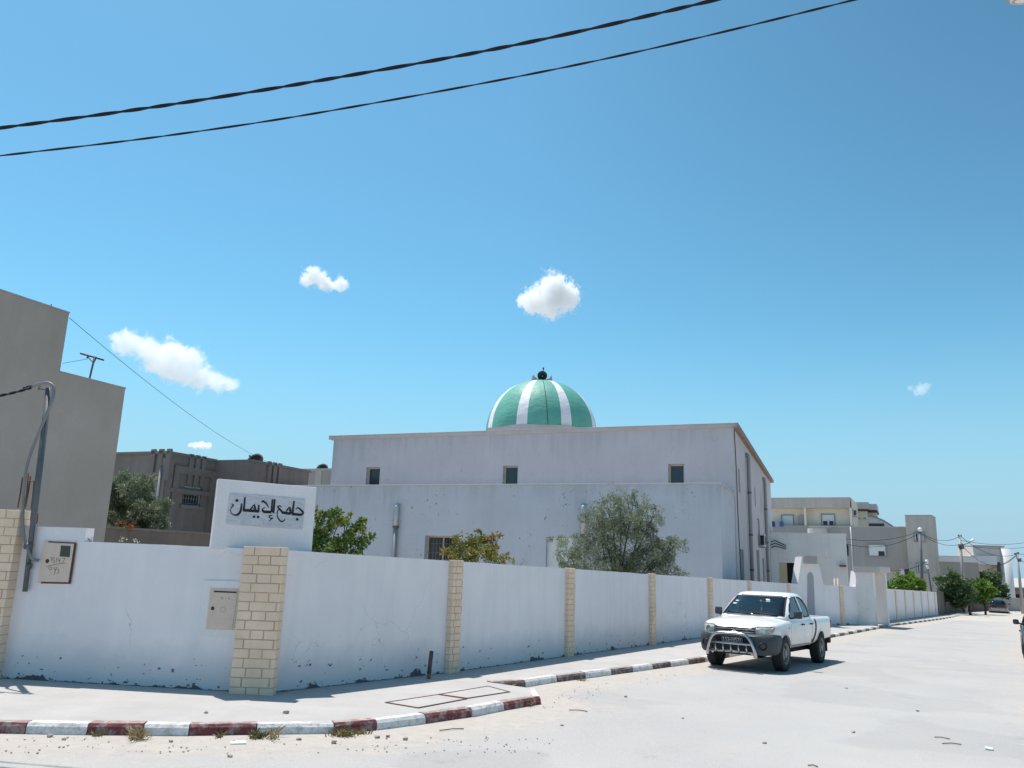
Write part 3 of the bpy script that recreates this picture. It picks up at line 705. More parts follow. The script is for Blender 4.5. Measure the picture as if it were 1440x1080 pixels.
bm = B(); lbox(bm, ((294, 882.5), (327, 884), (334.5, 831.5), (299.5, 830.5)), .025, .034); dr = obj('door', bm, M['metalbox'], mc2)
bm = B(); lbox(bm, ((300.5, 842.8), (331, 844), (332.5, 832.5), (302, 831.6)), .033, .037); obj('raised_panel', bm, M['metalbox'], dr); bm = B(); lbox(bm, ((296, 881), (325.5, 882.5), (328, 870.5), (298, 869)), .033, .0365); obj('raised_panel', bm, M['metalbox'], dr)
bm = B(); lbox(bm, ((301, 832.8), (332.6, 834), (332.8, 832.2), (301.3, 831)), .034, .0385); obj('painted_shadow_line', bm, M['dark'], dr)  # dark strip drawn in as the shadow line along the door top
bm = B(); p = lpt(299, 855.5, .034); lathe(bm, [(0, .016), (.012, .016), (.02, .006), (.026, 0)], 14, Matrix.Translation(p) @ Nl.to_track_quat('Z', 'Y').to_matrix().to_4x4()); obj('lock', bm, M['rust'], dr, smooth=True)
bm = B()
for s_ in ([(310, 839), (313, 842.5)], [(314, 839.5), (311.5, 843)], [(317, 842), (317.8, 842.3)], [(323, 840), (321.3, 841.5), (323.5, 843)]): lstroke(bm, s_, .9, .037)
a_ = [(313.6 + 3.6 * cos(k * pi / 8), 857 + 3.6 * sin(k * pi / 8)) for k in range(17)]; lstroke(bm, a_, .5, .034)
obj('painted_marks', bm, plain('faded_marks', (.30, .26, .22), .9), dr)
# ---------------------------------------------------------------- steel service pole with cables at the left
pp = lpt(35, 832, .06); ptop = at(69, 546, pp.y); ptop.x = pp.x + (ptop.x - pp.x); 
pl = thing('service_pole', 'grey steel service pole fixed to the white wall, with a cable arched over its top', 'pole', pp)
bm = B(); tube(bm, [pp, pp.lerp(ptop, .33), pp.lerp(ptop, .34), ptop], [.033, .036, .043, .046], 12); obj('mast', bm, M['galv'], pl)
def lat(px, py, o=0): return at(px, py, pp.y - o)
bm = B(); tube(bm, smoothpts([lat(44, 545, .02), lat(52, 541, .03), lat(62, 538.5, .04), lat(71, 539.5, .05), lat(76, 547, .06), lat(74, 562, .07), lat(66, 582, .07), lat(56, 605, .07), lat(44, 635, .05), lat(36, 665, .05), lat(33, 700, .05), lat(32, 730, .05), lat(34, 755, .05), lat(40, 775, .05), lat(46, 786, .04), lat(54, 788, -.02)], 5), .021, 10); obj('conduit', bm, M['conduit'], pl)
for a, b in (((55, 547), (68, 548)), ((38, 676), (50, 678))): bm = B(); tube(bm, [lat(*a, .02), lat(*b, .02)], .007, 6); obj('bracket', bm, M['rust'], pl)
bm = B(); tube(bm, [lat(54, 548, .02), lat(55, 544, .02), lat(58, 543, .02)], .006, 6); obj('cable_hook', bm, M['rust'], pl)
bm = B(); tube(bm, [lat(36, 767, .03), lat(44, 769, .03)], .05, 10); obj('clamp', bm, M['galv'], pl); bm = B(); tube(bm, [lat(38, 796, .03), lat(43, 797, .03)], .045, 10); obj('clamp', bm, M['galv'], pl)
# service cable running off to the left
cb_ = thing('service_cable', 'short black twisted cable reaching the pole from the left edge', 'cable', lat(0, 546))
bm = B(); A_, B_ = at(-150, 560, 8.8), lat(44, 545, .02); n = 60
for ph in (0, pi):
    pts = []
    for i in range(n + 1):
        t = i / n; p = A_.lerp(B_, t) - V((0, 0, .10 * 4 * t * (1 - t))); a = t * 40 + ph; pts.append(p + V((0, cos(a), sin(a))) * .011)
    tube(bm, pts, .012, 6)
obj('strands', bm, M['cable'], cb_)
bm = B(); 
for q in ((36, 545.8), (41, 544.2), (44, 543.5)): tube(bm, [lat(q[0] - 2.5, q[1] + .8, .02), lat(q[0] + 2, q[1] - .4, .02)], [.03, .024], 8)
obj('splice', bm, M['black'], cb_)
# rusty reinforcing rods
rods = [((25, 714), (31.5, 671)), ((35, 715), (40, 665)), ((36, 712), (43, 669)), ((44, 716), (48, 676)), ((51, 737), (53, 722))]
for k, (a, b) in enumerate(rods):
    Yr = lp1.y + .3 if k < 2 else pp.y + .35
    bm = B(); tube(bm, [at(*a, Yr), at((a[0] + b[0]) / 2 + .6, (a[1] + b[1]) / 2, Yr), at(*b, Yr)], .011, 6)
    o = obj('reinforcing_rod', bm, M['rust']); tag(o, ['rusty rod on the beige pillar, leftmost of the rods', 'tallest rusty rod, close to the conduit above the beige pillar', 'rusty rod leaning right just beside the tallest rod', 'rusty rod almost touching the left side of the steel pole', 'short red brown rod right of the steel pole at the wall top'][k], 'rod', 'rusty reinforcing rods by the steel pole')
# iron stub on the pavement
p0 = ong(602.5, 954.5); p1 = at(607, 915.5, p0.y)
bm = B(); tube(bm, [p0 - V((0, 0, .05)), p0 + (p1 - p0) * .2], .034, 12, mi=1); tube(bm, [p0 + (p1 - p0) * .2, p1], .034, 12)
o = obj('iron_post', bm, [plain('dark_iron', (.10, .08, .085), .8, .2, .4, 12, .3), plain('ochre_rust', (.22, .13, .05), .9)]); tag(o, 'short dark iron post with a rusty foot, standing on the pavement by the wall', 'post')
# ---------------------------------------------------------------- the mosque
MAZ = R(21.67)
d_ = ray(1031, 595); Rp = CAM + d_ * (37 / d_.y)
fm = Frame((Rp.x, Rp.y), MAZ); ZT = Rp.z
def fuv(px, py, v=0.0, fr=fm):
    """front plane of a frame at depth v -> (u, z)"""
    O = fr.O + fr.v * v; P = onpl(px, py, O, fr.az + pi / 2); return fr.uv(P)[0], P.z
def ruv(px, py, u=0.0, fr=fm):
    O = fr.O + fr.u * u; P = onpl(px, py, O, fr.az); return fr.uv(P)[1], P.z
M['white'] = plaster('white_hall_render', (.56, .53, .545), (.45, .425, .435), .6, .45, .35, .35, 34, pits=.30, top=ZT - .22, drip=.2)
uL = fuv(470, 612.5)[0]; vB = ruv(1083, 672)[0]
mq = thing('mosque', 'white two tier mosque hall with a green and white striped dome', 'mosque', fm.p(uL / 2, 0, -.5))
G0 = -1.2; 
A_u = fuv(1012.5, 681, -5.25)[0]; vA = ruv(1012.5, 681, A_u)[0]; ZA = ruv(1012.5, 681, A_u)[1]
def whole(l, r, t, b, v=0, dep=.3):
    u0, z1 = fuv(l, t, v); u1, z0 = fuv(r, b, v); return (u0, u1, z0, z1, dep)
M['annex'] = plaster('white_annex_wall_render', (.545, .56, .615), (.435, .445, .48), .6, .5, .30, .3, 34, spots=.8, pits=.10, top=ZA, drip=.22)
up = [whole(515.5, 533, 657, 683.5), whole(707.5, 727.5, 655, 681), whole(939.5, 962.5, 652.5, 680)]
up = [(a, b, ZA + .08, d, e) for a, b, c, d, e in up]
lowz = fuv(598, 753, vA)[1]
lw_ = [whole(598, 641, 753, 800, vA), whole(768, 800, 755, 806, vA)]
lw_ = [(lw_[0][0], lw_[0][1], lw_[0][3] - 1.5, lw_[0][3], .32), (lw_[1][0], lw_[1][0] + 1.3, lw_[1][3] - 2.3, lw_[1][3], .22)]
slits = []
for x0, x1, t, b in ((1037.8, 1041, 658, 693), (1060.8, 1063, 685, 713), (1069.5, 1071, 695, 722), (1077.5, 1079, 705, 729)):
    v0, z1 = ruv(x0, t); v1, z0 = ruv(x1, b); slits.append((v0, v1, z0, z1, .22))
low = []
for x0, x1, t in ((1040.5, 1045.5, 772), (1055.5, 1058, 778), (1063.5, 1067.5, 773), (1072, 1074.5, 785)):
    v0, z1 = ruv(x0, t); v1, _ = ruv(x1, t); low.append((v0, v1, z1 - 2.4, z1, .22))
bm = shell(fm, uL, 0, 0, vB, G0, ZT - .22, front=up, right=slits + low)
obj('hall_wall', bm, M['white'], mq)
bm = shell(fm, uL - 1.2, A_u, vA, -.002, G0, ZA, front=lw_)
obj('annex_wall', bm, M['annex'], mq)
bm = B(); fm.box(bm, uL - 1.26, A_u + .05, vA - .05, -.003, ZA + .001, ZA + .06, .01); obj('annex_coping', bm, M['white'], mq)
bm = B(); fm.box(bm, uL - .28, .22, -.10, vB + .22, ZT - .219, ZT - .04, .01); fm.box(bm, uL - .30, .22, -.13, vB + .22, ZT - .039, ZT, .008); rf = obj('roof_slab', bm, plaster('roof_edge_render', (.56, .51, .49), (.44, .38, .35), .6, .6, .5, .2, 20), mq)
bm = B(); fm.box(bm, .2205, .24, -.2, vB + .2, ZT - .216, ZT - .02); fm.box(bm, .002, .21, -.2, vB + .2, ZT - .235, ZT - .2195); obj('roof_edge', bm, plaster('bare_brick_edge', (.34, .24, .20), (.22, .16, .14), .7, 1.5, .3, .3, 20), rf)
# windows: frames and panes
def window(fr, hole, v, parent, right=False, frame='beigeframe', pane='dkglass', fw=.07, side=None, mull=0, ft=.06):
    a, b, c, d, dep = hole
    bmf = B(); bmp = B()
    def bx(bm_, u0, u1, z0, z1, k0, k1):
        if right: fr.box(bm_, v - k1, v - k0, u0, u1, z0, z1)
        else: fr.box(bm_, u0, u1, v + k0, v + k1, z0, z1)
    k0 = dep - ft; k1 = dep - .004
    bx(bmf, a + .001, a + fw, c, d, k0, k1); bx(bmf, b - fw, b - .001, c, d, k0, k1); bx(bmf, a + fw, b - fw, d - fw, d - .001, k0, k1); bx(bmf, a + fw, b - fw, c + .001, c + fw, k0, k1)
    for i in range(mull):
        x = a + (b - a) * (i + 1) / (mull + 1); bx(bmf, x - fw / 2, x + fw / 2, c + fw, d - fw, k0 + .004, k1 - .004)
    w = obj('window', bmf, M[frame], parent)
    bx(bmp, a + .01, b - .01, c + .01, d - .01, dep - .02, dep + .02); obj('pane', bmp, M[pane], w)
    return w
for i, h in enumerate(up):
    w_ = window(fm, h, 0, mq, pane='tealglass', fw=.075)
w_ = window(fm, lw_[0], vA, mq, mull=1, fw=.07)
bm = B(); a, b, c, d, dep = lw_[0]
for i in range(9): x = a + .18 + (b - a - .3) * i / 8; tube(bm, [fm.p(x, vA + .17, c), fm.p(x, vA + .17, d - .05)], .007, 5)
for z in (c + .25, (c + d) / 2, d - .35): tube(bm, [fm.p(a + .05, vA + .17, z), fm.p(b - .02, vA + .17, z)], .006, 5)
obj('grille', bm, M['greypipe'], w_)
a, b, c, d, dep = lw_[1]; bm = B(); fm.box(bm, a + .01, b - .01, vA + .15, vA + .26, c, d - .01)
for k in range(14): fm.box(bm, a + .10, b - .10, vA + .138, vA + .151, c + .05 + k * .155, c + .17 + k * .155)
obj('door', bm, M['shutter'], mq)
for h in slits: window(fm, h, 0, mq, right=True, frame='greypipe', fw=.05)
for h in low: window(fm, h, 0, mq, right=True, frame='beigeframe', fw=.06, mull=0)
# dome on an eight-sided plinth
Dv = 8.0; Du, Dz = fuv(761, 598, Dv); DC = fm.p(Du, Dv, 0); Dr = 78.2 / F_ * DC.y * 1.005
zt = at(761, 536.2, DC.y).z; zb = at(761, 595.5, DC.y - Dr).z + .0
zpl = at(727.5, 595, DC.y - Dr * 1.04).z
bm = B(); H8 = Dr * 1.06
ring = [DC + (fm.v * -cos(k * pi / 4) + fm.u * sin(k * pi / 4)) * H8 for k in range(8)]
prism(bm, [p + V((0, 0, ZT - .1)) for p in ring], V((0, 0, zpl - ZT + .1))); obj('dome_plinth', bm, M['white'], mq)
bm = B(); SEG = 128; NR = 30; hgt = zt - zpl; rings = []
for j in range(NR + 1):
    t = j / NR * pi / 2; rr = Dr * cos(t) ** .93 if j < NR else 0; z = zpl - .01 + hgt * sin(t) ** 1.02
    if j == NR: rings.append([bm.verts.new(DC + V((0, 0, z)))])
    else: rings.append([bm.verts.new(DC + (fm.v * -cos(2 * pi * k / SEG) + fm.u * sin(2 * pi * k / SEG)) * rr + V((0, 0, z))) for k in range(SEG)])
for j in range(NR):
    for k in range(SEG):
        k2 = (k + 1) % SEG; ang = ((k + .5) / SEG * 360 + 22.5) % 45 - 22.5
        f = bm.faces.new((rings[j][k], rings[j][k2], rings[j + 1][k2], rings[j + 1][k]) if j < NR - 1 else (rings[j][k], rings[j][k2], rings[j + 1][0])); f.smooth = True
        f.material_index = 1 if abs(ang) < 5.7 else 0
obj('dome', bm, [M['dgreen'], M['dwhite']], mq)
# cable lying over the dome
pts = []
for j in range(0, 28):
    t = j / 27 * pi / 2 * .96; a = R(20) + R(6) * (1 - j / 27); rr = Dr * cos(t) ** .93 + .03; z = zpl + hgt * sin(t) ** 1.02 + .02; pts.append(DC + (fm.v * -cos(a + MAZ * 0) + fm.u * sin(a)) * rr + V((0, 0, z)))
bm = B(); tube(bm, pts, .012, 5); o = obj('loudspeaker_cable', bm, M['cable']); tag(o, 'thin dark cable lying down the front of the green dome', 'cable')
# drain pipes
def drain(px, t, b, top_px):
    u, z = fuv(px, t, vA); bm = B(); z2 = fuv(px, b, vA)[1]
    q = lambda k, zz: fm.p(u, vA - k, zz)
    tube(bm, smoothpts([q(-.1, z - .02), q(.03, z + .01), q(.12, z - .08), q(.13, z - .35)], 4) + [q(.13, z2)], .13, 12)
    dp = obj('drain_pipe', bm, M['zinc'], mq)
    bm = B(); tube(bm, [q(.13, z2 + .02), q(.13, G0)], .095, 12); obj('lower_pipe', bm, M['greypipe'], dp)
    bm = B(); tube(bm, [q(.13, z2 + .03), q(.13, z2 - .06)], .14, 12); obj('collar', bm, M['galv'], dp)
drain(560, 712, 741, 0); drain(821.5, 712.5, 753, 0)
for px, t in ((1048, 639), (1072, 673)):
    v, z = ruv(px, t); bm = B(); q = lambda k, zz: fm.p(k, v, zz)
    tube(bm, smoothpts([q(-.1, z - .1), q(.06, z), q(.14, z - .15), q(.15, z - .4)], 4) + [q(.15, G0)], .10, 10)
    dp = obj('drain_pipe', bm, M['greypipe'], mq)
    for k in (2.0, 4.2, 6.0): bm = B(); tube(bm, [q(.15, z - k), q(.15, z - k - .1)], .115, 10); obj('collar', bm, M['galv'], dp)
# cable down the corner
v0, z0 = ruv(1031.6, 600, .03); bm = B(); tube(bm, smoothpts([fm.p(.03, .1, ZT - .3), fm.p(.05, .28, ZT - 2), fm.p(.04, .5, ZT - 4), fm.p(.05, .75, ZT - 6.2), fm.p(.05, 1.2, .4)], 5), .02, 5); o = obj('wall_cable', bm, M['cable']); tag(o, 'dark cable hanging down the right hand corner of the mosque hall', 'cable')
# outdoor unit of an air conditioner on the side wall
def aircon(fr, c, w, label, right=True, sc_=1.0):
    t = thing('air_conditioner', label, 'air conditioner', c); bm = B()
    n = fr.u if right else -fr.v; d = fr.v if right else fr.u
    Mx = Matrix((( d.x, n.x, 0), (d.y, n.y, 0), (0, 0, 1))).to_4x4(); Mx.translation = c
    obox(bm, Mx @ Matrix.Translation((0, .2, 0)), w, .34, w * .78, .02); obj('casing', bm, M['shutter'], t)
    bm = B(); obox(bm, Mx @ Matrix.Translation((-w / 2 - .004, .21, .0)), .014, .24, w * .6); obj('side_grille', bm, M['dkglass'], t)
    bm = B(); lathe(bm, [(w * .3, .372), (w * .3, .385), (w * .27, .385), (w * .27, .372)], 24, Mx @ Matrix.Translation((-w * .12, 0, 0)) @ Matrix.Rotation(-pi / 2, 4, 'X')); 
    for k in range(7): obox(bm, Mx @ Matrix.Translation((-w * .12, .379, -w * .24 + k * w * .08)), w * .5, .008, .012)
    obj('fan_guard', bm, M['black'], t)
    bm = B(); lathe(bm, [(0, .3715), (w * .29, .3715)], 24, Mx @ Matrix.Translation((-w * .12, 0, 0)) @ Matrix.Rotation(-pi / 2, 4, 'X')); obj('fan', bm, M['dark'], t)
    for s_ in (-.3, .3): bm = B(); obox(bm, Mx @ Matrix.Translation((w * s_, .19, -w * .42)), .04, .42, .04); obj('bracket', bm, M['galv'], t)
    return t
v, z = ruv(1067.5, 760); ac = aircon(fm, fm.p(0, v, z), .95, 'air conditioner unit on the mosque side wall between two grey drain pipes')
bm = B(); tube(bm, smoothpts([fm.p(.05, v - 1.6, z + 1.2), fm.p(.12, v - 1.5, z + 1.1), fm.p(.12, v - 1.2, z + .2), fm.p(.12, v - 1.0, z - .3), fm.p(.2, v - .3, z - .35)], 5), .035, 6); obj('hose', bm, M['conduit'], ac)
# loudspeakers on top of the dome
top = DC + V((0, 0, zt))
def horn(dirv, off, label, mat_out, sc_=1.0, up=0.0):
    d = V(dirv).normalized(); q = d.to_track_quat('Z', 'Y').to_matrix().to_4x4(); c = top + V(off); q.translation = c
    t = thing('horn_loudspeaker', label, 'loudspeaker', c, group='horn loudspeakers on the dome')
    bm = B(); lathe(bm, [(.05 * sc_, -.32 * sc_), (.07 * sc_, -.15 * sc_), (.12 * sc_, .02 * sc_), (.2 * sc_, .12 * sc_), (.31 * sc_, .2 * sc_), (.315 * sc_, .215 * sc_), (.29 * sc_, .2 * sc_), (.18 * sc_, .105 * sc_), (.10 * sc_, .0), (.05 * sc_, -.1 * sc_)], 28, q); obj('bell', bm, mat_out, t)
    bm = B(); lathe(bm, [(0, -.5 * sc_), (.09 * sc_, -.48 * sc_), (.1 * sc_, -.34 * sc_), (.0, -.3 * sc_)], 16, q); obj('driver', bm, M['hornlight'], t); bm = B(); lathe(bm, [(0, .12 * sc_), (.045 * sc_, .10 * sc_), (.05 * sc_, -.05 * sc_), (0, -.09 * sc_)], 12, q); obj('reflex_cone', bm, M['hornlight'], t)
    bm = B(); tube(bm, [c - d * .3 * sc_, c - d * .3 * sc_ + V((0, 0, -.3 - off[2] + .1))], .03, 6); obj('stand', bm, M['galv'], t)
horn((-.05, -1, -.03), (0, -.1, .30), 'middle horn loudspeaker on the dome, its dark round mouth facing the street', M['steelmetal'])
horn((-1, -.35, .0), (-.40, .1, .14), 'horn loudspeaker on the dome pointing left', M['hornlight'], .85)
horn((1, -.30, .0), (.40, .1, .14), 'horn loudspeaker on the dome pointing right', M['hornlight'], .85)
bm = B(); tube(bm, [top + V((.06, .1, 0)), top + V((.06, .1, .85))], .03, 6); tube(bm, [top + V((.06, .1, .82)), top + V((.06, .1, .93))], .055, 8); o = obj('lightning_rod', bm, M['steelmetal']); tag(o, 'thin dark rod with a knob standing behind the loudspeakers on the dome', 'rod')
# ---------------------------------------------------------------- big unfinished house at the left
cb = at(176, 548, 20.0); fl = Frame((cb.x, cb.y), R(22.5))
hl = thing('concrete_house', 'bare cement rendered house with a stepped roofline at the left edge', 'house', fl.p(-5, -4, gz(cb.x, cb.y)))
vs_, zs_ = ruv(90.8, 482, 0, fl); zlow = (cb.z + ruv(85, 522.5, 0, fl)[1]) / 2; zhi = (ruv(97, 440, 0, fl)[1] + ruv(0, 409, 0, fl)[1]) / 2
CA_ = ((.43, .388, .355), (.325, .28, .24), .9, .30, .22, .3, 40, .95)
bm = shell(fl, -9, 0, -14, 0, -1, zlow)
obj('wall', bm, plaster('raw_cement_lower', *CA_), hl)
bm = shell(fl, -9, -.0025, -14, vs_, zlow - .0, zhi); obj('upper_wall', bm, plaster('raw_cement_upper', *CA_, top=zhi, drip=.12), hl)
bm = B(); fl.box(bm, -.14, .012, vs_, .012, zlow + .001, zlow + .035); fl.box(bm, -.14, .01, -14, vs_ + .012, zhi + .001, zhi + .035); obj('coping', bm, M['greydk'], hl)
bm = B(); v, z = ruv(72.5, 431, -.05, fl); tube(bm, [fl.p(-.07, v, zhi + .02), fl.p(-.07, v, zhi + .10)], .012, 5); obj('iron_pin', bm, M['rust'], hl)
v, z = ruv(125, 534, -.6, fl); base = fl.p(-.6, v, zlow); an = thing('tv_antenna', 'old T shaped aerial standing on the roof of the bare cement house', 'antenna', base)
tp = at(129, 501, base.y); bm = B(); tube(bm, [base, V((base.x + .06, base.y, tp.z))], .024, 6); obj('mast', bm, M['galv'], an)
a, b = at(113, 497, base.y), at(146, 506.5, base.y); bm = B(); tube(bm, [a, b], .022, 6); obj('boom', bm, M['rust'], an)
bm = B(); tpv = V((base.x + .06, base.y, tp.z)); m2 = a.lerp(b, .5)
for s_ in (-.12, .12): tube(bm, [tpv - V((0, 0, .18)), m2 + V((s_, 0, 0))], .012, 5)
tube(bm, [at(122, 504, base.y), m2.lerp(a, .3)], .02, 5); obj('brace', bm, M['rust'], an)
bm = B(); tube(bm, [at(122, 505, base.y), at(88, 511, base.y - .5)], .006, 4); o = obj('stay_wire', bm, M['cable']); tag(o, 'faint stay wire from the roof aerial to the taller part of the cement house', 'wire')
# ---------------------------------------------------------------- brown unfinished house behind the olive tree
Yb = 37.0; c0 = at(238, 638, Yb); fb_ = Frame((c0.x, c0.y), R(21.67)); zb_ = c0.z
hb = thing('brown_house', 'dark unfinished cement house with a grilled window and grooved parapet, behind the left olive tree', 'house', fb_.p(-3, 2, -.6))
vb = ruv(303, 650, 0, fb_)[0]                            # side face runs back to the recess
wv0, wz1 = ruv(258.5, 683, 0, fb_); wv1, wz0 = ruv(281, 713, 0, fb_)
bm = shell(fb_, -7.5, 0, 0, vb, -1, zb_, right=[(wv0, wv1, wz0, wz1, .14)], front=[]); obj('wall', bm, M['brown'], hb)
u2 = fb_.uv(onpl(352, 650.5, fb_.p(0, vb, 0), fb_.az + pi / 2))[0]
v3 = fb_.uv(onpl(434, 671, fb_.p(u2, vb, 0), fb_.az))[1]
bm = shell(fb_, -7, u2, vb + .002, v3, -1, zb_ - .03); obj('rear_wall', bm, M['brown'], hb)
bm = B(); fb_.box(bm, -7.6, .1, -.1, vb + .02, zb_ + .001, zb_ + .12); fb_.box(bm, -6.9, u2 + .1, vb + .021, v3 + .1, zb_ - .028, zb_ + .09); obj('coping', bm, M['brown'], hb)
def grooves(px0, side, n=3):
    bm = B()
    for k in range(n):
        if side == 'front':
            u, z = fuv(px0, 640, 0, fb_); u += k * .48; fb_.box(bm, u - .13, u + .13, -.10, .0, zb_ - 1.25, zb_ + .22)
        else:
            fr_u = 0 if side == 'side' else u2; v = fb_.uv(onpl(px0, 645, fb_.p(fr_u, 0, 0), fb_.az))[1] + k * .42; fb_.box(bm, fr_u - .0, fr_u + .10, v - .12, v + .12, zb_ - 1.3, zb_ + .16)
    obj('parapet_block', bm, M['brown'], hb)
grooves(217, 'front'); grooves(268, 'side'); grooves(379, 'rear')
bm = B(); fb_.box(bm, .001, .10, .25, vb - .05, zb_ - 1.75, zb_ - 1.55); fb_.box(bm, .001, .07, .001, .3, -1, zb_ - .2); fb_.box(bm, -.4, -.02, -.07, -.001, -1, zb_ - .2)
fb_.box(bm, .001, .09, wv0 - .75, wv0 - .45, -1, wz1 + .9); fb_.box(bm, .001, .09, wv1 + .45, wv1 + .75, -1, wz1 + .9); fb_.box(bm, .001, .09, wv0 - .45, wv1 + .45, wz1 + .55, wz1 + .9)
fb_.box(bm, .001, .12, wv0 - .14, wv1 + .14, wz0 - .14, wz0 - .0); obj('moulding', bm, M['brown'], hb)
wh = (wv0, wv1, wz0, wz1, .14); w_ = window(fb_, wh, 0, hb, right=True, frame='shutter', fw=.05)
bm = B(); fb_.box(bm, -.13, -.09, wv0 + .05, wv1 - .05, wz1 - .40, wz1 - .01); obj('roller_shutter', bm, plain('teal_grey_shutter', (.20, .25, .26), .6), w_)
bm = B()
for i in range(7): v = wv0 + (wv1 - wv0) * (i + .5) / 7; tube(bm, [fb_.p(-.03, v, wz0), fb_.p(-.03, v, wz1)], .013, 4)
for i in range(4): z = wz0 + (wz1 - wz0) * (i + .5) / 4; tube(bm, [fb_.p(-.03, wv0, z), fb_.p(-.03, wv1, z)], .011, 4)
obj('grille', bm, M['greypipe'], w_)
bm = B(); u, z = fuv(229, 658, 0, fb_); tube(bm, [fb_.p(u, -.1, z), fb_.p(u, -.1, 0)], .075, 8); obj('drain_pipe', bm, M['greypipe'], hb)
# satellite dishes
def dish(px, py, Y, r, zbase, label, az=-.3, el=.5):
    c = at(px, py, Y); t = thing('satellite_dish', label, 'satellite dish', V((c.x, c.y, zbase)))
    d = V((sin(az), -cos(az), el)).normalized() if True else None
    q = d.to_track_quat('Z', 'Y').to_matrix().to_4x4(); q.translation = c; bm = B()
    lathe(bm, [(0, -.16 * r / .5), (r * .4, -.13 * r / .5), (r * .75, -.06 * r / .5), (r, 0), (r, .02), (r * .74, -.04 * r / .5), (0, -.13 * r / .5)], 28, q); obj('reflector', bm, M['black'], t)
    bm = B(); tube(bm, [V((c.x, c.y + .2, zbase)), V((c.x, c.y + .15, c.z))], .04, 6); obj('mast', bm, M['galv'], t)
    bm = B(); e = c + d * r * 1.0; tube(bm, [c + q.to_3x3() @ V((0, -r, 0)), e], .015, 5); tube(bm, [e - d * .08, e + d * .06], .05, 8); obj('receiver_arm', bm, M['galv'], t)
dish(358, 649, fb_.p(u2, vb + 1.5, 0).y, .48, zb_ - .05, 'black satellite dish on the roof of the brown unfinished house')
# low grey rooftop beyond, with its dish
g0 = at(400, 662.5, 60.0); fg = Frame((g0.x, g0.y), R(21.67)); hg = thing('grey_house', 'low grey flat roofed house between the brown house and the mosque', 'house', fg.p(4, 2, -1))
bm = shell(fg, -4, 9, 0, 8, -2, g0.z); obj('wall', bm, M['greydk'], hg)
bm = B(); fg.box(bm, -4.1, 9.1, -.1, 8, g0.z + .001, g0.z + .15); obj('coping', bm, M['grey'], hg)
u, z = fuv(448, 670, -.03, fg); bm = B(); fg.box(bm, u - .3, u + .25, -.04, -.001, -1, g0.z); obj('rendered_column', bm, M['grey'], hg)
dish(452.5, 660, 61.5, .52, g0.z, 'black satellite dish on the grey roof beside the mosque')
# garden wall in front of the olive tree
gw0 = at(148, 743, 21.0); gaz = R(14); e0 = onpl(330, 760, gw0, gaz); bm = B()
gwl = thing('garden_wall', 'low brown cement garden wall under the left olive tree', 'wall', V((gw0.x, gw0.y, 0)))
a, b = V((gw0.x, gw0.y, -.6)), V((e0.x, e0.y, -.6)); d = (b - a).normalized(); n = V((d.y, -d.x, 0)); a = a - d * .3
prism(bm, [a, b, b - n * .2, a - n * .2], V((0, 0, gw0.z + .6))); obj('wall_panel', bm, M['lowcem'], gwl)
bm = B(); prism(bm, [a + n * .04 + V((0, 0, gw0.z + .601)), b + n * .04 + V((0, 0, gw0.z + .601)), b - n * .24 + V((0, 0, gw0.z + .601)), a - n * .24 + V((0, 0, gw0.z + .601))], V((0, 0, .06))); obj('coping', bm, M['brown'], gwl)
# ---------------------------------------------------------------- white lodge behind the gate
k0 = at(1189.5, 752, 57.0); fk = Frame((k0.x, k0.y), MAZ); ku = fuv(1080, 751, 0, fk)[0]; gk = gz(k0.x, k0.y)
lk = thing('white_lodge', 'plain white block with a half open tan door, behind the gateway', 'building', fk.p(ku / 2, 0, gk))
du0, dz = fuv(1095.5, 791, 0, fk); du1, _ = fuv(1119, 791, 0, fk)
bm = shell(fk, ku - 2, 0, 0, 6, -2, k0.z, front=[(du0, du1, -1.5, dz, .3)]); obj('wall', bm, M['kiosk'], lk)
bm = B(); um = du0 + (du1 - du0) * .46; fk.box(bm, du0 + .01, um, .1, .18, -1.5, dz - .01)
for z0_ in (dz - 1.05, dz - 2.1): fk.box(bm, du0 + .18, um - .14, .085, .101, z0_, z0_ + .8)
obj('door', bm, M['tan'], lk)
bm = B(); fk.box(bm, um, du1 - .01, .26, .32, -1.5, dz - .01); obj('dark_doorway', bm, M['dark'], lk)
bm = B(); fk.box(bm, ku - 2.05, .04, -.04, 6, k0.z + .001, k0.z + .08); obj('coping', bm, M['signwhite'], lk)
u, z = fuv(1172, 795.5, -.4, fk); bm = B(); u0, _ = fuv(1181, 795, -.4, fk); fk.box(bm, u0 - .02, u0 + .42, -.45, 0, z - .05, z + .05); obj('canopy', bm, M['red'], lk)
u, z = fuv(1085, 764, 0, fk); bm = B()
for k in range(3): tube(bm, [fk.p(u, -.02, z + .1 - k * .2), fk.p(u + .25, -.4, z + .2 - k * .2), fk.p(u + 1.0, -.15, z - .15 - k * .12)], .035, 5)
o = obj('loose_cables', bm, M['cable']); tag(o, 'tangle of black cables sticking out of the lodge wall beside the mosque', 'cable')
for q in ((1173.5, 815), (1178, 815)):
    b_ = onpl(q[0], 826, K1 - NG * 1.2, GAZ); t_ = onpl(q[0], 813.5, K1 - NG * 1.2, GAZ)
    bm = B(); tube(bm, [b_ - V((0, 0, 1)), t_], .045, 6); o = obj('gate_post', bm, M['pink']); tag(o, ('left' if q[0] < 1175 else 'right') + ' one of two thin pale posts behind the low gateway parapet', 'post', 'thin posts behind the gateway')
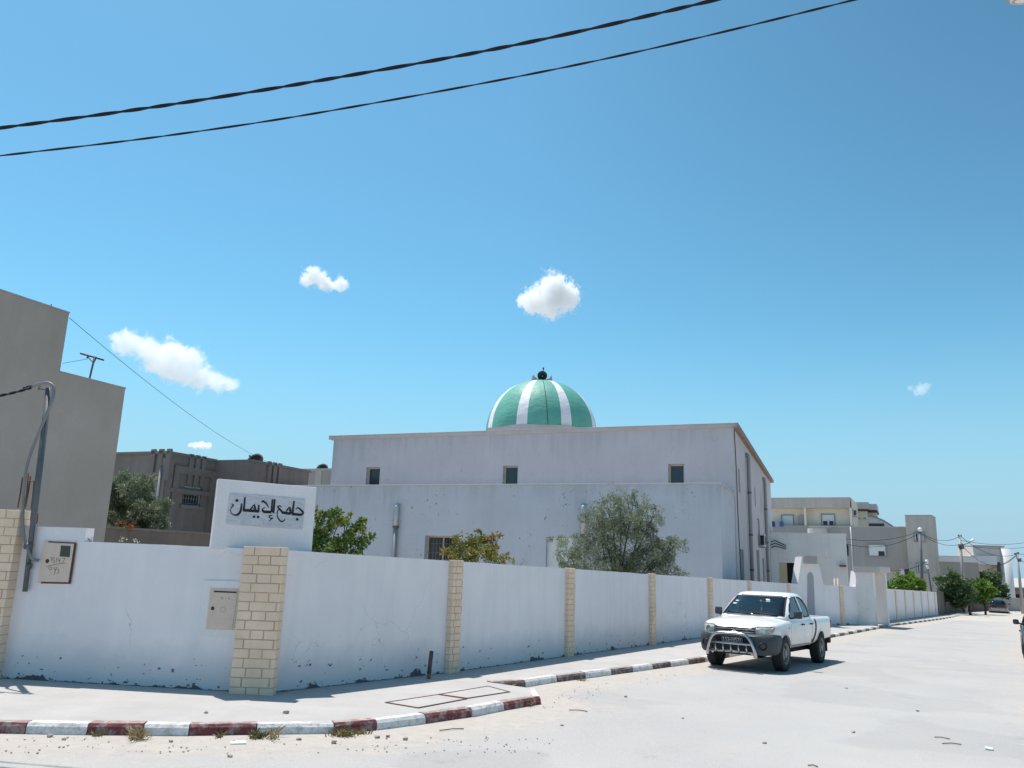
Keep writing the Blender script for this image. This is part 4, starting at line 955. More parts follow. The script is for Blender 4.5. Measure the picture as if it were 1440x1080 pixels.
# ---------------------------------------------------------------- apartment house, third floor loggia
P0 = at(1195, 699, 90.0); fa = Frame((P0.x, P0.y), R(27)); g_ = gz(P0.x, P0.y)
ap = thing('apartment_house', 'cream apartment house with a deep loggia and grey parapet bands, right of the mosque', 'apartment house', fa.p(-5, 0, g_))
z1 = P0.z; z2 = fuv(1160, 714, 0, fa)[1]; z3 = fuv(1160, 739, 0, fa)[1]; z4 = z3 - 1.1; uA = fuv(1066, 700, 0, fa)[0]
bm = B(); fa.box(bm, uA, 0, -.02, 12, z2, z1, .02); obj('parapet', bm, M['grey'], ap)
bm = B(); fa.box(bm, uA, 0, -.01, 12, z4, z3, .02); obj('lower_parapet', bm, M['greydk'], ap)
bm = B(); fa.box(bm, uA, .12, 1.0, 12, z3 - .001, z2 + .001); facade(bm, fa.p(0.121, 0, 0), fa.v, fa.u, 12, z3, z1 - .05); obj('wall', bm, M['cream'], ap)
bm = B(); fa.box(bm, uA, 0, .5, 12, g_ - 3, z4 - .001); obj('lower_wall', bm, M['cream'], ap)
ud = fuv(1132, 720, 0, fa)[0]; bm = B(); fa.box(bm, ud - .12, ud + .12, .0, 1.0, z3, z2); fa.box(bm, -.12, .121, .003, 1.0, z3, z2); obj('partition', bm, M['cream'], ap)
def simple_window(fr, l, r, t, b, v, parent, half=.55, mull=1, frame='greydk', shut='shutter'):
    u0, zt_ = fuv(l, t, v, fr); u1, zb2 = fuv(r, b, v, fr); zm = zb2 + (zt_ - zb2) * (1 - half)
    bm = B(); fw = .13
    for q in ((u0 - fw, u0, zb2 - fw, zt_ + fw), (u1, u1 + fw, zb2 - fw, zt_ + fw), (u0, u1, zt_, zt_ + fw), (u0, u1, zb2 - fw, zb2)): fr.box(bm, q[0], q[1], v - .10, v - .001, q[2], q[3])
    w = obj('window', bm, M[frame], parent)
    bm = B(); fr.box(bm, u0, u1, v - .05, v - .002, zm, zt_); fr.box(bm, u0, u0 + .08, v - .045, v - .002, zb2, zm); fr.box(bm, u1 - .08, u1, v - .045, v - .002, zb2, zm)
    for i in range(mull): x = u0 + (u1 - u0) * (i + 1) / (mull + 1); fr.box(bm, x - .09, x + .09, v - .045, v - .002, zb2, zm)
    obj('shutter', bm, M[shut], w)
    bm = B(); fr.box(bm, u0 + .005, u1 - .005, v - .03, v - .001, zb2 + .005, zm - .004); obj('pane', bm, M['dkglass'], w); return w
simple_window(fa, 1100, 1115.5, 725, 739, 1.0, ap, half=.97, mull=0, frame='greypipe'); simple_window(fa, 1156, 1173.5, 724, 738.5, 1.0, ap, half=.6, frame='greypipe')
u, z = fuv(1127, 733, .8, fa); bm = B(); fa.box(bm, u - .4, u + .5, .6, .99, z3, z3 + 1.1); obj('cupboard', bm, M['greydk'], ap)
for k, (a, b, c) in enumerate(((1084.5, 1090, (.05, .07, .13)), (1090.5, 1096, (.32, .38, .50)), (1096.5, 1102, (.10, .15, .30)))):
    u0, z = fuv(a, 732, .2, fa); u1, _ = fuv(b, 732, .2, fa); bm = B(); n = 8
    vs = [[bm.verts.new(fa.p(u0 + (u1 - u0) * i / n, -.04 + .04 * sin(i * 1.9 + j), z3 + (.45, .1, -.15)[j] - .03 * (i % 3))) for i in range(n + 1)] for j in range(3)]
    for j in range(2):
        for i in range(n): bm.faces.new((vs[j][i], vs[j][i + 1], vs[j + 1][i + 1], vs[j + 1][i]))
    o = obj('laundry', bm, plain('cloth', c, .9)); md = o.modifiers.new('s', 'SOLIDIFY'); md.thickness = .02
    tag(o, ('dark', 'pale blue', 'deep blue')[k] + ' washing hung over the loggia parapet of the apartment house', 'laundry', 'washing on the loggia')
v, z = ruv(1202.5, 724, .12, fa); aircon(fa, fa.p(.12, 2.0, z), 1.0, 'air conditioner unit on the side of the cream apartment house')
# second cream block with red bands behind it, and a vaulted roof
P1 = at(1221, 706, 99.0); fc = Frame((P1.x, P1.y), R(27)); cr = thing('cream_house', 'cream house with red banded roof edge and a sloping white vault, behind the grey house', 'house', fc.p(0, 2, gz(P1.x, P1.y)))
u0 = fuv(1190, 706, 0, fc)[0]; u1 = fuv(1232, 708, 0, fc)[0]; zr = fuv(1210, 716, 0, fc)[1]; zr2 = fuv(1210, 718.6, 0, fc)[1]; zl = fuv(1210, 745, 0, fc)[1]
bm = B(); fc.box(bm, u0, 0, 0, 6, zr, P1.z); fc.box(bm, .002, u1, 1, 6, zr - .05, P1.z - .15); obj('roof_block', bm, M['pink'], cr)
bm = B(); fc.box(bm, u0, -.02, -.06, 6, zr2, zr - .001); fc.box(bm, .004, u1 + .03, .94, 6, zr2 - .12, zr - .052); obj('red_band', bm, M['red'], cr)
bm = B(); fc.box(bm, u0, -.2, .2, 6, zl - 6, zr2 - .002); fc.box(bm, -.198, u1 - .1, 1.2, 6, zl - 6, zr2 - .125); obj('wall', bm, M['cream'], cr)
for q in (1208, 1216):
    u, z = fuv(q, 729, .2, fc); bm = B(); fc.box(bm, u - .15, u + .15, .15, .22, z - .12, z + .12); obj('vent', bm, M['greydk'], cr)
pv = [fuv(x, y, .6, fc) for x, y in ((1220, 727), (1226, 726.5), (1234, 729), (1244, 733.5), (1252, 738.5), (1257, 742), (1257, 760), (1220, 760))]
bm = B(); prism(bm, [fc.p(u, .6, z) for u, z in pv], fc.v * 5); obj('vault', bm, M['side'], cr)
bm = B(); 
for (a, z), (b, y) in zip(pv[:6], pv[1:6]): prism(bm, [fc.p(a, .45, z), fc.p(b, .45, y), fc.p(b, 5.7, y), fc.p(a, 5.7, z)], V((0, 0, .16)))
obj('vault_edge', bm, M['greydk'], cr)
u, z = fuv(1223.5, 739.5, .59, fc); bm = B(); fc.box(bm, u - .1, u + 1.6, .55, .61, z - .35, z + .3); obj('window', bm, M['dkglass'], cr)
# grey house
P2 = at(1277, 742, 81.0); fy = Frame((P2.x, P2.y), R(27)); gy = gz(P2.x, P2.y)
gh = thing('grey_house', 'grey rendered house with a half shuttered window, between the white lodge and the tower', 'house', fy.p(-5, 0, gy))
zt_ = P2.z; zs2 = fuv(1250, 799.5, 0, fy)[1]; uG = fuv(1138, 740, 0, fy)[0]; ul = fuv(1228, 800, 0, fy)[0]; ur = fuv(1266, 800, 0, fy)[0]
bm = B(); fy.box(bm, uG, 0, 0, 9, zs2, zt_); fy.box(bm, uG, ul, .01, 9, gy - 2, zs2 - .001); fy.box(bm, ul, 0, 1.6, 9, gy - 2, zs2 - .002); obj('wall', bm, M['greydk'], gh)
bm = B(); fy.box(bm, ul, ur, 1.5, 1.598, gy - 1, zs2 - .003); fy.box(bm, ur, ur + .35, .0, 1.6, gy - 1, zs2 - .003); obj('porch_wall', bm, M['side'], gh)
bm = B(); fy.box(bm, uG, .02, -.03, 9, zt_ + .001, zt_ + .10); obj('coping', bm, M['grey'], gh)
simple_window(fy, 1221.5, 1245.5, 766.5, 782, 0, gh, half=.55, mull=0, frame='greypipe')
u0, z0 = fuv(1222, 774, -.04, fy); u1, z1_ = fuv(1235.5, 781.5, -.04, fy); bm = B(); fy.box(bm, u0, u1, -.048, -.032, z1_, z0); obj('shutter_panel', bm, M['shutter'], gh)
simple_window(fy, 1268, 1279, 803, 812, 1.58, gh, half=.1, mull=1)
simple_window(fy, 1232, 1241, 808, 824, 1.48, gh, half=.1, mull=0, frame='greydk')
for px, b in ((1196, 796), (1276, 815)):
    u, z = fuv(px, 742, -.06, fy); bm = B(); tube(bm, [fy.p(u, -.06, zt_), fy.p(u, -.06, gy)], .055, 6); obj('drain_pipe', bm, M['shutter'], gh)
u0, z0 = fuv(1135.5, 750, -.3, fy); bm = B(); lathe(bm, [(0, 1.1), (1.0, 1.1), (1.0, 0), (0, 0)], 24, Matrix.Translation(fy.p(u0 + 1.0, -.2, zt_ - 1.3))); obj('rounded_balcony', bm, M['pink'], gh, angle=.6)
u0, z0 = fuv(1191, 775, -.02, fy); PAr = [fuv(x, y, -.03, fy) for x, y in ((1189, 782), (1189, 766), (1191, 764.5), (1193.3, 768), (1193.5, 782))]
bm = B(); prism(bm, [fy.p(u, -.03, z) for u, z in PAr], fy.v * .025); obj('arched_window', bm, M['dkglass'], gh)
# stair tower
P3 = at(1309.5, 725, 79.0); ft = Frame((P3.x, P3.y), R(33)); tw = thing('stair_tower', 'tall narrow grey stair tower with two rows of small windows', 'tower', ft.p(-1, 1, gz(P3.x, P3.y)))
u0 = fuv(1272.5, 725, 0, ft)[0]; bm = shell(ft, u0, 0, 0, 4.2, -6, P3.z); obj('wall', bm, M['grey'], tw)
bm = B(); ft.box(bm, u0 - .03, .03, -.03, 4.2, P3.z + .001, P3.z + .07); obj('coping', bm, M['greydk'], tw)
for a, b, t, bo in ((1286.5, 1292.3, 750, 760.5), (1295.5, 1299.5, 750, 760.5), (1289.5, 1294.5, 793, 804), (1299, 1302, 793, 804)): simple_window(ft, a, b, t, bo, 0, tw, half=.02, mull=0, frame='greypipe')
# low white and grey house, pale tall house, brick house
P4 = at(1379, 784.5, 96.0); f4 = Frame((P4.x, P4.y), R(17)); h4 = thing('low_house', 'low grey house with a broad white roof band, behind the dark tree', 'house', f4.p(-3, 0, -3))
u0 = fuv(1308, 784, 0, f4)[0]; zb4 = fuv(1350, 790.5, 0, f4)[1]
bm = B(); f4.box(bm, u0, 0, -.3, 8, zb4, P4.z); obj('roof_band', bm, M['side'], h4); bm = B(); f4.box(bm, u0, -.3, 0, 8, -6, zb4 - .001); obj('wall', bm, M['greydk'], h4)
z5 = fuv(1340, 782, 2, f4)[1]; bm = B(); f4.box(bm, u0, fuv(1364, 782, 2, f4)[0], 1, 7, P4.z + .001, z5); obj('set_back_parapet', bm, M['greydk'], h4)
P5 = at(1413, 769.5, 104.0); f5 = Frame((P5.x, P5.y), R(14)); h5 = thing('pale_house', 'tall pale pink house with a round corner column, behind the street trees', 'house', f5.p(-2, 0, -4))
u0 = fuv(1369, 769, 0, f5)[0]; zm = fuv(1390, 794, 0, f5)[1]; zq = fuv(1390, 781.5, 0, f5)[1]; ue = fuv(1402, 790, 0, f5)[0]
bm = B(); f5.box(bm, u0, 0, .3, 7, zq, P5.z); f5.box(bm, ue, 0, .31, 7, -7, zq - .001); f5.box(bm, u0 - .4, ue - .002, 1.4, 7, -7, zq - .002); obj('wall', bm, M['pink'], h5)
bm = B(); f5.box(bm, u0 - .4, ue, .0, 1.39, zm, zq - .003); obj('balcony_parapet', bm, M['side'], h5)
bm = B(); f5.box(bm, u0, .05, .2, 7, P5.z + .001, P5.z + .18); obj('coping', bm, M['greydk'], h5)
bm = B(); tube(bm, [f5.p(.2, .2, -6), f5.p(.1, .2, P5.z - .1)], .55, 14); obj('corner_column', bm, M['side'], h5)
bm = B(); u, z = fuv(1405, 803, .3, f5); f5.box(bm, u - .25, u + .25, .26, .309, z - 1.1, z + 1.1); obj('window', bm, M['dkglass'], h5)
P6 = at(1419, 826, 112.0); f6 = Frame((P6.x, P6.y), R(17)); h6 = thing('brick_house', 'low unfinished brick house at the right edge', 'house', f6.p(4, 0, -4))
bm = B(); f6.box(bm, -.5, 14, 0, 6, -6, P6.z - .35); obj('wall', bm, M['brick'], h6); bm = B(); f6.box(bm, -.7, 14, -.4, 6, P6.z - .349, P6.z); f6.box(bm, -.6, 14, -.2, -.002, P6.z - 1.6, P6.z - 1.35); obj('roof_slab', bm, M['brown'], h6)
u, z = fuv(1433.5, 840, 0, f6); bm = B(); f6.box(bm, u - .5, u + .5, -.05, -.003, z - .9, z + .4); obj('window', bm, M['dark'], h6)
# end-of-street walls
def lowwall(pa, pb, ya, yb, top_a, top_b, mat, label):
    a, b = at(*pa, ya), at(*pb, yb); ta, tb = at(pa[0], top_a, ya).z, at(pb[0], top_b, yb).z
    t = thing('street_wall', label, 'wall', V((a.x, a.y, min(a.z, b.z)))); bm = B(); d = V((b.x - a.x, b.y - a.y, 0)).normalized(); n = V((d.y, -d.x, 0)) * -.22
    vs = [bm.verts.new(p) for p in (V((a.x, a.y, a.z - .6)), V((b.x, b.y, b.z - .6)), V((b.x, b.y, b.z - .6)) + n, V((a.x, a.y, a.z - .6)) + n, V((a.x, a.y, ta)), V((b.x, b.y, tb)), V((b.x, b.y, tb)) + n, V((a.x, a.y, ta)) + n)]; boxf(bm, vs)
    obj('wall_panel', bm, mat, t); bm = B(); vs = [bm.verts.new(q + o_ + V((0, 0, k))) for k in (.001, .1) for q, o_ in ((V((a.x, a.y, ta)), -n * .15), (V((b.x, b.y, tb)), -n * .15), (V((b.x, b.y, tb)), n * 1.15), (V((a.x, a.y, ta)), n * 1.15))]; boxf(bm, vs); obj('coping', bm, mat, t)
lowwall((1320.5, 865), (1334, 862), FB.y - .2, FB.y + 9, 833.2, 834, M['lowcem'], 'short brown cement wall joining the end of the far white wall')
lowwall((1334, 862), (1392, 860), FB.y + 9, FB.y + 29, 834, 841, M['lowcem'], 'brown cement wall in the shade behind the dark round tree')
lowwall((1392, 861), (1470, 863), FB.y + 29, FB.y + 28, 841, 843.5, M['grey'], 'grey cement wall behind the parked dark car')
# ---------------------------------------------------------------- vehicles (local frame: x to the vehicle's own left-in-picture side, y rearwards, z up)
def carpaint(name, c, rough=.25, dirt=.12):
    t = NT(name); v = t.oc(); n = t.noise(v, 3, 5, .65)
    sp = t.n('ShaderNodeSeparateXYZ'); t.l(v, sp.inputs[0]); lowd = t.ramp(t.math('ADD', sp.outputs[2], t.math('MULTIPLY', n, .5)), (.85, 1), (1.45, 0))
    t.base(t.mix(t.math('MULTIPLY', t.math('MULTIPLY', lowd, n), dirt * 3), c, (.42, .36, .29))); t.set(Roughness=rough); t.b.inputs['Coat Weight'].default_value = .4; t.b.inputs['Coat Roughness'].default_value = .08; return t.m
def glassm(name, tint=(.55, .62, .62), mixf=.30):
    t = NT(name); g = t.n('ShaderNodeBsdfGlossy'); g.inputs['Roughness'].default_value = .03; g.inputs['Color'].default_value = (.9, .95, 1, 1)
    tr = t.n('ShaderNodeBsdfTransparent'); tr.inputs['Color'].default_value = (*tint, 1); fr = t.n('ShaderNodeFresnel'); fr.inputs['IOR'].default_value = 1.5
    mx = t.n('ShaderNodeMixShader'); t.l(t.math('MULTIPLY_ADD', fr.outputs[0], 1.0, .035), mx.inputs[0]); t.l(tr.outputs[0], mx.inputs[1]); t.l(g.outputs[0], mx.inputs[2]); t.l(mx.outputs[0], t.out.inputs[0]); return t.m
M['cwhite'] = carpaint('white_car_paint', (.76, .755, .745), dirt=.30); M['cdark'] = carpaint('dark_blue_car_paint', (.018, .026, .038)); M['cblack'] = carpaint('black_car_paint', (.014, .016, .020), dirt=.3)
M['bumper'] = plain('charcoal_bumper_plastic', (.050, .058, .064), .6, var=.2); M['chrome'] = plain('chrome', (.46, .46, .47), .24, 1.0, var=.08); M['tyre'] = plain('tyre_rubber', (.028, .028, .030), .85, var=.3, bump=.2)
M['rim'] = plain('dusty_steel_rim', (.30, .29, .275), .55, .5, var=.25); M['glass'] = glassm('car_glass'); M['cabin'] = plain('dark_cabin_trim', (.028, .03, .033), .8); M['seat'] = plain('grey_seat_cloth', (.045, .048, .052), .9)
M['lens'] = plain('headlamp_lens', (.42, .44, .38), .15, .0, var=.25, scale=14, coat=.8); M['amber'] = M['amber']; M['amberlens'] = plain('amber_lens', (.50, .30, .12), .2); M['redlens'] = plain('red_lens', (.30, .02, .02), .2)
M['plate'] = plain('black_number_plate', (.012, .012, .013), .4); M['platewhite'] = plain('white_plate_paint', (.62, .62, .62), .5); M['silver'] = plain('silver_paint', (.36, .37, .38), .35, .5)
def gmtx(o, az):
    """vehicle matrix on the sloping road: y axis along compass az (rearwards)"""
    y = V((sin(az), cos(az), 0)); y = (y - GN * y.dot(GN)).normalized(); x = y.cross(GN).normalized()
    m_ = Matrix((( x.x, y.x, GN.x), (x.y, y.y, GN.y), (x.z, y.z, GN.z))).to_4x4(); m_.translation = o; return m_
def loft(bm, secs, mi=0):
    """secs: list of (y, half profile [(x,z)..] bottom-centre to top-centre); mirrored and capped"""
    rings = []
    for y, pr in secs:
        full = [(x, z) for x, z in pr] + [(-x, z) for x, z in pr[::-1] if x > 1e-6]
        rings.append([bm.verts.new((x, y, z)) for x, z in full])
    n = len(rings[0])
    for a, b in zip(rings, rings[1:]):
        for k in range(n): f = bm.faces.new((a[k], a[(k + 1) % n], b[(k + 1) % n], b[k])); f.material_index = mi
    bm.faces.new(rings[0]).material_index = mi; bm.faces.new(rings[-1][::-1]).material_index = mi
def interp(tab, y):
    if y <= tab[0][0]: return tab[0][1:]
    for a, b in zip(tab, tab[1:]):
        if y <= b[0]:
            t = (y - a[0]) / (b[0] - a[0]); t2 = t
            return tuple(p + (q - p) * t2 for p, q in zip(a[1:], b[1:]))
    return tab[-1][1:]
def half(w, zb, zbelt, ztop, crown=.02):
    h = zbelt - zb
    return [(0, zb), (w * .7, zb), (w - .07, zb + .005), (w - .025, zb + .06), (w - .006, zb + .18), (w, zb + h * .5), (w - .002, zb + h * .72), (w - .012, zbelt - .07), (w - .035, zbelt - .022), (w - .075, zbelt + .004), (w * .78, zbelt + (ztop - zbelt) * .45), (w * .5, zbelt + (ztop - zbelt) * .85), (w * .25, ztop), (0, ztop + crown * .3)]
def bodyloft(tab, step=.09):
    bm = B(); y0, y1 = tab[0][0], tab[-1][0]; n = int((y1 - y0) / step); ys = sorted({round(y0 + (y1 - y0) * i / n, 4) for i in range(n + 1)} | {r[0] for r in tab})
    loft(bm, [(y, half(*interp(tab, y))) for y in ys]); return bm
def ring(hx, y0, y1, z, bow=.06, n=40, e=.30, off=0.0):
    pts = []; hx += off; y0 -= off; y1 += off
    for k in range(n):
        a = 2 * pi * k / n; c, s = cos(a), sin(a); x = hx * math.copysign(abs(c) ** e, c); y = (y0 + y1) / 2 + (y1 - y0) / 2 * math.copysign(abs(s) ** e, s)
        if s < 0: y -= bow * (1 - (x / hx) ** 2) * abs(s) ** .5
        else: y += bow * .5 * (1 - (x / hx) ** 2) * abs(s) ** .5
        pts.append((x, y, z))
    return pts
def cabloft(tab, off=0, zoff=0, zbot=None):
    bm = B(); rs = []
    for i, (z, hx, y0, y1) in enumerate(tab):
        zz = z + zoff if i > 0 else (zbot if zbot is not None else z); rs.append([bm.verts.new(p) for p in ring(hx, y0, y1, zz, off=off)])
    n = len(rs[0])
    for a, b in zip(rs, rs[1:]):
        for k in range(n): bm.faces.new((a[k], a[(k + 1) % n], b[(k + 1) % n], b[k]))
    bm.faces.new(rs[0][::-1]); bm.faces.new(rs[-1]); return bm
def bvh(o):
    bm = bmesh.new(); bm.from_mesh(o.data); t = BVHTree.FromBMesh(bm); bm.free(); return t
def shoot(tree, p, d, off):
    h = tree.ray_cast(V(p), V(d))
    return (h[0] - V(d) * off) if h[0] is not None else None
def decal(tree, pts2, axis, sign, th=.012, n=10, sink=.004, fallback=None):
    """plate of thickness th lying on a body; pts2 in (y,z) for axis x or (x,z) for axis y; quads are gridded"""
    bm = B(); d = V((-sign, 0, 0)) if axis == 'x' else V((0, -sign, 0))
    def P(a, b): return V((sign * 3, a, b)) if axis == 'x' else V((a, sign * 9 if sign > 0 else -3, b))
    if len(pts2) == 4:
        A, Bq, C_, D = [V(p) for p in pts2]; g = []
        for i in range(n + 1):
            row = []
            for j in range(n + 1):
                q = A.lerp(Bq, i / n).lerp(D.lerp(C_, i / n), j / n); h = shoot(tree, P(q.x, q.y), d, 0); row.append(h)
            g.append(row)
        last = None
        for row in g:
            for j, h in enumerate(row):
                if h is None: row[j] = last
                else: last = h
        vo = [[bm.verts.new(h - d * th) for h in r] for r in g]; vi = [[bm.verts.new(h + d * sink) for h in r] for r in g]
        for i in range(n):
            for j in range(n): bm.faces.new((vo[i][j], vo[i + 1][j], vo[i + 1][j + 1], vo[i][j + 1])).smooth = True
        for i in range(n):
            bm.faces.new((vo[i][0], vi[i][0], vi[i + 1][0], vo[i + 1][0])); bm.faces.new((vo[i][n], vo[i + 1][n], vi[i + 1][n], vi[i][n])); bm.faces.new((vo[0][i], vo[0][i + 1], vi[0][i + 1], vi[0][i])); bm.faces.new((vo[n][i], vi[n][i], vi[n][i + 1], vo[n][i + 1]))
    else:
        H = [shoot(tree, P(*q), d, 0) for q in pts2]; H = [h for h in H if h is not None]
        if len(H) > 2:
            a = [bm.verts.new(h - d * th) for h in H]; b = [bm.verts.new(h + d * sink) for h in H]; bm.faces.new(a)
            for i in range(len(a)): bm.faces.new((a[i], b[i], b[(i + 1) % len(a)], a[(i + 1) % len(a)]))
    return bm
def strip(tree, pts2, axis, sign, w, th=.004, sm=4):
    """narrow line (door gap, seam) following points on the body"""
    Q = smoothpts([(p[0], p[1], 0) for p in pts2], sm) if sm > 1 else [V((p[0], p[1], 0)) for p in pts2]; bm = B(); d = V((-sign, 0, 0)) if axis == 'x' else V((0, -sign, 0)); prev = None
    for i, q in enumerate(Q):
        t = (Q[min(i + 1, len(Q) - 1)] - Q[max(i - 1, 0)]).normalized(); n = V((-t.y, t.x, 0)) * w / 2; r = []
        for s_ in (1, -1):
            a = q + n * s_; P = V((sign * 3, a.x, a.y)) if axis == 'x' else V((a.x, -3 if sign < 0 else 9, a.y)); h = tree.ray_cast(P, d)[0]
            if h is None: r = None; break
            r.append(h - d * th)
        if r is None: prev = None; continue
        r = [bm.verts.new(p) for p in r]
        if prev: bm.faces.new((prev[0], prev[1], r[1], r[0]))
        prev = r
    return bm
def wheel(parent, x, y, r, w, sign, rimc, spokes=8):
    t = bpy.data.objects.new('wheel', None); COL.objects.link(t); t.parent = parent; t.location = (x, y, r)
    q = Matrix.Rotation(pi / 2 * sign, 4, 'Y')           # lathe axis -> outwards
    bm = B(); h = w / 2
    lathe(bm, [(r * .60, h - .02), (r * .66, h), (r * .86, h), (r * .95, h - .018), (r, h - .05), (r, 0), (r, -h + .05), (r * .95, -h + .018), (r * .86, -h), (r * .60, -h + .02)], 48, q)
    for k in range(40):
        for s_ in (-1, 1):
            m_ = q @ Matrix.Rotation(2 * pi * (k + (.5 if s_ > 0 else 0)) / 40, 4, 'Z') @ Matrix.Translation((r + .002, 0, s_ * (h - .055)))
            obox(bm, m_, .012, r * .09, .075)
    obj('tyre', bm, M['tyre'], t, local=True)
    bm = B(); lathe(bm, [(r * .62, h - .012), (r * .60, h - .004), (r * .56, h - .012), (r * .53, h - .05), (r * .50, h - .085), (r * .34, h - .05), (r * .20, h - .03), (r * .19, h - .005), (0, h - .003)], 40, q)
    lathe(bm, [(r * .6, -h + .02), (r * .4, 0)], 24, q); obj('rim', bm, rimc, t, local=True, angle=.6)
    bm = B()
    for k in range(spokes):
        m_ = q @ Matrix.Rotation(2 * pi * k / spokes, 4, 'Z') @ Matrix.Translation((r * .425, 0, h - .056)); lathe(bm, [(0, .012), (r * .058, .010), (r * .07, -.03)], 10, m_)
    obj('rim_holes', bm, M['dark'], t, local=True)
    return t
def seat(bm, x, y, z, w=.5):
    box(bm, x - w / 2, x + w / 2, y - .28, y + .25, z, z + .16, .05); 
    vs = [bm.verts.new(p) for p in ((x - w / 2, y + .18, z + .1), (x + w / 2, y + .18, z + .1), (x + w / 2, y + .32, z + .1), (x - w / 2, y + .32, z + .1), (x - w * .42, y + .34, z + .66), (x + w * .42, y + .34, z + .66), (x + w * .42, y + .44, z + .66), (x - w * .42, y + .44, z + .66))]
    boxf(bm, vs, .04); box(bm, x - .13, x + .13, y + .34, y + .44, z + .68, z + .88, .04)
# ------------------------------------------------ white pickup
AZT = R(35.2)
Wc = ong(1100, 943.5, -KH); ax = V((cos(AZT), -sin(AZT), 0)); ay = V((sin(AZT), cos(AZT), 0))
To = Wc - ax * .745 - ay * .92; To.z = gz(To.x, To.y) - KH - .002
tk = thing('pickup_truck', 'white double cab pickup with a chrome bull bar, parked beside the kerb', 'pickup', mtx=gmtx(To, AZT))
tab = [(.10, .60, .48, .90, .93, .02), (.14, .68, .47, .93, .97, .02), (.22, .755, .46, .97, 1.01, .03), (.36, .825, .46, 1.005, 1.055, .035), (.58, .87, .46, 1.035, 1.10, .04), (.95, .885, .46, 1.06, 1.145, .04), (1.22, .885, .46, 1.08, 1.165, .03), (1.5, .88, .46, 1.09, 1.13, .02), (2.3, .88, .46, 1.105, 1.12, .01), (3.1, .88, .47, 1.12, 1.13, .01), (3.45, .88, .50, 1.13, 1.14, .01), (4.3, .875, .54, 1.14, 1.15, .01), (4.95, .865, .58, 1.14, 1.15, .01), (5.04, .835, .60, 1.11, 1.13, .01)]
full = raw(bodyloft(tab)); tree_full = bvh(full)
cuts = []
for yy, rr in ((.92, .435), (3.92, .435)):
    for s_ in (-1, 1):
        bm = B(); lathe(bm, [(0, .52), (rr, .52), (rr, 1.2), (0, 1.2)], 40, Matrix.Translation((0, yy, .37)) @ Matrix.Rotation(pi / 2 * s_, 4, 'Y')); cuts.append(raw(bm))
bm = B(); box(bm, -.76, .76, 3.58, 4.93, .78, 1.6); cuts.append(raw(bm))
boolean(full, cuts)
full.name = full.data.name = 'body'; full.parent = tk; full.data.materials.clear(); full.data.materials.append(M['cwhite'])
for p in full.data.polygons: p.use_smooth = True
sharp(full.data, .55)
# cab
ct = [(1.04, .85, 1.20, 3.42), (1.15, .845, 1.22, 3.42), (1.25, .825, 1.34, 3.40), (1.42, .775, 1.60, 3.32), (1.56, .725, 1.83, 3.20), (1.66, .675, 2.02, 3.06), (1.715, .62, 2.14, 2.97), (1.745, .52, 2.26, 2.86), (1.755, .30, 2.42, 2.70)]
cab = raw(cabloft(ct)); tree_cab = bvh(cab)
inner = raw(cabloft([r for r in ct[:7]] , off=-.055, zoff=-.035, zbot=.9))
sw = [(1.44, 1.165), (1.72, 1.40), (2.02, 1.615), (2.16, 1.648), (2.40, 1.655), (2.42, 1.175)]
sw2 = [(2.50, 1.175), (2.49, 1.655), (2.72, 1.645), (2.92, 1.575), (3.06, 1.45), (3.10, 1.32), (3.05, 1.22), (2.94, 1.18)]
def prismx(p2, x0=-2, x1=2):
    bm = B(); prism(bm, [V((x0, y, z)) for y, z in p2], V((x1 - x0, 0, 0))); return bm
def prismy(p2, y0, y1):
    bm = B(); prism(bm, [V((x, y0, z)) for x, z in p2], V((0, y1 - y0, 0))); return bm
wsq = [(-.735, 1.185), (.735, 1.185), (.60, 1.645), (-.60, 1.645)]; rwq = [(-.56, 1.26), (.56, 1.26), (.50, 1.60), (-.50, 1.60)]
boolean(cab, [inner, raw(prismx(sw)), raw(prismx(sw2)), raw(prismy(wsq, .8, 2.3)), raw(prismy(rwq, 2.8, 3.8))])
cab.name = cab.data.name = 'cab'; cab.parent = tk; cab.data.materials.clear(); cab.data.materials.append(M['cwhite'])
for p in cab.data.polygons: p.use_smooth = True
sharp(cab.data, .5)
L_ = dict(local=True)
obj('windscreen', decal(tree_cab, wsq, 'y', -1, th=-.008, sink=.014, n=14), M['glass'], tk, **L_)
obj('rear_window', decal(tree_cab, rwq, 'y', 1, th=-.008, sink=.014, n=8), M['glass'], tk, **L_)
for s_ in (1, -1):
    for p2 in (sw, sw2): obj('side_window', decal(tree_cab, p2, 'x', s_, th=-.008, sink=.014), M['glass'], tk, **L_)
# window rubber and pillars in black
bm = B()
for s_ in (1, -1):
    for p2 in (sw + sw[:1], sw2 + sw2[:1]):
        b2 = strip(tree_cab, p2, 'x', s_, .035, .006, 1); me = bpy.data.meshes.new('t'); b2.to_mesh(me); b2.free(); bm.from_mesh(me); bpy.data.meshes.remove(me)
for p2 in (wsq + wsq[:1],):
    Q = []
    for a, b in zip(p2, p2[1:]): Q += [(a[0] + (b[0] - a[0]) * i / 10, a[1] + (b[1] - a[1]) * i / 10) for i in range(10)]
    b2 = strip(tree_cab, Q + Q[:1], 'y', -1, .035, .005, 1); me = bpy.data.meshes.new('t'); b2.to_mesh(me); b2.free(); bm.from_mesh(me); bpy.data.meshes.remove(me)
obj('window_seals', bm, M['black'], tk, **L_)
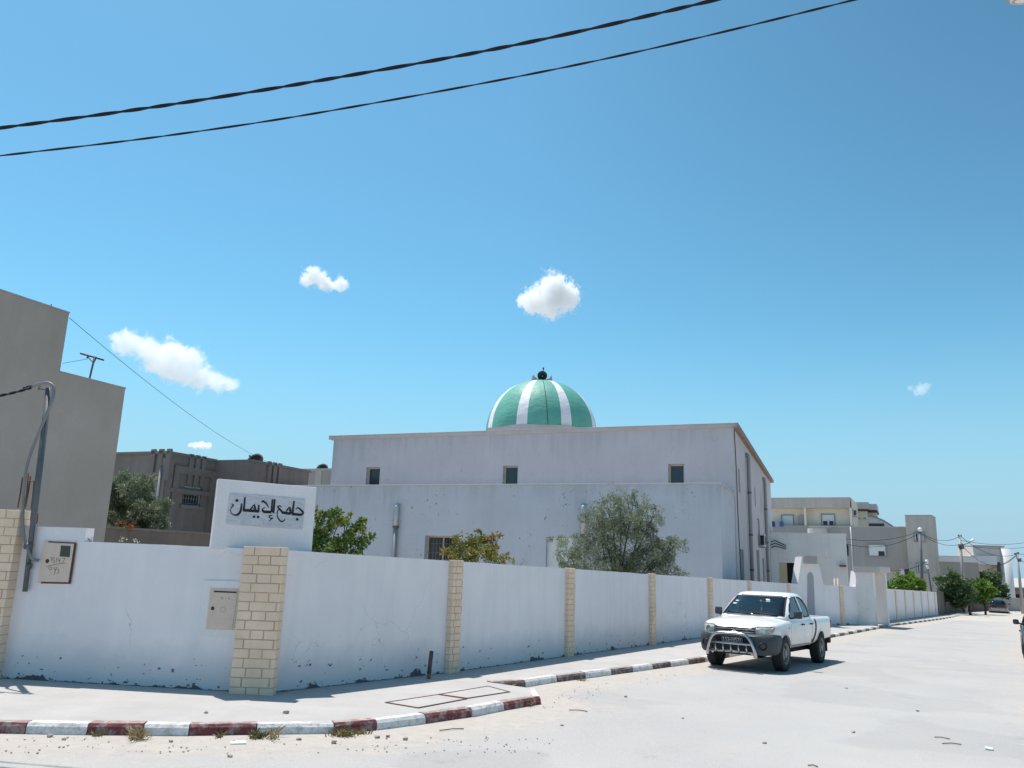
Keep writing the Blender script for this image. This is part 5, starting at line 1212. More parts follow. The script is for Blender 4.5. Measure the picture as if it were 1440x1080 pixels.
# interior
bm = B(); seat(bm, .38, 2.0, .78); obj('seat', bm, M['seat'], tk, **L_, angle=.6)
bm = B(); seat(bm, -.38, 2.0, .78); obj('seat', bm, M['seat'], tk, **L_, angle=.6)
bm = B(); seat(bm, 0, 2.72, .82, 1.25); obj('rear_bench', bm, M['seat'], tk, **L_, angle=.6)
bm = B(); box(bm, -.74, .74, 1.28, 1.62, .95, 1.20, .05); obj('dashboard', bm, M['cabin'], tk, **L_, angle=.6)
bm = B(); q = Matrix.Translation((.38, 1.76, 1.16)) @ Matrix.Rotation(R(-62), 4, 'X'); pts = [q @ V((.185 * cos(k * pi / 12), .185 * sin(k * pi / 12), 0)) for k in range(25)]; tube(bm, pts, .014, 6); tube(bm, [q @ V((-.18, 0, 0)), q @ V((0, 0, -.02)), q @ V((.18, 0, 0))], .018, 6); tube(bm, [q @ V((0, 0, -.02)), V((.38, 1.5, 1.08))], .03, 6); obj('steering_wheel', bm, M['cabin'], tk, **L_)
bm = B(); box(bm, -.12, .12, 1.93, 1.96, 1.55, 1.62, .01); tube(bm, [V((0, 1.95, 1.6)), V((0, 1.99, 1.68))], .01, 5); obj('rear_view_mirror', bm, M['cabin'], tk, **L_)
bm = B(); tube(bm, [V((0, 1.94, 1.55)), V((.005, 1.945, 1.36))], .004, 4); lathe(bm, [(0, .05), (.022, .03), (.018, -.03), (0, -.06)], 8, Matrix.Translation((.005, 1.945, 1.33))); obj('hanging_charm', bm, M['platewhite'], tk, **L_)
bm = decal(tree_cab, [(-.56, 1.49), (-.47, 1.49), (-.47, 1.52), (-.56, 1.52)], 'y', -1, th=-.005, sink=.007, n=2); o = obj('windscreen_stickers', bm, M['platewhite'], tk, **L_)
bm = decal(tree_cab, [(-.59, 1.42), (-.485, 1.42), (-.485, 1.455), (-.59, 1.455)], 'y', -1, th=-.005, sink=.007, n=2); obj('windscreen_stickers', bm, M['platewhite'], tk, **L_)
# wipers
bm = B()
for x0, x1 in ((-.62, -.02), (.0, .60)):
    p = [shoot(tree_cab, (x0 + (x1 - x0) * i / 6, -3, 1.205 + .05 * (1 - i / 6)), (0, 1, 0), .022) for i in range(7)]; p = [q for q in p if q]; tube(bm, p, .011, 5)
obj('wiper', bm, M['black'], tk, **L_)
# front bumper, wrapping round to the wheel arches
btab = [(-.03, .52, .36, .74, .76, .01), (.0, .66, .35, .76, .78, .01), (.06, .76, .345, .775, .80, .01), (.16, .835, .345, .79, .83, .01), (.30, .885, .35, .80, .85, .01), (.52, .903, .36, .805, .86, .01), (.62, .903, .38, .80, .86, .01)]
bp = raw(bodyloft(btab, .05)); cuts = []
for s_ in (-1, 1):
    bm = B(); lathe(bm, [(0, .45), (.425, .45), (.425, 1.2), (0, 1.2)], 40, Matrix.Translation((0, .92, .37)) @ Matrix.Rotation(pi / 2 * s_, 4, 'Y')); cuts.append(raw(bm))
tb = bvh(bp); bm = B(); box(bm, -.50, .50, -.2, .07, .395, .575); cuts.append(raw(bm)); boolean(bp, cuts); bp.name = bp.data.name = 'front_bumper'; bp.parent = tk; bp.data.materials.clear(); bp.data.materials.append(M['bumper'])
for p in bp.data.polygons: p.use_smooth = True
sharp(bp.data, .5)
bm = B(); box(bm, -.495, .495, .03, .068, .40, .57); o = obj('lower_intake', bm, M['dark'], tk, **L_)
for s_ in (1, -1):
    p = shoot(tb, (s_ * .66, -3, .545), (0, 1, 0), 0); n_ = V((s_ * .5, -1, 0)).normalized(); q = n_.to_track_quat('Z', 'Y').to_matrix().to_4x4(); q.translation = p
    bm = B(); lathe(bm, [(0, -.03), (.055, -.03), (.062, .008), (.085, .014), (.095, -.01)], 20, q); fg_ = obj('fog_lamp', bm, M['black'], tk, **L_, angle=.7)
    bm = B(); lathe(bm, [(0, -.005), (.05, -.012), (.055, -.025)], 18, q); obj('lens', bm, M['dkglass'], fg_, **L_, smooth=True)
obj('plate_recess', decal(tb, [(-.40, .60), (.40, .60), (.43, .735), (-.43, .735)], 'y', -1, th=.006, n=10), M['black'], tk, **L_)
# grille and emblem
gq = [(-.42, .795), (.42, .795), (.47, .945), (-.47, .945)]
tf = bvh(full)
bm = decal(tree_full, gq, 'y', -1, th=.012, n=10); gr = obj('grille', bm, M['dark'], tk, **L_)
bm = B()
for z0, z1, w0 in ((.812, .842, .43), (.872, .902, .45), (.93, .948, .47)):
    b2 = decal(tree_full, [(-w0, z0), (w0, z0), (w0 + .01, z1), (-w0 - .01, z1)], 'y', -1, th=.032, n=10); me = bpy.data.meshes.new('t'); b2.to_mesh(me); b2.free(); bm.from_mesh(me); bpy.data.meshes.remove(me)
obj('grille_bars', bm, M['silver'], gr, **L_)
py_ = shoot(tree_full, (0, -3, .87), (0, 1, 0), .05).y; bm = B()
for a in (90, 210, 330):
    u = V((cos(R(a)), sin(R(a)))); n2 = V((-u.y, u.x)); rh = [V((0, 0)), u * .032 + n2 * .019, u * .064, u * .032 - n2 * .019]
    prism(bm, [V((p.x, py_, .862 + p.y)) for p in rh], V((0, .03, 0)))
obj('emblem', bm, M['chrome'], gr, **L_)
# headlamps
for s_ in (1, -1):
    hq = [(s_ * .47, .80), (s_ * .47, .945), (s_ * .80, .965), (s_ * .765, .775)]
    hl_ = obj('headlight', decal(tree_full, hq, 'y', -1, th=.016, n=12), M['lens'], tk, **L_, smooth=True)
    c = shoot(tree_full, (s_ * .62, -3, .868), (0, 1, 0), .018); bm = B(); q = V((s_ * .35, -1, 0)).normalized().to_track_quat('Z', 'Y').to_matrix().to_4x4(); q.translation = c; lathe(bm, [(.068, 0), (.06, .004), (.05, .001), (0, .006)], 20, q); obj('reflector', bm, M['chrome'], hl_, **L_, smooth=True)
    obj('indicator', decal(tree_full, [(s_ * .775, .84), (s_ * .775, .95), (s_ * .825, .955), (s_ * .80, .85)], 'y', -1, th=.02, n=4), M['amberlens'], hl_, **L_)
    obj('lamp_frame', strip(tree_full, [(s_ * .46, .80), (s_ * .46, .95), (s_ * .62, .962), (s_ * .81, .972)], 'y', -1, .016, .02, 3), M['black'], hl_, **L_)
# bull bar
bb = B(); pth = smoothpts([(-.54, -.13, .31), (-.53, -.16, .42), (-.48, -.18, .58), (-.41, -.18, .71), (-.29, -.17, .785), (0, -.17, .80), (.29, -.17, .785), (.41, -.18, .71), (.48, -.18, .58), (.53, -.16, .42), (.54, -.13, .31)], 6); tube(bb, pth, .036, 12); bb_o = obj('bull_bar', bb, M['chrome'], tk, **L_)
bm = B(); tube(bm, [V((-.48, -.175, .575)), V((.48, -.175, .575))], .028, 10); tube(bm, [V((-.51, -.14, .40)), V((.51, -.14, .40))], .024, 10); tube(bm, [V((-.45, -.1, .36)), V((-.45, .3, .42))], .025, 8); tube(bm, [V((.45, -.1, .36)), V((.45, .3, .42))], .025, 8); obj('crossbar', bm, M['chrome'], bb_o, **L_)
bm = B(); box(bm, -.45, .45, -.125, -.10, .40, .55, .01); obj('skid_plate', bm, M['black'], bb_o, **L_)
for k in range(5):
    x = -.35 + .175 * k; bm = B(); tube(bm, [V((x, -.165, .55)), V((x + .004, -.185, .47)), V((x + .01, -.155, .385))], .020, 8); obj('guard_finger', bm, M['chrome'], bb_o, **L_)
# number plate
bm = B(); box(bm, -.24, .24, -.085, -.07, .603, .703, .006); pl_ = obj('number_plate', bm, M['plate'], tk, **L_)
bm = B(); 
def seg(pts, w=.0105): stroke2d(bm, pts, [w] * len(pts), lambda x, y, h: V((x * .88, -.0852 - h, .653 + y)), .002, 4)
def digit(ch, x, s=.075):
    h = s / 2; w = .034
    D = {'1': [[(.5, -1), (.5, 1), (.15, .6)]], '5': [[(1, 1), (.1, 1), (.05, .15), (.6, .25), (1, -.3), (.6, -.95), (0, -.85)]], '3': [[(0, .85), (.5, 1), (1, .55), (.45, .08)], [(.45, .08), (1, -.45), (.5, -1), (0, -.85)]], '4': [[(.7, -1), (.7, 1), (0, -.35), (1, -.35)]], '7': [[(0, 1), (1, 1), (.35, -1)]]}
    for L2 in D[ch]:
        for a, b in zip(L2, L2[1:]): stroke2d(bm, [(x + a[0] * w, a[1] * h), (x + b[0] * w, b[1] * h)], [.0105] * 2, lambda x_, y_, hh: V((x_ * .88, -.0852 - hh, .653 + y_)), .002, 1)
for ch, x in zip('153', (-.235, -.175, -.120)): digit(ch, x)
for ch, x in zip('4571', (.035, .088, .141, .194)): digit(ch, x)
seg([(.008, .02), (.008, -.012), (-.05, -.014), (-.075, -.02)], .009); seg([(-.016, -.012), (-.02, .012)], .008); seg([(-.034, -.012), (-.036, .008)], .008); seg([(-.06, -.012), (-.066, .008), (-.078, -.022)], .008); disc2d(bm, -.018, .03, .006, lambda x_, y_, hh: V((x_ * .88, -.0852 - hh, .653 + y_)), .002, 8); disc2d(bm, -.003, .034, .006, lambda x_, y_, hh: V((x_ * .88, -.0852 - hh, .653 + y_)), .002, 8)
obj('plate_lettering', bm, M['platewhite'], pl_, **L_)
bm = B()
for a, b in (((-.262, -.044), (.262, -.044)), ((-.262, .044), (.262, .044)), ((-.262, -.044), (-.262, .044)), ((.262, -.044), (.262, .044))): seg([a, b], .005)
obj('plate_border', bm, M['platewhite'], pl_, **L_)
# doors: gaps, handles, mirrors, side trim
bm = B()
for s_ in (1, -1):
    for p2 in ([(1.40, 1.08), (1.36, .9), (1.36, .6), (1.40, .50)], [(2.45, 1.12), (2.45, .55)], [(1.4, .515), (2.9, .53)], [(3.13, 1.13), (3.15, 1.0), (3.08, .8), (3.0, .6)]):
        b2 = strip(tree_full, p2, 'x', s_, .010, .002); me = bpy.data.meshes.new('t'); b2.to_mesh(me); b2.free(); bm.from_mesh(me); bpy.data.meshes.remove(me)
obj('door_gaps', bm, M['cabin'], tk, **L_)
bm = B()
for s_ in (1, -1):
    b2 = strip(tree_full, [(3.40, 1.135), (3.44, 1.02), (3.43, .88), (3.36, .74), (3.22, .61), (3.02, .52)], 'x', s_, .085, .009); me = bpy.data.meshes.new('t'); b2.to_mesh(me); b2.free(); bm.from_mesh(me); bpy.data.meshes.remove(me)
obj('cab_rear_gap', bm, M['black'], tk, **L_)
for s_ in (1, -1):
    for y in (2.30, 3.02):
        bm = B(); c = shoot(tree_full, (s_ * 3, y, .99), (-s_, 0, 0), .0); box(bm, min(c.x, c.x + s_ * .035), max(c.x, c.x + s_ * .035), y - .09, y + .09, .975, 1.01, .008); obj('door_handle', bm, M['black'], tk, **L_)
    mr = B(); m0, m1 = (.91, 1.09) if s_ > 0 else (.84, 1.00); box(mr, min(s_ * m0, s_ * m1), max(s_ * m0, s_ * m1), 1.46, 1.58, 1.15, 1.33, .03); mo = obj('wing_mirror', mr, M['bumper'], tk, **L_, angle=.6)
    bm = B(); tube(bm, [V((s_ * .80, 1.50, 1.15)), V((s_ * .95, 1.52, 1.18))], .03, 8); obj('mirror_arm', bm, M['black'], mo, **L_)
    bm = B(); box(bm, min(s_ * (m0 + .015), s_ * (m1 - .015)), max(s_ * (m0 + .015), s_ * (m1 - .015)), 1.579, 1.584, 1.17, 1.31); obj('mirror_glass', bm, M['chrome'], mo, **L_)
    for y in (.92, 3.92): wheel(tk, s_ * .735, y, .365, .235, s_, M['rim'])
    bm = B(); box(bm, min(s_ * .70, s_ * .90), max(s_ * .70, s_ * .90), 4.33, 4.345, .26, .58); obj('mud_flap', bm, M['black'], tk, **L_)
    obj('tail_light', decal(tree_full, [(4.90, .84), (5.03, .84), (5.03, 1.06), (4.92, 1.06)], 'x', s_, th=.012, n=3), M['redlens'], tk, **L_)
    bm = B()
    for yy in (.92, 3.92):
        pts = [(yy + .44 * cos(a), .37 + .44 * sin(a)) for a in [R(8 + 164 * k / 20) for k in range(21)]]; b2 = strip(tree_full, pts, 'x', s_, .03, .006, 1); me = bpy.data.meshes.new('t'); b2.to_mesh(me); b2.free(); bm.from_mesh(me); bpy.data.meshes.remove(me)
    obj('arch_lip', bm, M['cwhite'] , tk, **L_)
    bm = B(); c = shoot(tree_full, (s_ * 3, 1.22, .93), (-s_, 0, 0), 0); box(bm, min(c.x, c.x + s_ * .012), max(c.x, c.x + s_ * .012), 1.19, 1.25, .915, .945, .004); obj('side_repeater', bm, M['amberlens'], tk, **L_)
bm = B(); box(bm, -.80, .80, 4.98, 5.16, .42, .58, .03); obj('rear_bumper', bm, M['black'], tk, **L_, angle=.6)
bm = B(); box(bm, -.52, .52, .45, 4.8, .30, .47); tube(bm, [V((-.75, .92, .36)), V((.75, .92, .36))], .06, 8); tube(bm, [V((-.75, 3.92, .36)), V((.75, 3.92, .36))], .07, 8); obj('chassis', bm, M['dark'], tk, **L_)
bm = B(); box(bm, -.75, .75, 3.59, 3.605, .79, 1.13); obj('bed_lining', bm, M['greydk'], tk, **L_)
# the body sits a little lower over its wheels
def lower(o):
    for ch in list(o.children):
        if ch.name.startswith('wheel'): continue
        if ch.type == 'MESH':
            for v in ch.data.vertices:
                v.co.x *= .965
                if v.co.z > .42: v.co.z = .42 + (v.co.z - .42) * .925
        lower(ch)
lower(tk)
# ------------------------------------------------ ordinary cars
def make_car(name, label, mtx_, paint, tab, ct, wsq, rwq, sws, wheels, wr, front=None, rear=None, trim=None):
    t = thing(name, label, 'car', mtx=mtx_, group='dark cars on the street')
    b = raw(bodyloft(tab)); tr = bvh(b); cuts = []
    for yy in wheels:
        for s_ in (-1, 1):
            bm = B(); lathe(bm, [(0, .55), (wr + .055, .55), (wr + .055, 1.2), (0, 1.2)], 32, Matrix.Translation((0, yy, wr)) @ Matrix.Rotation(pi / 2 * s_, 4, 'Y')); cuts.append(raw(bm))
    boolean(b, cuts); b.name = b.data.name = 'body'; b.parent = t; b.data.materials.clear(); b.data.materials.append(paint)
    for p in b.data.polygons: p.use_smooth = True
    sharp(b.data, .55)
    c = raw(cabloft(ct)); tc = bvh(c); inn = raw(cabloft(ct[:-2], off=-.05, zoff=-.03, zbot=ct[0][0] - .1))
    boolean(c, [inn] + [raw(prismx(s)) for s in sws] + [raw(prismy(wsq, -1, (ct[0][2] + ct[0][3]) / 2)), raw(prismy(rwq, (ct[0][2] + ct[0][3]) / 2, 8))])
    c.name = c.data.name = 'roof'; c.parent = t; c.data.materials.clear(); c.data.materials.append(paint)
    for p in c.data.polygons: p.use_smooth = True
    sharp(c.data, .5)
    obj('windscreen', decal(tc, wsq, 'y', -1, th=-.008, sink=.014), M['glass'], t, local=True); obj('rear_window', decal(tc, rwq, 'y', 1, th=-.008, sink=.014), M['glass'], t, local=True)
    for s_ in (1, -1):
        for p2 in sws: obj('side_window', decal(tc, p2, 'x', s_, th=-.008, sink=.014), M['glass'], t, local=True)
        for yy in wheels: wheel(t, s_ * (tab[len(tab) // 2][1] - .10), yy, wr, .20, s_, M['silver'], 5)
        ym = ct[0][2] + .38; zm = ct[0][0] + .08
        bm = B(); box(bm, min(s_ * .90, s_ * 1.06), max(s_ * .90, s_ * 1.06), ym, ym + .13, zm, zm + .15, .04); mo = obj('wing_mirror', bm, paint, t, local=True, angle=.6)
        bm = B(); tube(bm, [V((s_ * .78, ym + .05, zm + .0)), V((s_ * .93, ym + .06, zm + .05))], .025, 6); obj('mirror_arm', bm, M['black'], mo, local=True)
        bm = B()
        for p2 in ([(wheels[0] + .45, tab[4][3] - .05), (wheels[0] + .42, .35)], [(2.45, tab[4][3] - .03), (2.45, .32)], [(wheels[1] - .40, tab[4][3] - .02), (wheels[1] - .5, .45)]):
            b2 = strip(tr, p2, 'x', s_, .012, .002); me = bpy.data.meshes.new('t'); b2.to_mesh(me); b2.free(); bm.from_mesh(me); bpy.data.meshes.remove(me)
        obj('door_gaps', bm, M['dark'], t, local=True)
        for y in (2.25, 3.15):
            h = shoot(tr, (s_ * 3, y, tab[4][3] - .10), (-s_, 0, 0), 0)
            if h: bm = B(); box(bm, min(h.x, h.x + s_ * .03), max(h.x, h.x + s_ * .03), y - .08, y + .08, tab[4][3] - .115, tab[4][3] - .085, .006); obj('door_handle', bm, paint, t, local=True)
    bm = B(); seat(bm, .36, ct[0][2] + 1.0, .50); seat(bm, -.36, ct[0][2] + 1.0, .50); seat(bm, 0, ct[0][2] + 1.85, .52, 1.2); obj('seats', bm, M['seat'], t, local=True, angle=.6)
    bm = B(); box(bm, -.6, .6, .5, tab[-1][0] - .4, .17, tab[4][2] + .02); obj('chassis', bm, M['dark'], t, local=True)
    return t, tr, tc
hat = [(.0, .58, .26, .62, .66, .01), (.06, .68, .22, .66, .72, .01), (.18, .78, .20, .72, .78, .02), (.40, .84, .19, .80, .86, .02), (.75, .875, .19, .86, .925, .03), (1.1, .885, .19, .90, .97, .03), (1.4, .885, .19, .93, .98, .02), (2.5, .885, .20, .95, .97, .01), (3.6, .88, .22, .97, .99, .01), (4.1, .84, .25, .95, .97, .01), (4.25, .76, .28, .90, .92, .01)]
hct = [(.90, .83, 1.05, 4.05), (1.0, .82, 1.20, 4.03), (1.12, .78, 1.42, 3.98), (1.28, .71, 1.72, 3.86), (1.39, .64, 1.95, 3.70), (1.445, .56, 2.10, 3.55), (1.47, .44, 2.3, 3.35), (1.478, .25, 2.5, 3.1)]
hws = [(-.70, 1.01), (.70, 1.01), (.57, 1.38), (-.57, 1.38)]; hrw = [(-.66, 1.02), (.66, 1.02), (.52, 1.36), (-.52, 1.36)]
hsw = [[(1.42, 1.0), (1.80, 1.27), (2.05, 1.38), (2.40, 1.395), (2.42, 1.0)], [(2.50, 1.0), (2.49, 1.395), (3.0, 1.38), (3.42, 1.28), (3.62, 1.08), (3.60, 1.0)]]
# car coming in at the right edge of the picture
Pw = ong(1432, 927.5, -KH); AZC = R(31.5); ax = V((cos(AZC), -sin(AZC), 0)); ay = V((sin(AZC), cos(AZC), 0)); o = Pw + ax * 1.02 - ay * .78; o.z = gz(o.x, o.y) - KH
c1, tr, tc = make_car('car', 'dark blue car cut off by the right edge of the picture, facing the viewer', gmtx(o, AZC), M['cdark'], hat, hct, hws, hrw, hsw, (.80, 3.38), .33)
for s_ in (1, -1):
    hl_ = obj('headlight', decal(tr, [(s_ * .50, .60), (s_ * .48, .70), (s_ * .80, .80), (s_ * .80, .70)], 'y', -1, th=.012, n=8), M['lens'], c1, local=True, smooth=True)
    obj('corner_intake', decal(tr, [(s_ * .45, .30), (s_ * .47, .48), (s_ * .72, .50), (s_ * .70, .33)], 'y', -1, th=.006, n=6), M['dark'], c1, local=True)
bm = B()
for z in (.33, .41, .50, .57):
    b2 = decal(tr, [(-.70, z), (.70, z), (.70, z + .012), (-.70, z + .012)], 'y', -1, th=.012, n=10); me = bpy.data.meshes.new('t'); b2.to_mesh(me); b2.free(); bm.from_mesh(me); bpy.data.meshes.remove(me)
obj('grille_bars', bm, M['silver'], c1, local=True)
obj('grille', decal(tr, [(-.44, .30), (.44, .30), (.42, .60), (-.42, .60)], 'y', -1, th=.005, n=8), M['dark'], c1, local=True)
# parked car at the end of the street, tail towards the viewer
pa, pb = ong(1391, 863.5, -KH), ong(1417, 865, -KH); ctr = (pa + pb) / 2; AZP = R(34) + pi
ay = V((sin(AZP), cos(AZP), 0)); o = ctr - ay * 4.22; o.z = gz(o.x, o.y) - KH
c2, tr, tc = make_car('car', 'black hatchback parked at the far end of the street, its tail to the viewer', gmtx(o, AZP), M['cblack'], hat, hct, hws, hrw, hsw, (.80, 3.38), .33)
obj('rear_bumper', decal(tr, [(-.82, .36), (.82, .36), (.82, .58), (-.82, .58)], 'y', 1, th=.03, n=10), M['silver'], c2, local=True)
for s_ in (1, -1): obj('tail_light', decal(tr, [(s_ * .55, .66), (s_ * .55, .82), (s_ * .80, .84), (s_ * .80, .66)], 'y', 1, th=.015, n=5), M['redlens'], c2, local=True)
bm = B(); h = shoot(tr, (0, 9, .75), (0, -1, 0), .01); prism(bm, [V((x, h.y, z)) for x, z in ((0, .79), (.05, .74), (0, .69), (-.05, .74))], V((0, .012, 0))); obj('emblem', bm, M['chrome'], c2, local=True)
# ---------------------------------------------------------------- plants
def leaves(name, centres, n, size, mat, parent, aspect=2.6, rs=None, droop=0.0, shade=None):
    """leaf blades scattered through clumps; centres = [(point, radius, weight, tone)]"""
    rs = rs or random.Random(3); vs = []; fs = []; rnd = []
    W = [c[2] for c in centres]
    for _ in range(n):
        c = rs.choices(centres, W)[0]
        while True:
            p = V((rs.uniform(-1, 1), rs.uniform(-1, 1), rs.uniform(-1, 1)))
            if p.length <= 1: break
        p = p * (p.length ** -.35 if p.length > .05 else 1)
        if p.length > 1.25: p = p.normalized() * 1.1
        r3 = c[1]; r3 = r3 if isinstance(r3, V) else V((r3, r3, r3))
        q = V(c[0]) + V((p.x * r3.x, p.y * r3.y, p.z * r3.z))
        d = V((rs.gauss(0, 1), rs.gauss(0, 1), rs.gauss(0, .8) + .25 - droop)) + p * .8; d.normalize(); s = d.cross(V((rs.gauss(0, 1), rs.gauss(0, 1), rs.gauss(0, 1)))).normalized()
        L = size * rs.uniform(.6, 1.3); w = L / aspect; k = len(vs); up = d.cross(s) * L * .08
        vs += [q, q + d * L * .5 + s * w * .5 + up, q + d * L, q + d * L * .5 - s * w * .5 + up]; fs.append((k, k + 1, k + 2, k + 3)); rnd.append(min(1, max(0, rs.gauss(c[3], .22))))
    me = bpy.data.meshes.new(name); me.from_pydata([tuple(v) for v in vs], [], fs); a = me.attributes.new('rnd', 'FLOAT', 'FACE'); a.data.foreach_set('value', rnd)
    me.materials.append(mat); o = bpy.data.objects.new(name, me); COL.objects.link(o)
    if parent: o.parent = parent; o.matrix_parent_inverse = parent.matrix_basis.inverted()
    return o
def limbs(base, tips, r0, parent, rs, trunk_to=None):
    bm = B(); fork = trunk_to or V(base) + V((0, 0, 1.0))
    tube(bm, [V(base) - V((0, 0, .1)), V(base).lerp(fork, .5) + V((rs.uniform(-.06, .06), rs.uniform(-.06, .06), 0)), fork], [r0, r0 * .85, r0 * .75], 9); obj('trunk', bm, M['bark'], parent)
    bm = B()
    for t in tips:
        mid = fork.lerp(V(t), .5) + V((rs.uniform(-.12, .12), rs.uniform(-.12, .12), rs.uniform(.0, .15))); tube(bm, smoothpts([fork - V((0, 0, .03)), mid, V(t)], 3), [r0 * .5 * (1 - .85 * i / 6) for i in range(7)], 6)
        for _ in range(2):
            k_ = min(1, r0 / .1) * .3; e = V(t) + V((rs.uniform(-k_, k_), rs.uniform(-k_, k_), rs.uniform(0, k_))); tube(bm, [mid.lerp(V(t), .6), e], [r0 * .14, r0 * .05], 5)
    obj('limbs', bm, M['bark'], parent)
def treepx(name, label, cat, Y, clumps, base_px, ground, n, size, mat, aspect=2.6, r0=.09, depth=.9, group=None, seed=1, droop=0.0, tipn=7, fork=None):
    """clumps: (px, py, radius px, tone, depth offset) of the crown at distance Y; radii become metres"""
    rs = random.Random(seed); cs = []
    for c in clumps:
        px, py, rp, tone = c[:4]; dy = c[4] if len(c) > 4 else rs.uniform(-.5, .5) * depth; y = Y + dy; p = at(px, py, y); rm = rp / F_ * Y
        cs.append((p, V((rm, rm * depth, rm * .9)), rp * rp, tone))
    b = at(base_px, 790, Y); b.z = ground
    t = thing(name, label, cat, b, group=group)
    f = b + V((0, 0, fork if fork else max(.3, (min(c[0].z for c in cs) - ground) * .7)))
    limbs(b, [c[0] for c in cs][:tipn * 2], r0, t, rs, f)
    sub = []
    for p, r, w, tone in cs:                       # break every clump into small tufts so the outline is ragged
        k = max(5, int(11 * r.x / .45)) if r.x > .2 else 5
        k = min(k, 26)
        for _ in range(k):
            d = V((rs.gauss(0, 1), rs.gauss(0, 1), rs.gauss(0, 1))).normalized() * rs.uniform(.35, 1.18); q = p + V((d.x * r.x, d.y * r.y, d.z * r.z))
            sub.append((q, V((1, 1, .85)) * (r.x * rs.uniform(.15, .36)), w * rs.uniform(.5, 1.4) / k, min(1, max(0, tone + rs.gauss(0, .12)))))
    leaves('crown', sub, n, size, mat, t, aspect, rs, droop); return t
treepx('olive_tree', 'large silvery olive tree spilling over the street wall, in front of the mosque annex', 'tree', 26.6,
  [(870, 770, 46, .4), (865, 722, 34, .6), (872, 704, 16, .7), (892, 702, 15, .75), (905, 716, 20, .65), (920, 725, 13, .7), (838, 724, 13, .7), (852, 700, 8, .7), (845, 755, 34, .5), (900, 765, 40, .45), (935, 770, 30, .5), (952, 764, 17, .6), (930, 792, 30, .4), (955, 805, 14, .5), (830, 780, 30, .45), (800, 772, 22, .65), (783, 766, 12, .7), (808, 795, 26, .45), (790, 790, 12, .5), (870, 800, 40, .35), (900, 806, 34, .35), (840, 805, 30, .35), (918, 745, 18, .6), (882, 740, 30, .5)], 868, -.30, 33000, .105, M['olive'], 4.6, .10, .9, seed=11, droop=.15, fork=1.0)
treepx('olive_tree', 'grey green olive tree behind the low garden wall, beside the bare cement house', 'tree', 24.0,
  [(190, 700, 32, .5), (165, 685, 20, .6), (180, 676, 14, .65), (205, 684, 16, .6), (212, 676, 8, .6), (165, 715, 26, .6), (195, 730, 32, .4), (222, 715, 18, .5), (230, 706, 8, .6), (222, 735, 18, .4), (160, 740, 24, .45), (205, 748, 24, .35), (150, 690, 20, .6), (140, 720, 24, .5), (128, 700, 18, .5)], 185, -.1, 20000, .12, M['olive'], 4.0, .09, .9, seed=5)
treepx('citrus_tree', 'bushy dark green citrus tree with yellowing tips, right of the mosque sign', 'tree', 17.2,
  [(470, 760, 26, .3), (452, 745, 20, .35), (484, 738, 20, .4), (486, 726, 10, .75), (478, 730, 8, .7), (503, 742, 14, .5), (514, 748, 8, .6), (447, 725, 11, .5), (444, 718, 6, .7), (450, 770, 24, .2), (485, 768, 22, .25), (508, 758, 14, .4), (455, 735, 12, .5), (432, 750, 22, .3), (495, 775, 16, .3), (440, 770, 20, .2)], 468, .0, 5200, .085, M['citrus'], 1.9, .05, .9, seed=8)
treepx('pomegranate_bush', 'bush with mixed green and orange leaves in front of the low mosque window', 'bush', 18.6,
  [(665, 772, 24, .45), (650, 778, 20, .4), (685, 768, 20, .6), (700, 776, 16, .6), (640, 782, 14, .55), (632, 780, 8, .7), (676, 756, 12, .5), (702, 752, 6, .95), (694, 757, 9, .75), (652, 760, 10, .5), (645, 754, 6, .6), (710, 786, 10, .6), (668, 788, 22, .35), (690, 790, 20, .4), (640, 792, 16, .4), (665, 760, 10, .4)], 668, .0, 3600, .08, M['amber'], 2.0, .03, .9, seed=21)
treepx('lemon_bush', 'bright green bush showing over the far white wall, the broader one', 'bush', FA.y + 24, [(1262, 822, 11, .5), (1272, 817, 10, .6), (1283, 817, 11, .6), (1292, 822, 9, .5), (1256, 827, 9, .4), (1278, 828, 12, .4), (1268, 830, 12, .35), (1297, 830, 8, .5), (1287, 830, 10, .4)], 1276, -1.0, 3200, .30, M['lime'], 1.8, .06, .8, group='bright bushes over the far wall', seed=3)
treepx('lemon_bush', 'bright green bush squeezed between the gate porch and the grey house porch', 'bush', FA.y + 5, [(1230, 815, 8, .5), (1234, 822, 8, .5), (1226, 824, 9, .4), (1238, 826, 6, .5), (1226, 812, 6, .6)], 1230, -.9, 1300, .22, M['lime'], 1.8, .05, .8, group='bright bushes over the far wall', seed=4)
YE = FB.y + 1.5
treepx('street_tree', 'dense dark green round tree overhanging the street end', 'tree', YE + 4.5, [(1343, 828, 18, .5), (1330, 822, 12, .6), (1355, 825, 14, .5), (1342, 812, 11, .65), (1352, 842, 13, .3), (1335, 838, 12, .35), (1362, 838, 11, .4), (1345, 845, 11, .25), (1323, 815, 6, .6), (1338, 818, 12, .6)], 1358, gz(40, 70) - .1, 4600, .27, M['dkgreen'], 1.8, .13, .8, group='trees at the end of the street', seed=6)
treepx('street_tree', 'bright green street tree between the dark round tree and the parked car', 'tree', YE + 8, [(1375, 830, 12, .45), (1368, 838, 10, .35), (1386, 826, 10, .6), (1378, 820, 7, .65), (1390, 834, 9, .45), (1380, 840, 10, .3), (1366, 828, 8, .5)], 1379, gz(42, 74) - .1, 2800, .30, M['lime'], 1.8, .11, .8, group='trees at the end of the street', seed=7)
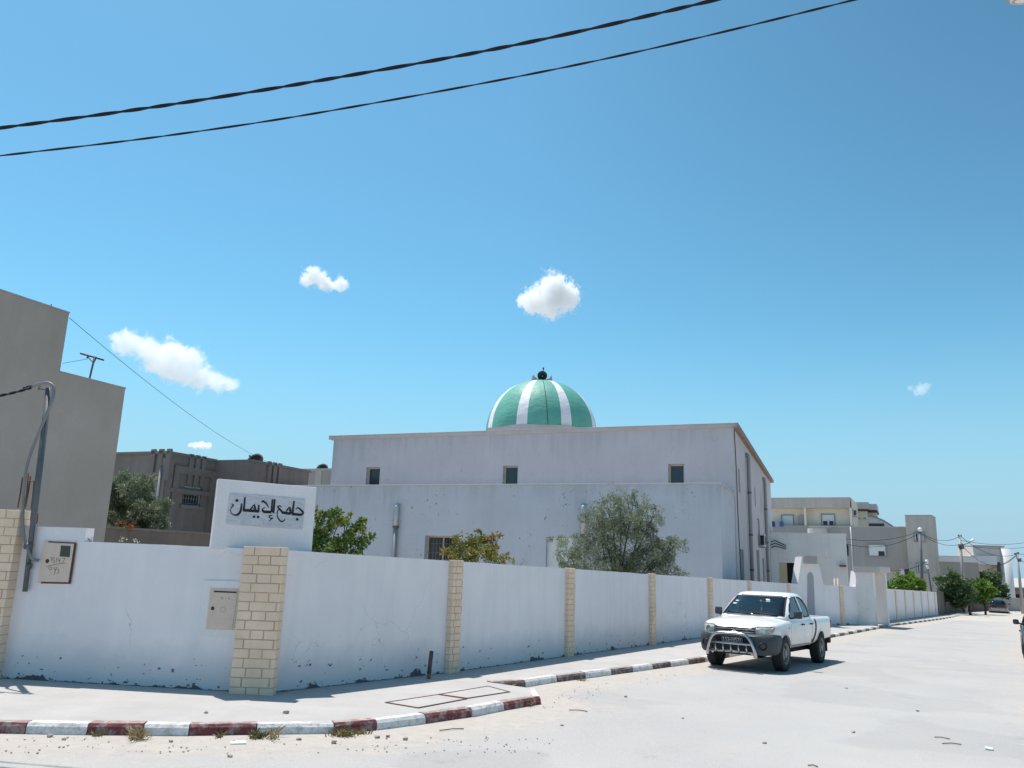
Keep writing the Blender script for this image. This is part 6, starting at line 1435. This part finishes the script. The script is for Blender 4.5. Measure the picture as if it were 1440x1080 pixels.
treepx('street_tree', 'greyish dark tree behind the street wall and the parked car, beside the pale pink house', 'tree', YE + 28, [(1395, 818, 13, .6), (1404, 828, 11, .5), (1385, 812, 8, .6), (1400, 838, 10, .4), (1410, 834, 8, .5), (1370, 812, 8, .6), (1360, 808, 7, .5), (1392, 830, 10, .4)], 1392, gz(46, 79) - .1, 4200, .36, M['dkgreen'], 2.0, .12, .8, group='trees at the end of the street', seed=9)
# red flowering plant at the foot of the left olive, and pale dry flower stalks over the wall
treepx('flowering_plant', 'small plant with orange red blooms at the foot of the left olive tree', 'plant', 22.0, [(166, 738, 7, .25), (172, 735, 5, .4), (184, 740, 4, .75), (177, 742, 6, .3), (163, 743, 5, .2), (187, 735, 2.5, .8)], 173, .2, 420, .06, M['flower'], 2.2, .015, .8, seed=2)
def stalk(pxs, Y, label, seed):
    rs = random.Random(seed); b = at(*pxs[0], Y); t = thing('dry_stalk', label, 'plant', b, group='dry flower stalks over the wall'); bm = B(); lv = []
    for e in pxs[1:]:
        q = at(*e, Y + rs.uniform(-.1, .1)); tube(bm, [b - V((0, 0, .4)), b.lerp(q, .5) + V((rs.uniform(-.02, .02), 0, 0)), q], .004, 4); lv += [(b.lerp(q, k), .03, 1, .9) for k in (.6, .8, 1)]
    obj('stem', bm, M['weed'], t); leaves('seed_heads', lv, 22, .025, M['pale'], t, 1.5, rs)
M['pale'] = leafm('pale_seed_heads', [(.30, .28, .23), (.40, .38, .32), (.48, .46, .41)])
stalk(((126, 764), (124, 757), (127, 755), (129, 759)), 11.6, 'pale dry stalk on the wall top just right of the meter cabinet', 1)
stalk(((172, 766), (172, 754), (175, 756), (170, 759)), 11.6, 'tallest pale dry stalk on the wall top in front of the garden wall', 2)
stalk(((192, 767), (191.5, 761), (193, 763)), 11.6, 'tiny pale dry stalk on the wall top, nearest the sign', 3)
stalk(((727, 797), (722, 783), (729, 787), (718, 790), (735, 792), (738, 788), (742, 790)), 17.6, 'spreading pale dry stalks over the street wall right of the orange bush', 4)
# weeds along the kerb
def weed(px, py, hpx, wpx, tone, label, n=60, seed=1):
    rs = random.Random(seed); b = ong(px, py, -KH + .0); sc_ = b.y / F_; vs = []; fs = []; rnd = []
    for _ in range(n):
        o = b + V((rs.gauss(0, wpx * .28) * sc_, rs.gauss(0, .05), -.01)); L = hpx * sc_ * rs.uniform(.35, 1.1); lean = V((rs.gauss(0, .55), rs.gauss(0, .45), 1)).normalized(); s = lean.cross(V((rs.gauss(0, 1), rs.gauss(0, 1), 0))).normalized() * .004 * rs.uniform(.7, 2)
        m_ = o + lean * L * .55; e = o + lean * L + V((lean.x * .4, lean.y * .4, -.15)) * L; k = len(vs); vs += [o - s, o + s, m_ + s * .9, e, m_ - s * .9]; fs.append((k, k + 1, k + 2, k + 3, k + 4)); rnd.append(min(1, max(0, rs.gauss(tone, .25))))
    me = bpy.data.meshes.new('weed'); me.from_pydata([tuple(v - b) for v in vs], [], fs); a = me.attributes.new('rnd', 'FLOAT', 'FACE'); a.data.foreach_set('value', rnd); me.materials.append(M['weed']); o = bpy.data.objects.new('weed_tuft', me); COL.objects.link(o); o.location = b; tag(o, label, 'weed', 'weeds along the kerb')
weed(138, 1034, 10, 13, .45, 'short yellowish weed at the left red kerb stone, nearest the picture edge', 70, 1)
weed(194, 1039, 24, 18, .85, 'tallest straw coloured weed tuft, at the seam of the left red and white kerb stones', 90, 2)
weed(309, 1036, 10, 9, .25, 'small green weed in front of the second red kerb stone from the left', 45, 3)
weed(361, 1037, 15, 18, .15, 'round green weed cushion below the corner pillar', 110, 4)
weed(383, 1038, 24, 10, .9, 'thin dry weed standing just right of the green cushion', 30, 5)
weed(482, 1034, 16, 26, .4, 'wide yellow green weed clump before the white stone right of the corner pillar', 130, 6)
weed(508, 1031, 10, 20, .6, 'flat dry weed clump trailing right of the wide yellow green one', 80, 7)
weed(741, 992, 15, 8, .9, 'dry weed at the end of the last red kerb stone by the manholes', 36, 8)
weed(718, 968, 12, 16, .85, 'reddish dry weed on the set back red kerb stone', 60, 9)
weed(818, 957, 5, 16, .8, 'low dry weed against the first dark kerb stone', 50, 10)
weed(1265, 879, 5, 10, .5, 'small weed in the gap of the far kerb at the driveway', 40, 11)
weed(1366, 864, 5, 7, .4, 'small weed at the far kerb end under the street trees', 40, 12)
# litter and stones
def flat(name, px, py, w, d, h, mat, label, cat, az=.3, off=-KH):
    b = ong(px, py, off); bm = B(); M_ = Matrix.Translation(b + V((0, 0, h / 2))) @ Matrix.Rotation(az, 4, 'Z') @ Matrix.Rotation(.06, 4, 'X'); obox(bm, M_, w, d, h, min(w, d, h) * .2); o = obj(name, bm, mat); tag(o, label, cat, None); return o
flat('scrap_of_paper', 335, 1045, .15, .09, .012, M['whiteframe'], 'white scrap of paper lying on the sand below the corner pillar', 'litter')
flat('scrap_of_paper', 1391, 1054, .10, .08, .02, M['whiteframe'], 'small white scrap on the dusty road at the lower right', 'litter', 1.0)
M['twig'] = plain('dry_twig', (.14, .10, .07), .9)
def twig(p, q, label, r=.006, off=-KH):
    a, b = ong(*p, off), ong(*q, off); bm = B(); m_ = a.lerp(b, .5) + V((.01, .02, .012)); tube(bm, [a + V((0, 0, r)), m_, b + V((0, 0, r))], r, 5); o = obj('twig', bm, M['twig']); tag(o, label, 'twig', 'twigs on the road')
twig((618, 1028), (652, 1025.5), 'bent dry twig on the sand in front of the manholes')
twig((800, 999), (826, 1001), 'straight dry twig on the road left of the pickup')
twig((1136, 1077), (1150, 1079), 'dark stick at the bottom edge of the road')
twig((1314, 1037), (1336, 1040), 'thin stick on the dusty road near the white scrap')
twig((1325, 1046), (1352, 1047.5), 'longer of the two sticks beside the white scrap')
M['stonegrey'] = plain('grey_pebble', (.40, .36, .31), .9, var=.3)
sp = [(402, 1003, .05), (290, 1003, .03), (323, 1064, .03), (570, 1040, .03), (602, 1016, .03), (530, 1037, .035), (545, 1036, .03), (880, 980, .03), (1190, 968, .03), (960, 1010, .025), (790, 1020, .025), (470, 1045, .04), (420, 1040, .03), (240, 1043, .025), (90, 1040, .025), (70, 1036, .03), (1290, 1000, .03), (1200, 1030, .03), (1075, 1045, .025)]
bm = B(); rs = random.Random(4)
for x, y, r in sp + [(rs.uniform(0, 780), rs.uniform(1036, 1060), rs.uniform(.004, .013)) for _ in range(150)] + [(rs.uniform(760, 985), 0, rs.uniform(.004, .012)) for _ in range(70)]:
    if y == 0: y = 985 - (x - 760) * .21 + rs.uniform(-8, 14)
    b = ong(x, y, -KH if y > 1005 or x > 600 else 0); r0 = bmesh.ops.create_icosphere(bm, subdivisions=1, radius=r, matrix=Matrix.Translation(b + V((0, 0, r * .3))) @ Matrix.Rotation(rs.uniform(0, 6), 4, 'Z') @ Matrix.Diagonal((1, rs.uniform(.6, 1.2), .6, 1)))
    for v in r0['verts']: v.co += V((rs.uniform(-1, 1), rs.uniform(-1, 1), rs.uniform(-1, 1))) * r * .2
o = obj('pebbles', bm, M['stonegrey']); o['kind'] = 'stuff'; o['label'] = 'loose pebbles and grit scattered along the kerb and road'
# white painted stub at the far end
b = ong(1330.5, 861.5); bm = B(); tube(bm, [b, b + V((0, 0, .75))], [.13, .12], 10); tube(bm, [b + V((0, 0, .75)), b + V((0, 0, .95))], [.16, .10], 10); o = obj('bollard', bm, M['whiteframe']); tag(o, 'small white painted bollard at the far end of the pavement', 'bollard')
b = ong(1364.5, 863, -KH + .12); bm = B(); tube(bm, [b, b + V((0, 0, .7))], .07, 8); o = obj('bollard', bm, plain('yellowed_paint', (.45, .40, .22), .8)); tag(o, 'thin yellowish bollard under the street trees at the far end', 'bollard')
# ---------------------------------------------------------------- overhead lines
def sagline(a, b, sag, n=120): return [a.lerp(b, i / n) - V((0, 0, sag * 4 * (i / n) * (1 - i / n))) for i in range(n + 1)]
def twisted(name, label, pts, rs_, r, pitch, strands, cat='cable', mat='cable'):
    t = thing(name, label, cat, pts[0]); s = 0; ang = [0]
    for a, b in zip(pts, pts[1:]): s += (b - a).length; ang.append(2 * pi * s / pitch)
    for k in range(strands):
        bm = B(); P = []
        for i, p in enumerate(pts):
            d = (pts[min(i + 1, len(pts) - 1)] - pts[max(i - 1, 0)]).normalized(); n1 = d.cross(V((0, 0, 1))).normalized(); n2 = n1.cross(d); w = ang[i] + 2 * pi * k / strands + .5 * sin(i * .11); P.append(p + (n1 * cos(w) + n2 * sin(w)) * rs_)
        tube(bm, P, r, 6); obj('strand', bm, M[mat], t)
    return t
def through(pxs, Ys, ext0, ext1, n=300):
    P = [at(x, y, Y) for (x, y), Y in zip(pxs, Ys)]; return smoothpts(P, n // (len(P) - 1))
twisted('overhead_cable', 'thick black twisted cable, the upper of the two crossing the sky', through([(-260, 213), (0, 180), (240, 147), (480, 108), (740, 60), (1005, 0), (1250, -62), (1500, -135)], [9.5, 9.2, 8.9, 8.6, 8.3, 8.0, 7.7, 7.4], 0, 0, 420), .0105, .0145, .85, 2)
twisted('overhead_cable', 'thin dark cable, the lower of the two crossing the sky', through([(-260, 249), (0, 219), (240, 190), (480, 153), (840, 85), (1200, 0), (1400, -55)], [9.6, 9.3, 9.0, 8.7, 8.3, 7.9, 7.7], 0, 0, 360), .006, .0085, 1.1, 2)
a, b = at(97.5, 447, fl.p(0, vs_, 0).y), at(409, 661.5, 52.0)
bm = B(); tube(bm, sagline(a, b, .55, 60), .007, 5); o = obj('roof_wire', bm, M['cable']); tag(o, 'thin wire slanting down from the tall cement house towards the mosque', 'wire')
# street lamp whose head just shows in the top right corner
lp = at(1434, 0, 6.2); t = thing('street_lamp', 'street lamp head just showing in the top right corner of the sky', 'street lamp', V((lp.x + 2.2, lp.y - .6, gz(lp.x + 2.2, lp.y) - KH)))
bm = B(); lathe(bm, [(0, -.085), (.05, -.082), (.09, -.055), (.105, -.01), (.10, .04), (.06, .09), (0, .10)], 28, Matrix.Translation(lp + V((.0, 0, .05))) @ Matrix.Diagonal((1.3, .8, .8, 1))); obj('lamp_head', bm, M['hornlight'], t, smooth=True)
bm = B(); lathe(bm, [(0, -.092), (.07, -.08), (.085, -.05)], 20, Matrix.Translation(lp + V((.0, 0, .052))) @ Matrix.Diagonal((1.2, .7, .8, 1))); obj('lamp_cover', bm, M['kiosk'], t, smooth=True)
bm = B(); bx = V((lp.x + 2.2, lp.y - .6, 0)); tube(bm, smoothpts([bx + V((0, 0, gz(bx.x, bx.y) - KH)), bx + V((0, 0, lp.z - 1.2)), bx + V((-.15, .04, lp.z - .3)), lp + V((1.2, -.3, .30)), lp + V((.1, 0, .12))], 6), .055, 10); obj('pole', bm, M['galv'], t)
# far poles and lines
def pole(top, bot, Y, r, label, mat='conduit', lamp=None, group='poles at the end of the street', name='utility_pole', base_z=None):
    a = at(*top, Y); b = at(*bot, Y)
    if base_z is None: base_z = gz(a.x, a.y) - .2
    t = thing(name, label, 'pole', V((b.x, b.y, base_z)), group=group); bm = B(); d = (b - a); k = (base_z - a.z) / d.z; tube(bm, [a, a + d * k], [r * .75, r * 1.25], 10); obj('shaft', bm, M[mat], t); return t, a
YP = FB.y + 13
t1, a1 = pole((1349.5, 752.5), (1354.5, 815), YP, .15, 'pale concrete pole with a lamp arm, standing behind the dark round tree', 'hornlight')
bm = B(); e = at(1370, 758.5, YP); tube(bm, [at(1352, 767, YP), at(1361, 764, YP), at(1365, 761.5, YP)], .05, 6); obj('lamp_arm', bm, M['galv'], t1)
bm = B(); q0 = at(1364.5, 762, YP); tube(bm, [q0, q0.lerp(e, .3), q0.lerp(e, .8), e], [.07, .16, .15, .05], 8); obj('lamp_head', bm, M['whiteframe'], t1)
bm = B(); tube(bm, [at(1350.5, 765, YP - .2), at(1353, 772, YP - .2)], .26, 8); tube(bm, [at(1347.5, 753, YP), at(1352, 753.5, YP)], .10, 6); obj('line_bracket', bm, M['galv'], t1)
t2, a2 = pole((1430, 778), (1437.5, 850), YP + 6, .15, 'pale concrete pole at the right edge of the picture', 'hornlight')
bm = B(); tube(bm, [at(1427, 779, YP + 6), at(1432.5, 777.5, YP + 6)], .12, 6); tube(bm, [at(1433.3, 785, YP + 5.8), at(1434, 790, YP + 5.8)], .2, 6); obj('line_bracket', bm, M['galv'], t2)
t3, a3 = pole((1293.8, 748), (1297, 826), 72.0, .125, 'slim grey lamp post with a round white globe, in front of the stair tower', 'galv', group=None, name='street_lamp', base_z=-1.2)
bm = B(); c = at(1293.6, 744.5, 72.0); bmesh.ops.create_icosphere(bm, subdivisions=3, radius=.18, matrix=Matrix.Translation(c)); lathe(bm, [(.10, -.2), (.13, -.1), (.07, -.24)], 12, Matrix.Translation(c)); obj('lamp_globe', bm, M['whiteframe'], t3, smooth=True)
t4, a4 = pole((1303, 789), (1310, 832), 71.0, .075, 'short leaning grey post with a small lamp, right of the globe lamp', 'galv', group=None, name='leaning_post', base_z=-1.3)
bm = B(); tube(bm, [at(1303, 787, 71), at(1303.6, 793, 71)], .13, 8); tube(bm, [at(1303.6, 795, 70.9), at(1305, 800, 70.9)], .10, 6); obj('fitting', bm, M['shutter'], t4)
wires = [((1293, 748, 72), (1350, 754, YP), .6, 'wire from the globe lamp to the nearer pale pole, uppermost'), ((1294, 750, 72), (1352, 765, YP), .5, 'wire from the globe lamp to the bracket of the nearer pale pole'), ((1294, 747, 72), (1180, 756, 70), .5, 'upper wire running left from the globe lamp across the grey house'), ((1294, 749, 72), (1180, 762, 70), .8, 'lower wire running left from the globe lamp across the grey house'), ((1303, 790, 71), (1236, 799, 62), .4, 'wire from the short leaning post to the gate porch'),
  ((1351, 754, YP), (1430, 779, YP + 6), .9, 'wire sagging between the two pale poles, starting at the pole top'), ((1352, 766, YP), (1430, 780, YP + 6), 1.6, 'deeply sagging wire between the two pale poles, lowest of them'), ((1352, 760, YP), (1520, 735, 90), 1.2, 'wire from the nearer pale pole rising to the right edge, uppermost'), ((1353, 767, YP), (1520, 752, 90), .8, 'wire from the bracket of the nearer pale pole to the right edge'), ((1430, 779, YP + 6), (1520, 764, 90), .5, 'wire from the right hand pole rising out of the picture'), ((1433, 786, YP + 6), (1480, 812, 92), .2, 'wire falling from the right hand pole out of the picture'), ((1430, 780, YP + 6), (1384, 802, 98), .3, 'wire from the right hand pole down to the pale pink house')]
for (x0, y0, Y0), (x1, y1, Y1), sg_, lb in wires:
    bm = B(); tube(bm, sagline(at(x0, y0, Y0), at(x1, y1, Y1), sg_, 24), .024, 4); o = obj('overhead_wire', bm, M['cable']); tag(o, lb, 'wire', 'far overhead wires')
# ---------------------------------------------------------------- clouds: bodies of lit vapour far beyond the roofs
def cloud(px, py, wpx, hpx, Y, lobes, dens, label, seed, tilt=0.0, amp=1.3, det=9):
    """one closed hull round the lobes; density falls off from each lobe and is torn by noise"""
    c = at(px, py, Y); k = Y / F_; W, H = wpx * k, hpx * k
    bm = B(); bmesh.ops.create_icosphere(bm, subdivisions=3, radius=1, matrix=Matrix.Translation(c) @ Matrix.Rotation(tilt, 4, 'Y') @ Matrix.Diagonal((W * .62, W * .5, H * .68, 1)))
    t = bpy.data.materials.new('cloud_vapour'); t.use_nodes = True; nt = t.node_tree; nt.nodes.clear(); T = NT.__new__(NT); T.m = t; T.t = nt
    out = T.n('ShaderNodeOutputMaterial'); vol = T.n('ShaderNodeVolumePrincipled'); T.l(vol.outputs[0], out.inputs['Volume'])
    vol.inputs['Color'].default_value = (1, 1, 1, 1); vol.inputs['Anisotropy'].default_value = .0
    pos = T.n('ShaderNodeNewGeometry').outputs['Position']; dist = None
    for lx, ly, lr in lobes:
        lc = at(lx, ly, Y); r = lr * k; vm = T.n('ShaderNodeVectorMath', operation='DISTANCE'); T.l(pos, vm.inputs[0]); vm.inputs[1].default_value = lc
        d = T.math('MULTIPLY_ADD', vm.outputs['Value'], -1 / r, 1.0); dist = d if dist is None else T.math('SMOOTH_MAX', dist, d, .25)
    for nd in nt.nodes:
        if nd.type == 'MATH' and nd.operation == 'SMOOTH_MAX': nd.inputs[2].default_value = .25
    mp = T.mapn(pos, (1 / W, 1 / W, 1 / W), (seed * 3.1, seed * 1.7, seed)); n1 = T.noise(mp, 10.5, det, .68, .6)
    f = T.math('ADD', dist, T.math('MULTIPLY_ADD', n1, 2.2 * amp, -1.12 * amp))
    dn = T.math('MULTIPLY', T.ramp(f, (.20, 0), (.46, 1)), dens / (W * .1)); T.l(dn, vol.inputs['Density'])
    me = bpy.data.meshes.new('cloud'); bm.to_mesh(me); bm.free(); o = bpy.data.objects.new('cloud', me); COL.objects.link(o); me.materials.append(t)
    me.transform(Matrix.Translation(-c)); o.location = c
    tag(o, label, 'cloud', 'small white clouds'); return o
if CLOUDS:
    cloud(773, 416, 104, 76, 900, [(778, 408, 30), (795, 414, 26), (752, 424, 24), (775, 428, 26), (800, 424, 20), (735, 424, 12)], 2.2, 'round puffy cloud straight above the dome', 1)
    cloud(457, 393, 84, 46, 950, [(440, 388, 18), (452, 394, 16), (478, 400, 15), (432, 396, 12), (463, 401, 12)], 1.7, 'small twin lobed cloud high up, left of the dome', 2)
    cloud(240, 508, 210, 90, 1000, [(175, 483, 22), (205, 490, 26), (240, 500, 32), (215, 512, 22), (265, 512, 30), (258, 524, 26), (285, 532, 24), (300, 536, 22), (240, 522, 26), (322, 539, 16), (165, 476, 16), (190, 482, 24), (225, 505, 30)], 1.5, 'largest stretched cloud, beside the roof aerial', 3, R(18))
    cloud(284, 626.5, 44, 12, 1100, [(275, 626.5, 7), (284, 626, 8), (293, 627, 7), (268, 626, 5)], 1.2, 'tiny flat cloud just above the brown house roof', 4, amp=.6)
    cloud(1296, 547, 40, 26, 1100, [(1296, 547, 12), (1290, 552, 8), (1303, 543, 8), (1280, 546, 6)], .16, 'faint wisp of cloud at the right, over the far houses', 5)
# ---------------------------------------------------------------- daylight
EL, AZS = R(71), R(-42)
w = bpy.data.worlds.new('World'); sc.world = w; w.use_nodes = True; nt = w.node_tree; nt.nodes.clear()
sky = nt.nodes.new('ShaderNodeTexSky'); sky.sky_type = 'NISHITA'; sky.sun_disc = False; sky.sun_elevation = EL; sky.sun_rotation = AZS
sky.altitude = 0; sky.air_density = SKY[0]; sky.dust_density = SKY[1]; sky.ozone_density = SKY[2]
T = NT.__new__(NT); T.t = nt; T.m = w
gen = T.n('ShaderNodeTexCoord').outputs['Generated']; sx = T.n('ShaderNodeSeparateXYZ'); T.l(gen, sx.inputs[0])
tint = T.mix(1.0, sky.outputs[0], TINT, 'MULTIPLY')
east = T.math('SUBTRACT', 1.0, T.math('MULTIPLY', T.math('MULTIPLY', T.math('MAXIMUM', sx.outputs[0], 0), T.math('MAXIMUM', T.math('SUBTRACT', sx.outputs[2], .08), 0)), EAST))
vm = T.n('ShaderNodeVectorMath', operation='SCALE'); T.l(tint, vm.inputs[0]); T.l(east, vm.inputs['Scale'])
low = T.n('ShaderNodeMapRange', interpolation_type='SMOOTHSTEP'); T.l(sx.outputs[2], low.inputs[0]); low.inputs[1].default_value = .30; low.inputs[2].default_value = -.02; low.inputs[3].default_value = 0; low.inputs[4].default_value = .95
skc = T.mix(low.outputs[0], vm.outputs[0], HORI)
bg = nt.nodes.new('ShaderNodeBackground'); bg.inputs[1].default_value = SKY[3]; wo = nt.nodes.new('ShaderNodeOutputWorld'); nt.links.new(skc, bg.inputs[0]); nt.links.new(bg.outputs[0], wo.inputs[0])
sd = V((sin(AZS) * cos(EL), cos(AZS) * cos(EL), sin(EL)))
sl = bpy.data.lights.new('sun', 'SUN'); sl.energy = SUN; sl.angle = R(.5); sl.color = (1, .925, .865); so = bpy.data.objects.new('sun', sl); COL.objects.link(so); so.rotation_euler = (-sd).to_track_quat('-Z', 'Y').to_euler(); so.location = (0, 0, 60)
sc.view_settings.view_transform = 'Standard'; sc.view_settings.look = 'None'; sc.view_settings.exposure = EXPO; sc.view_settings.gamma = 1; sc.view_settings.use_curve_mapping = False
sc.cycles.max_bounces = 10; sc.cycles.diffuse_bounces = 4; sc.cycles.volume_bounces = 10; sc.cycles.transparent_max_bounces = 16
sc.cycles.volume_step_rate = 1.0; sc.cycles.use_denoising = True
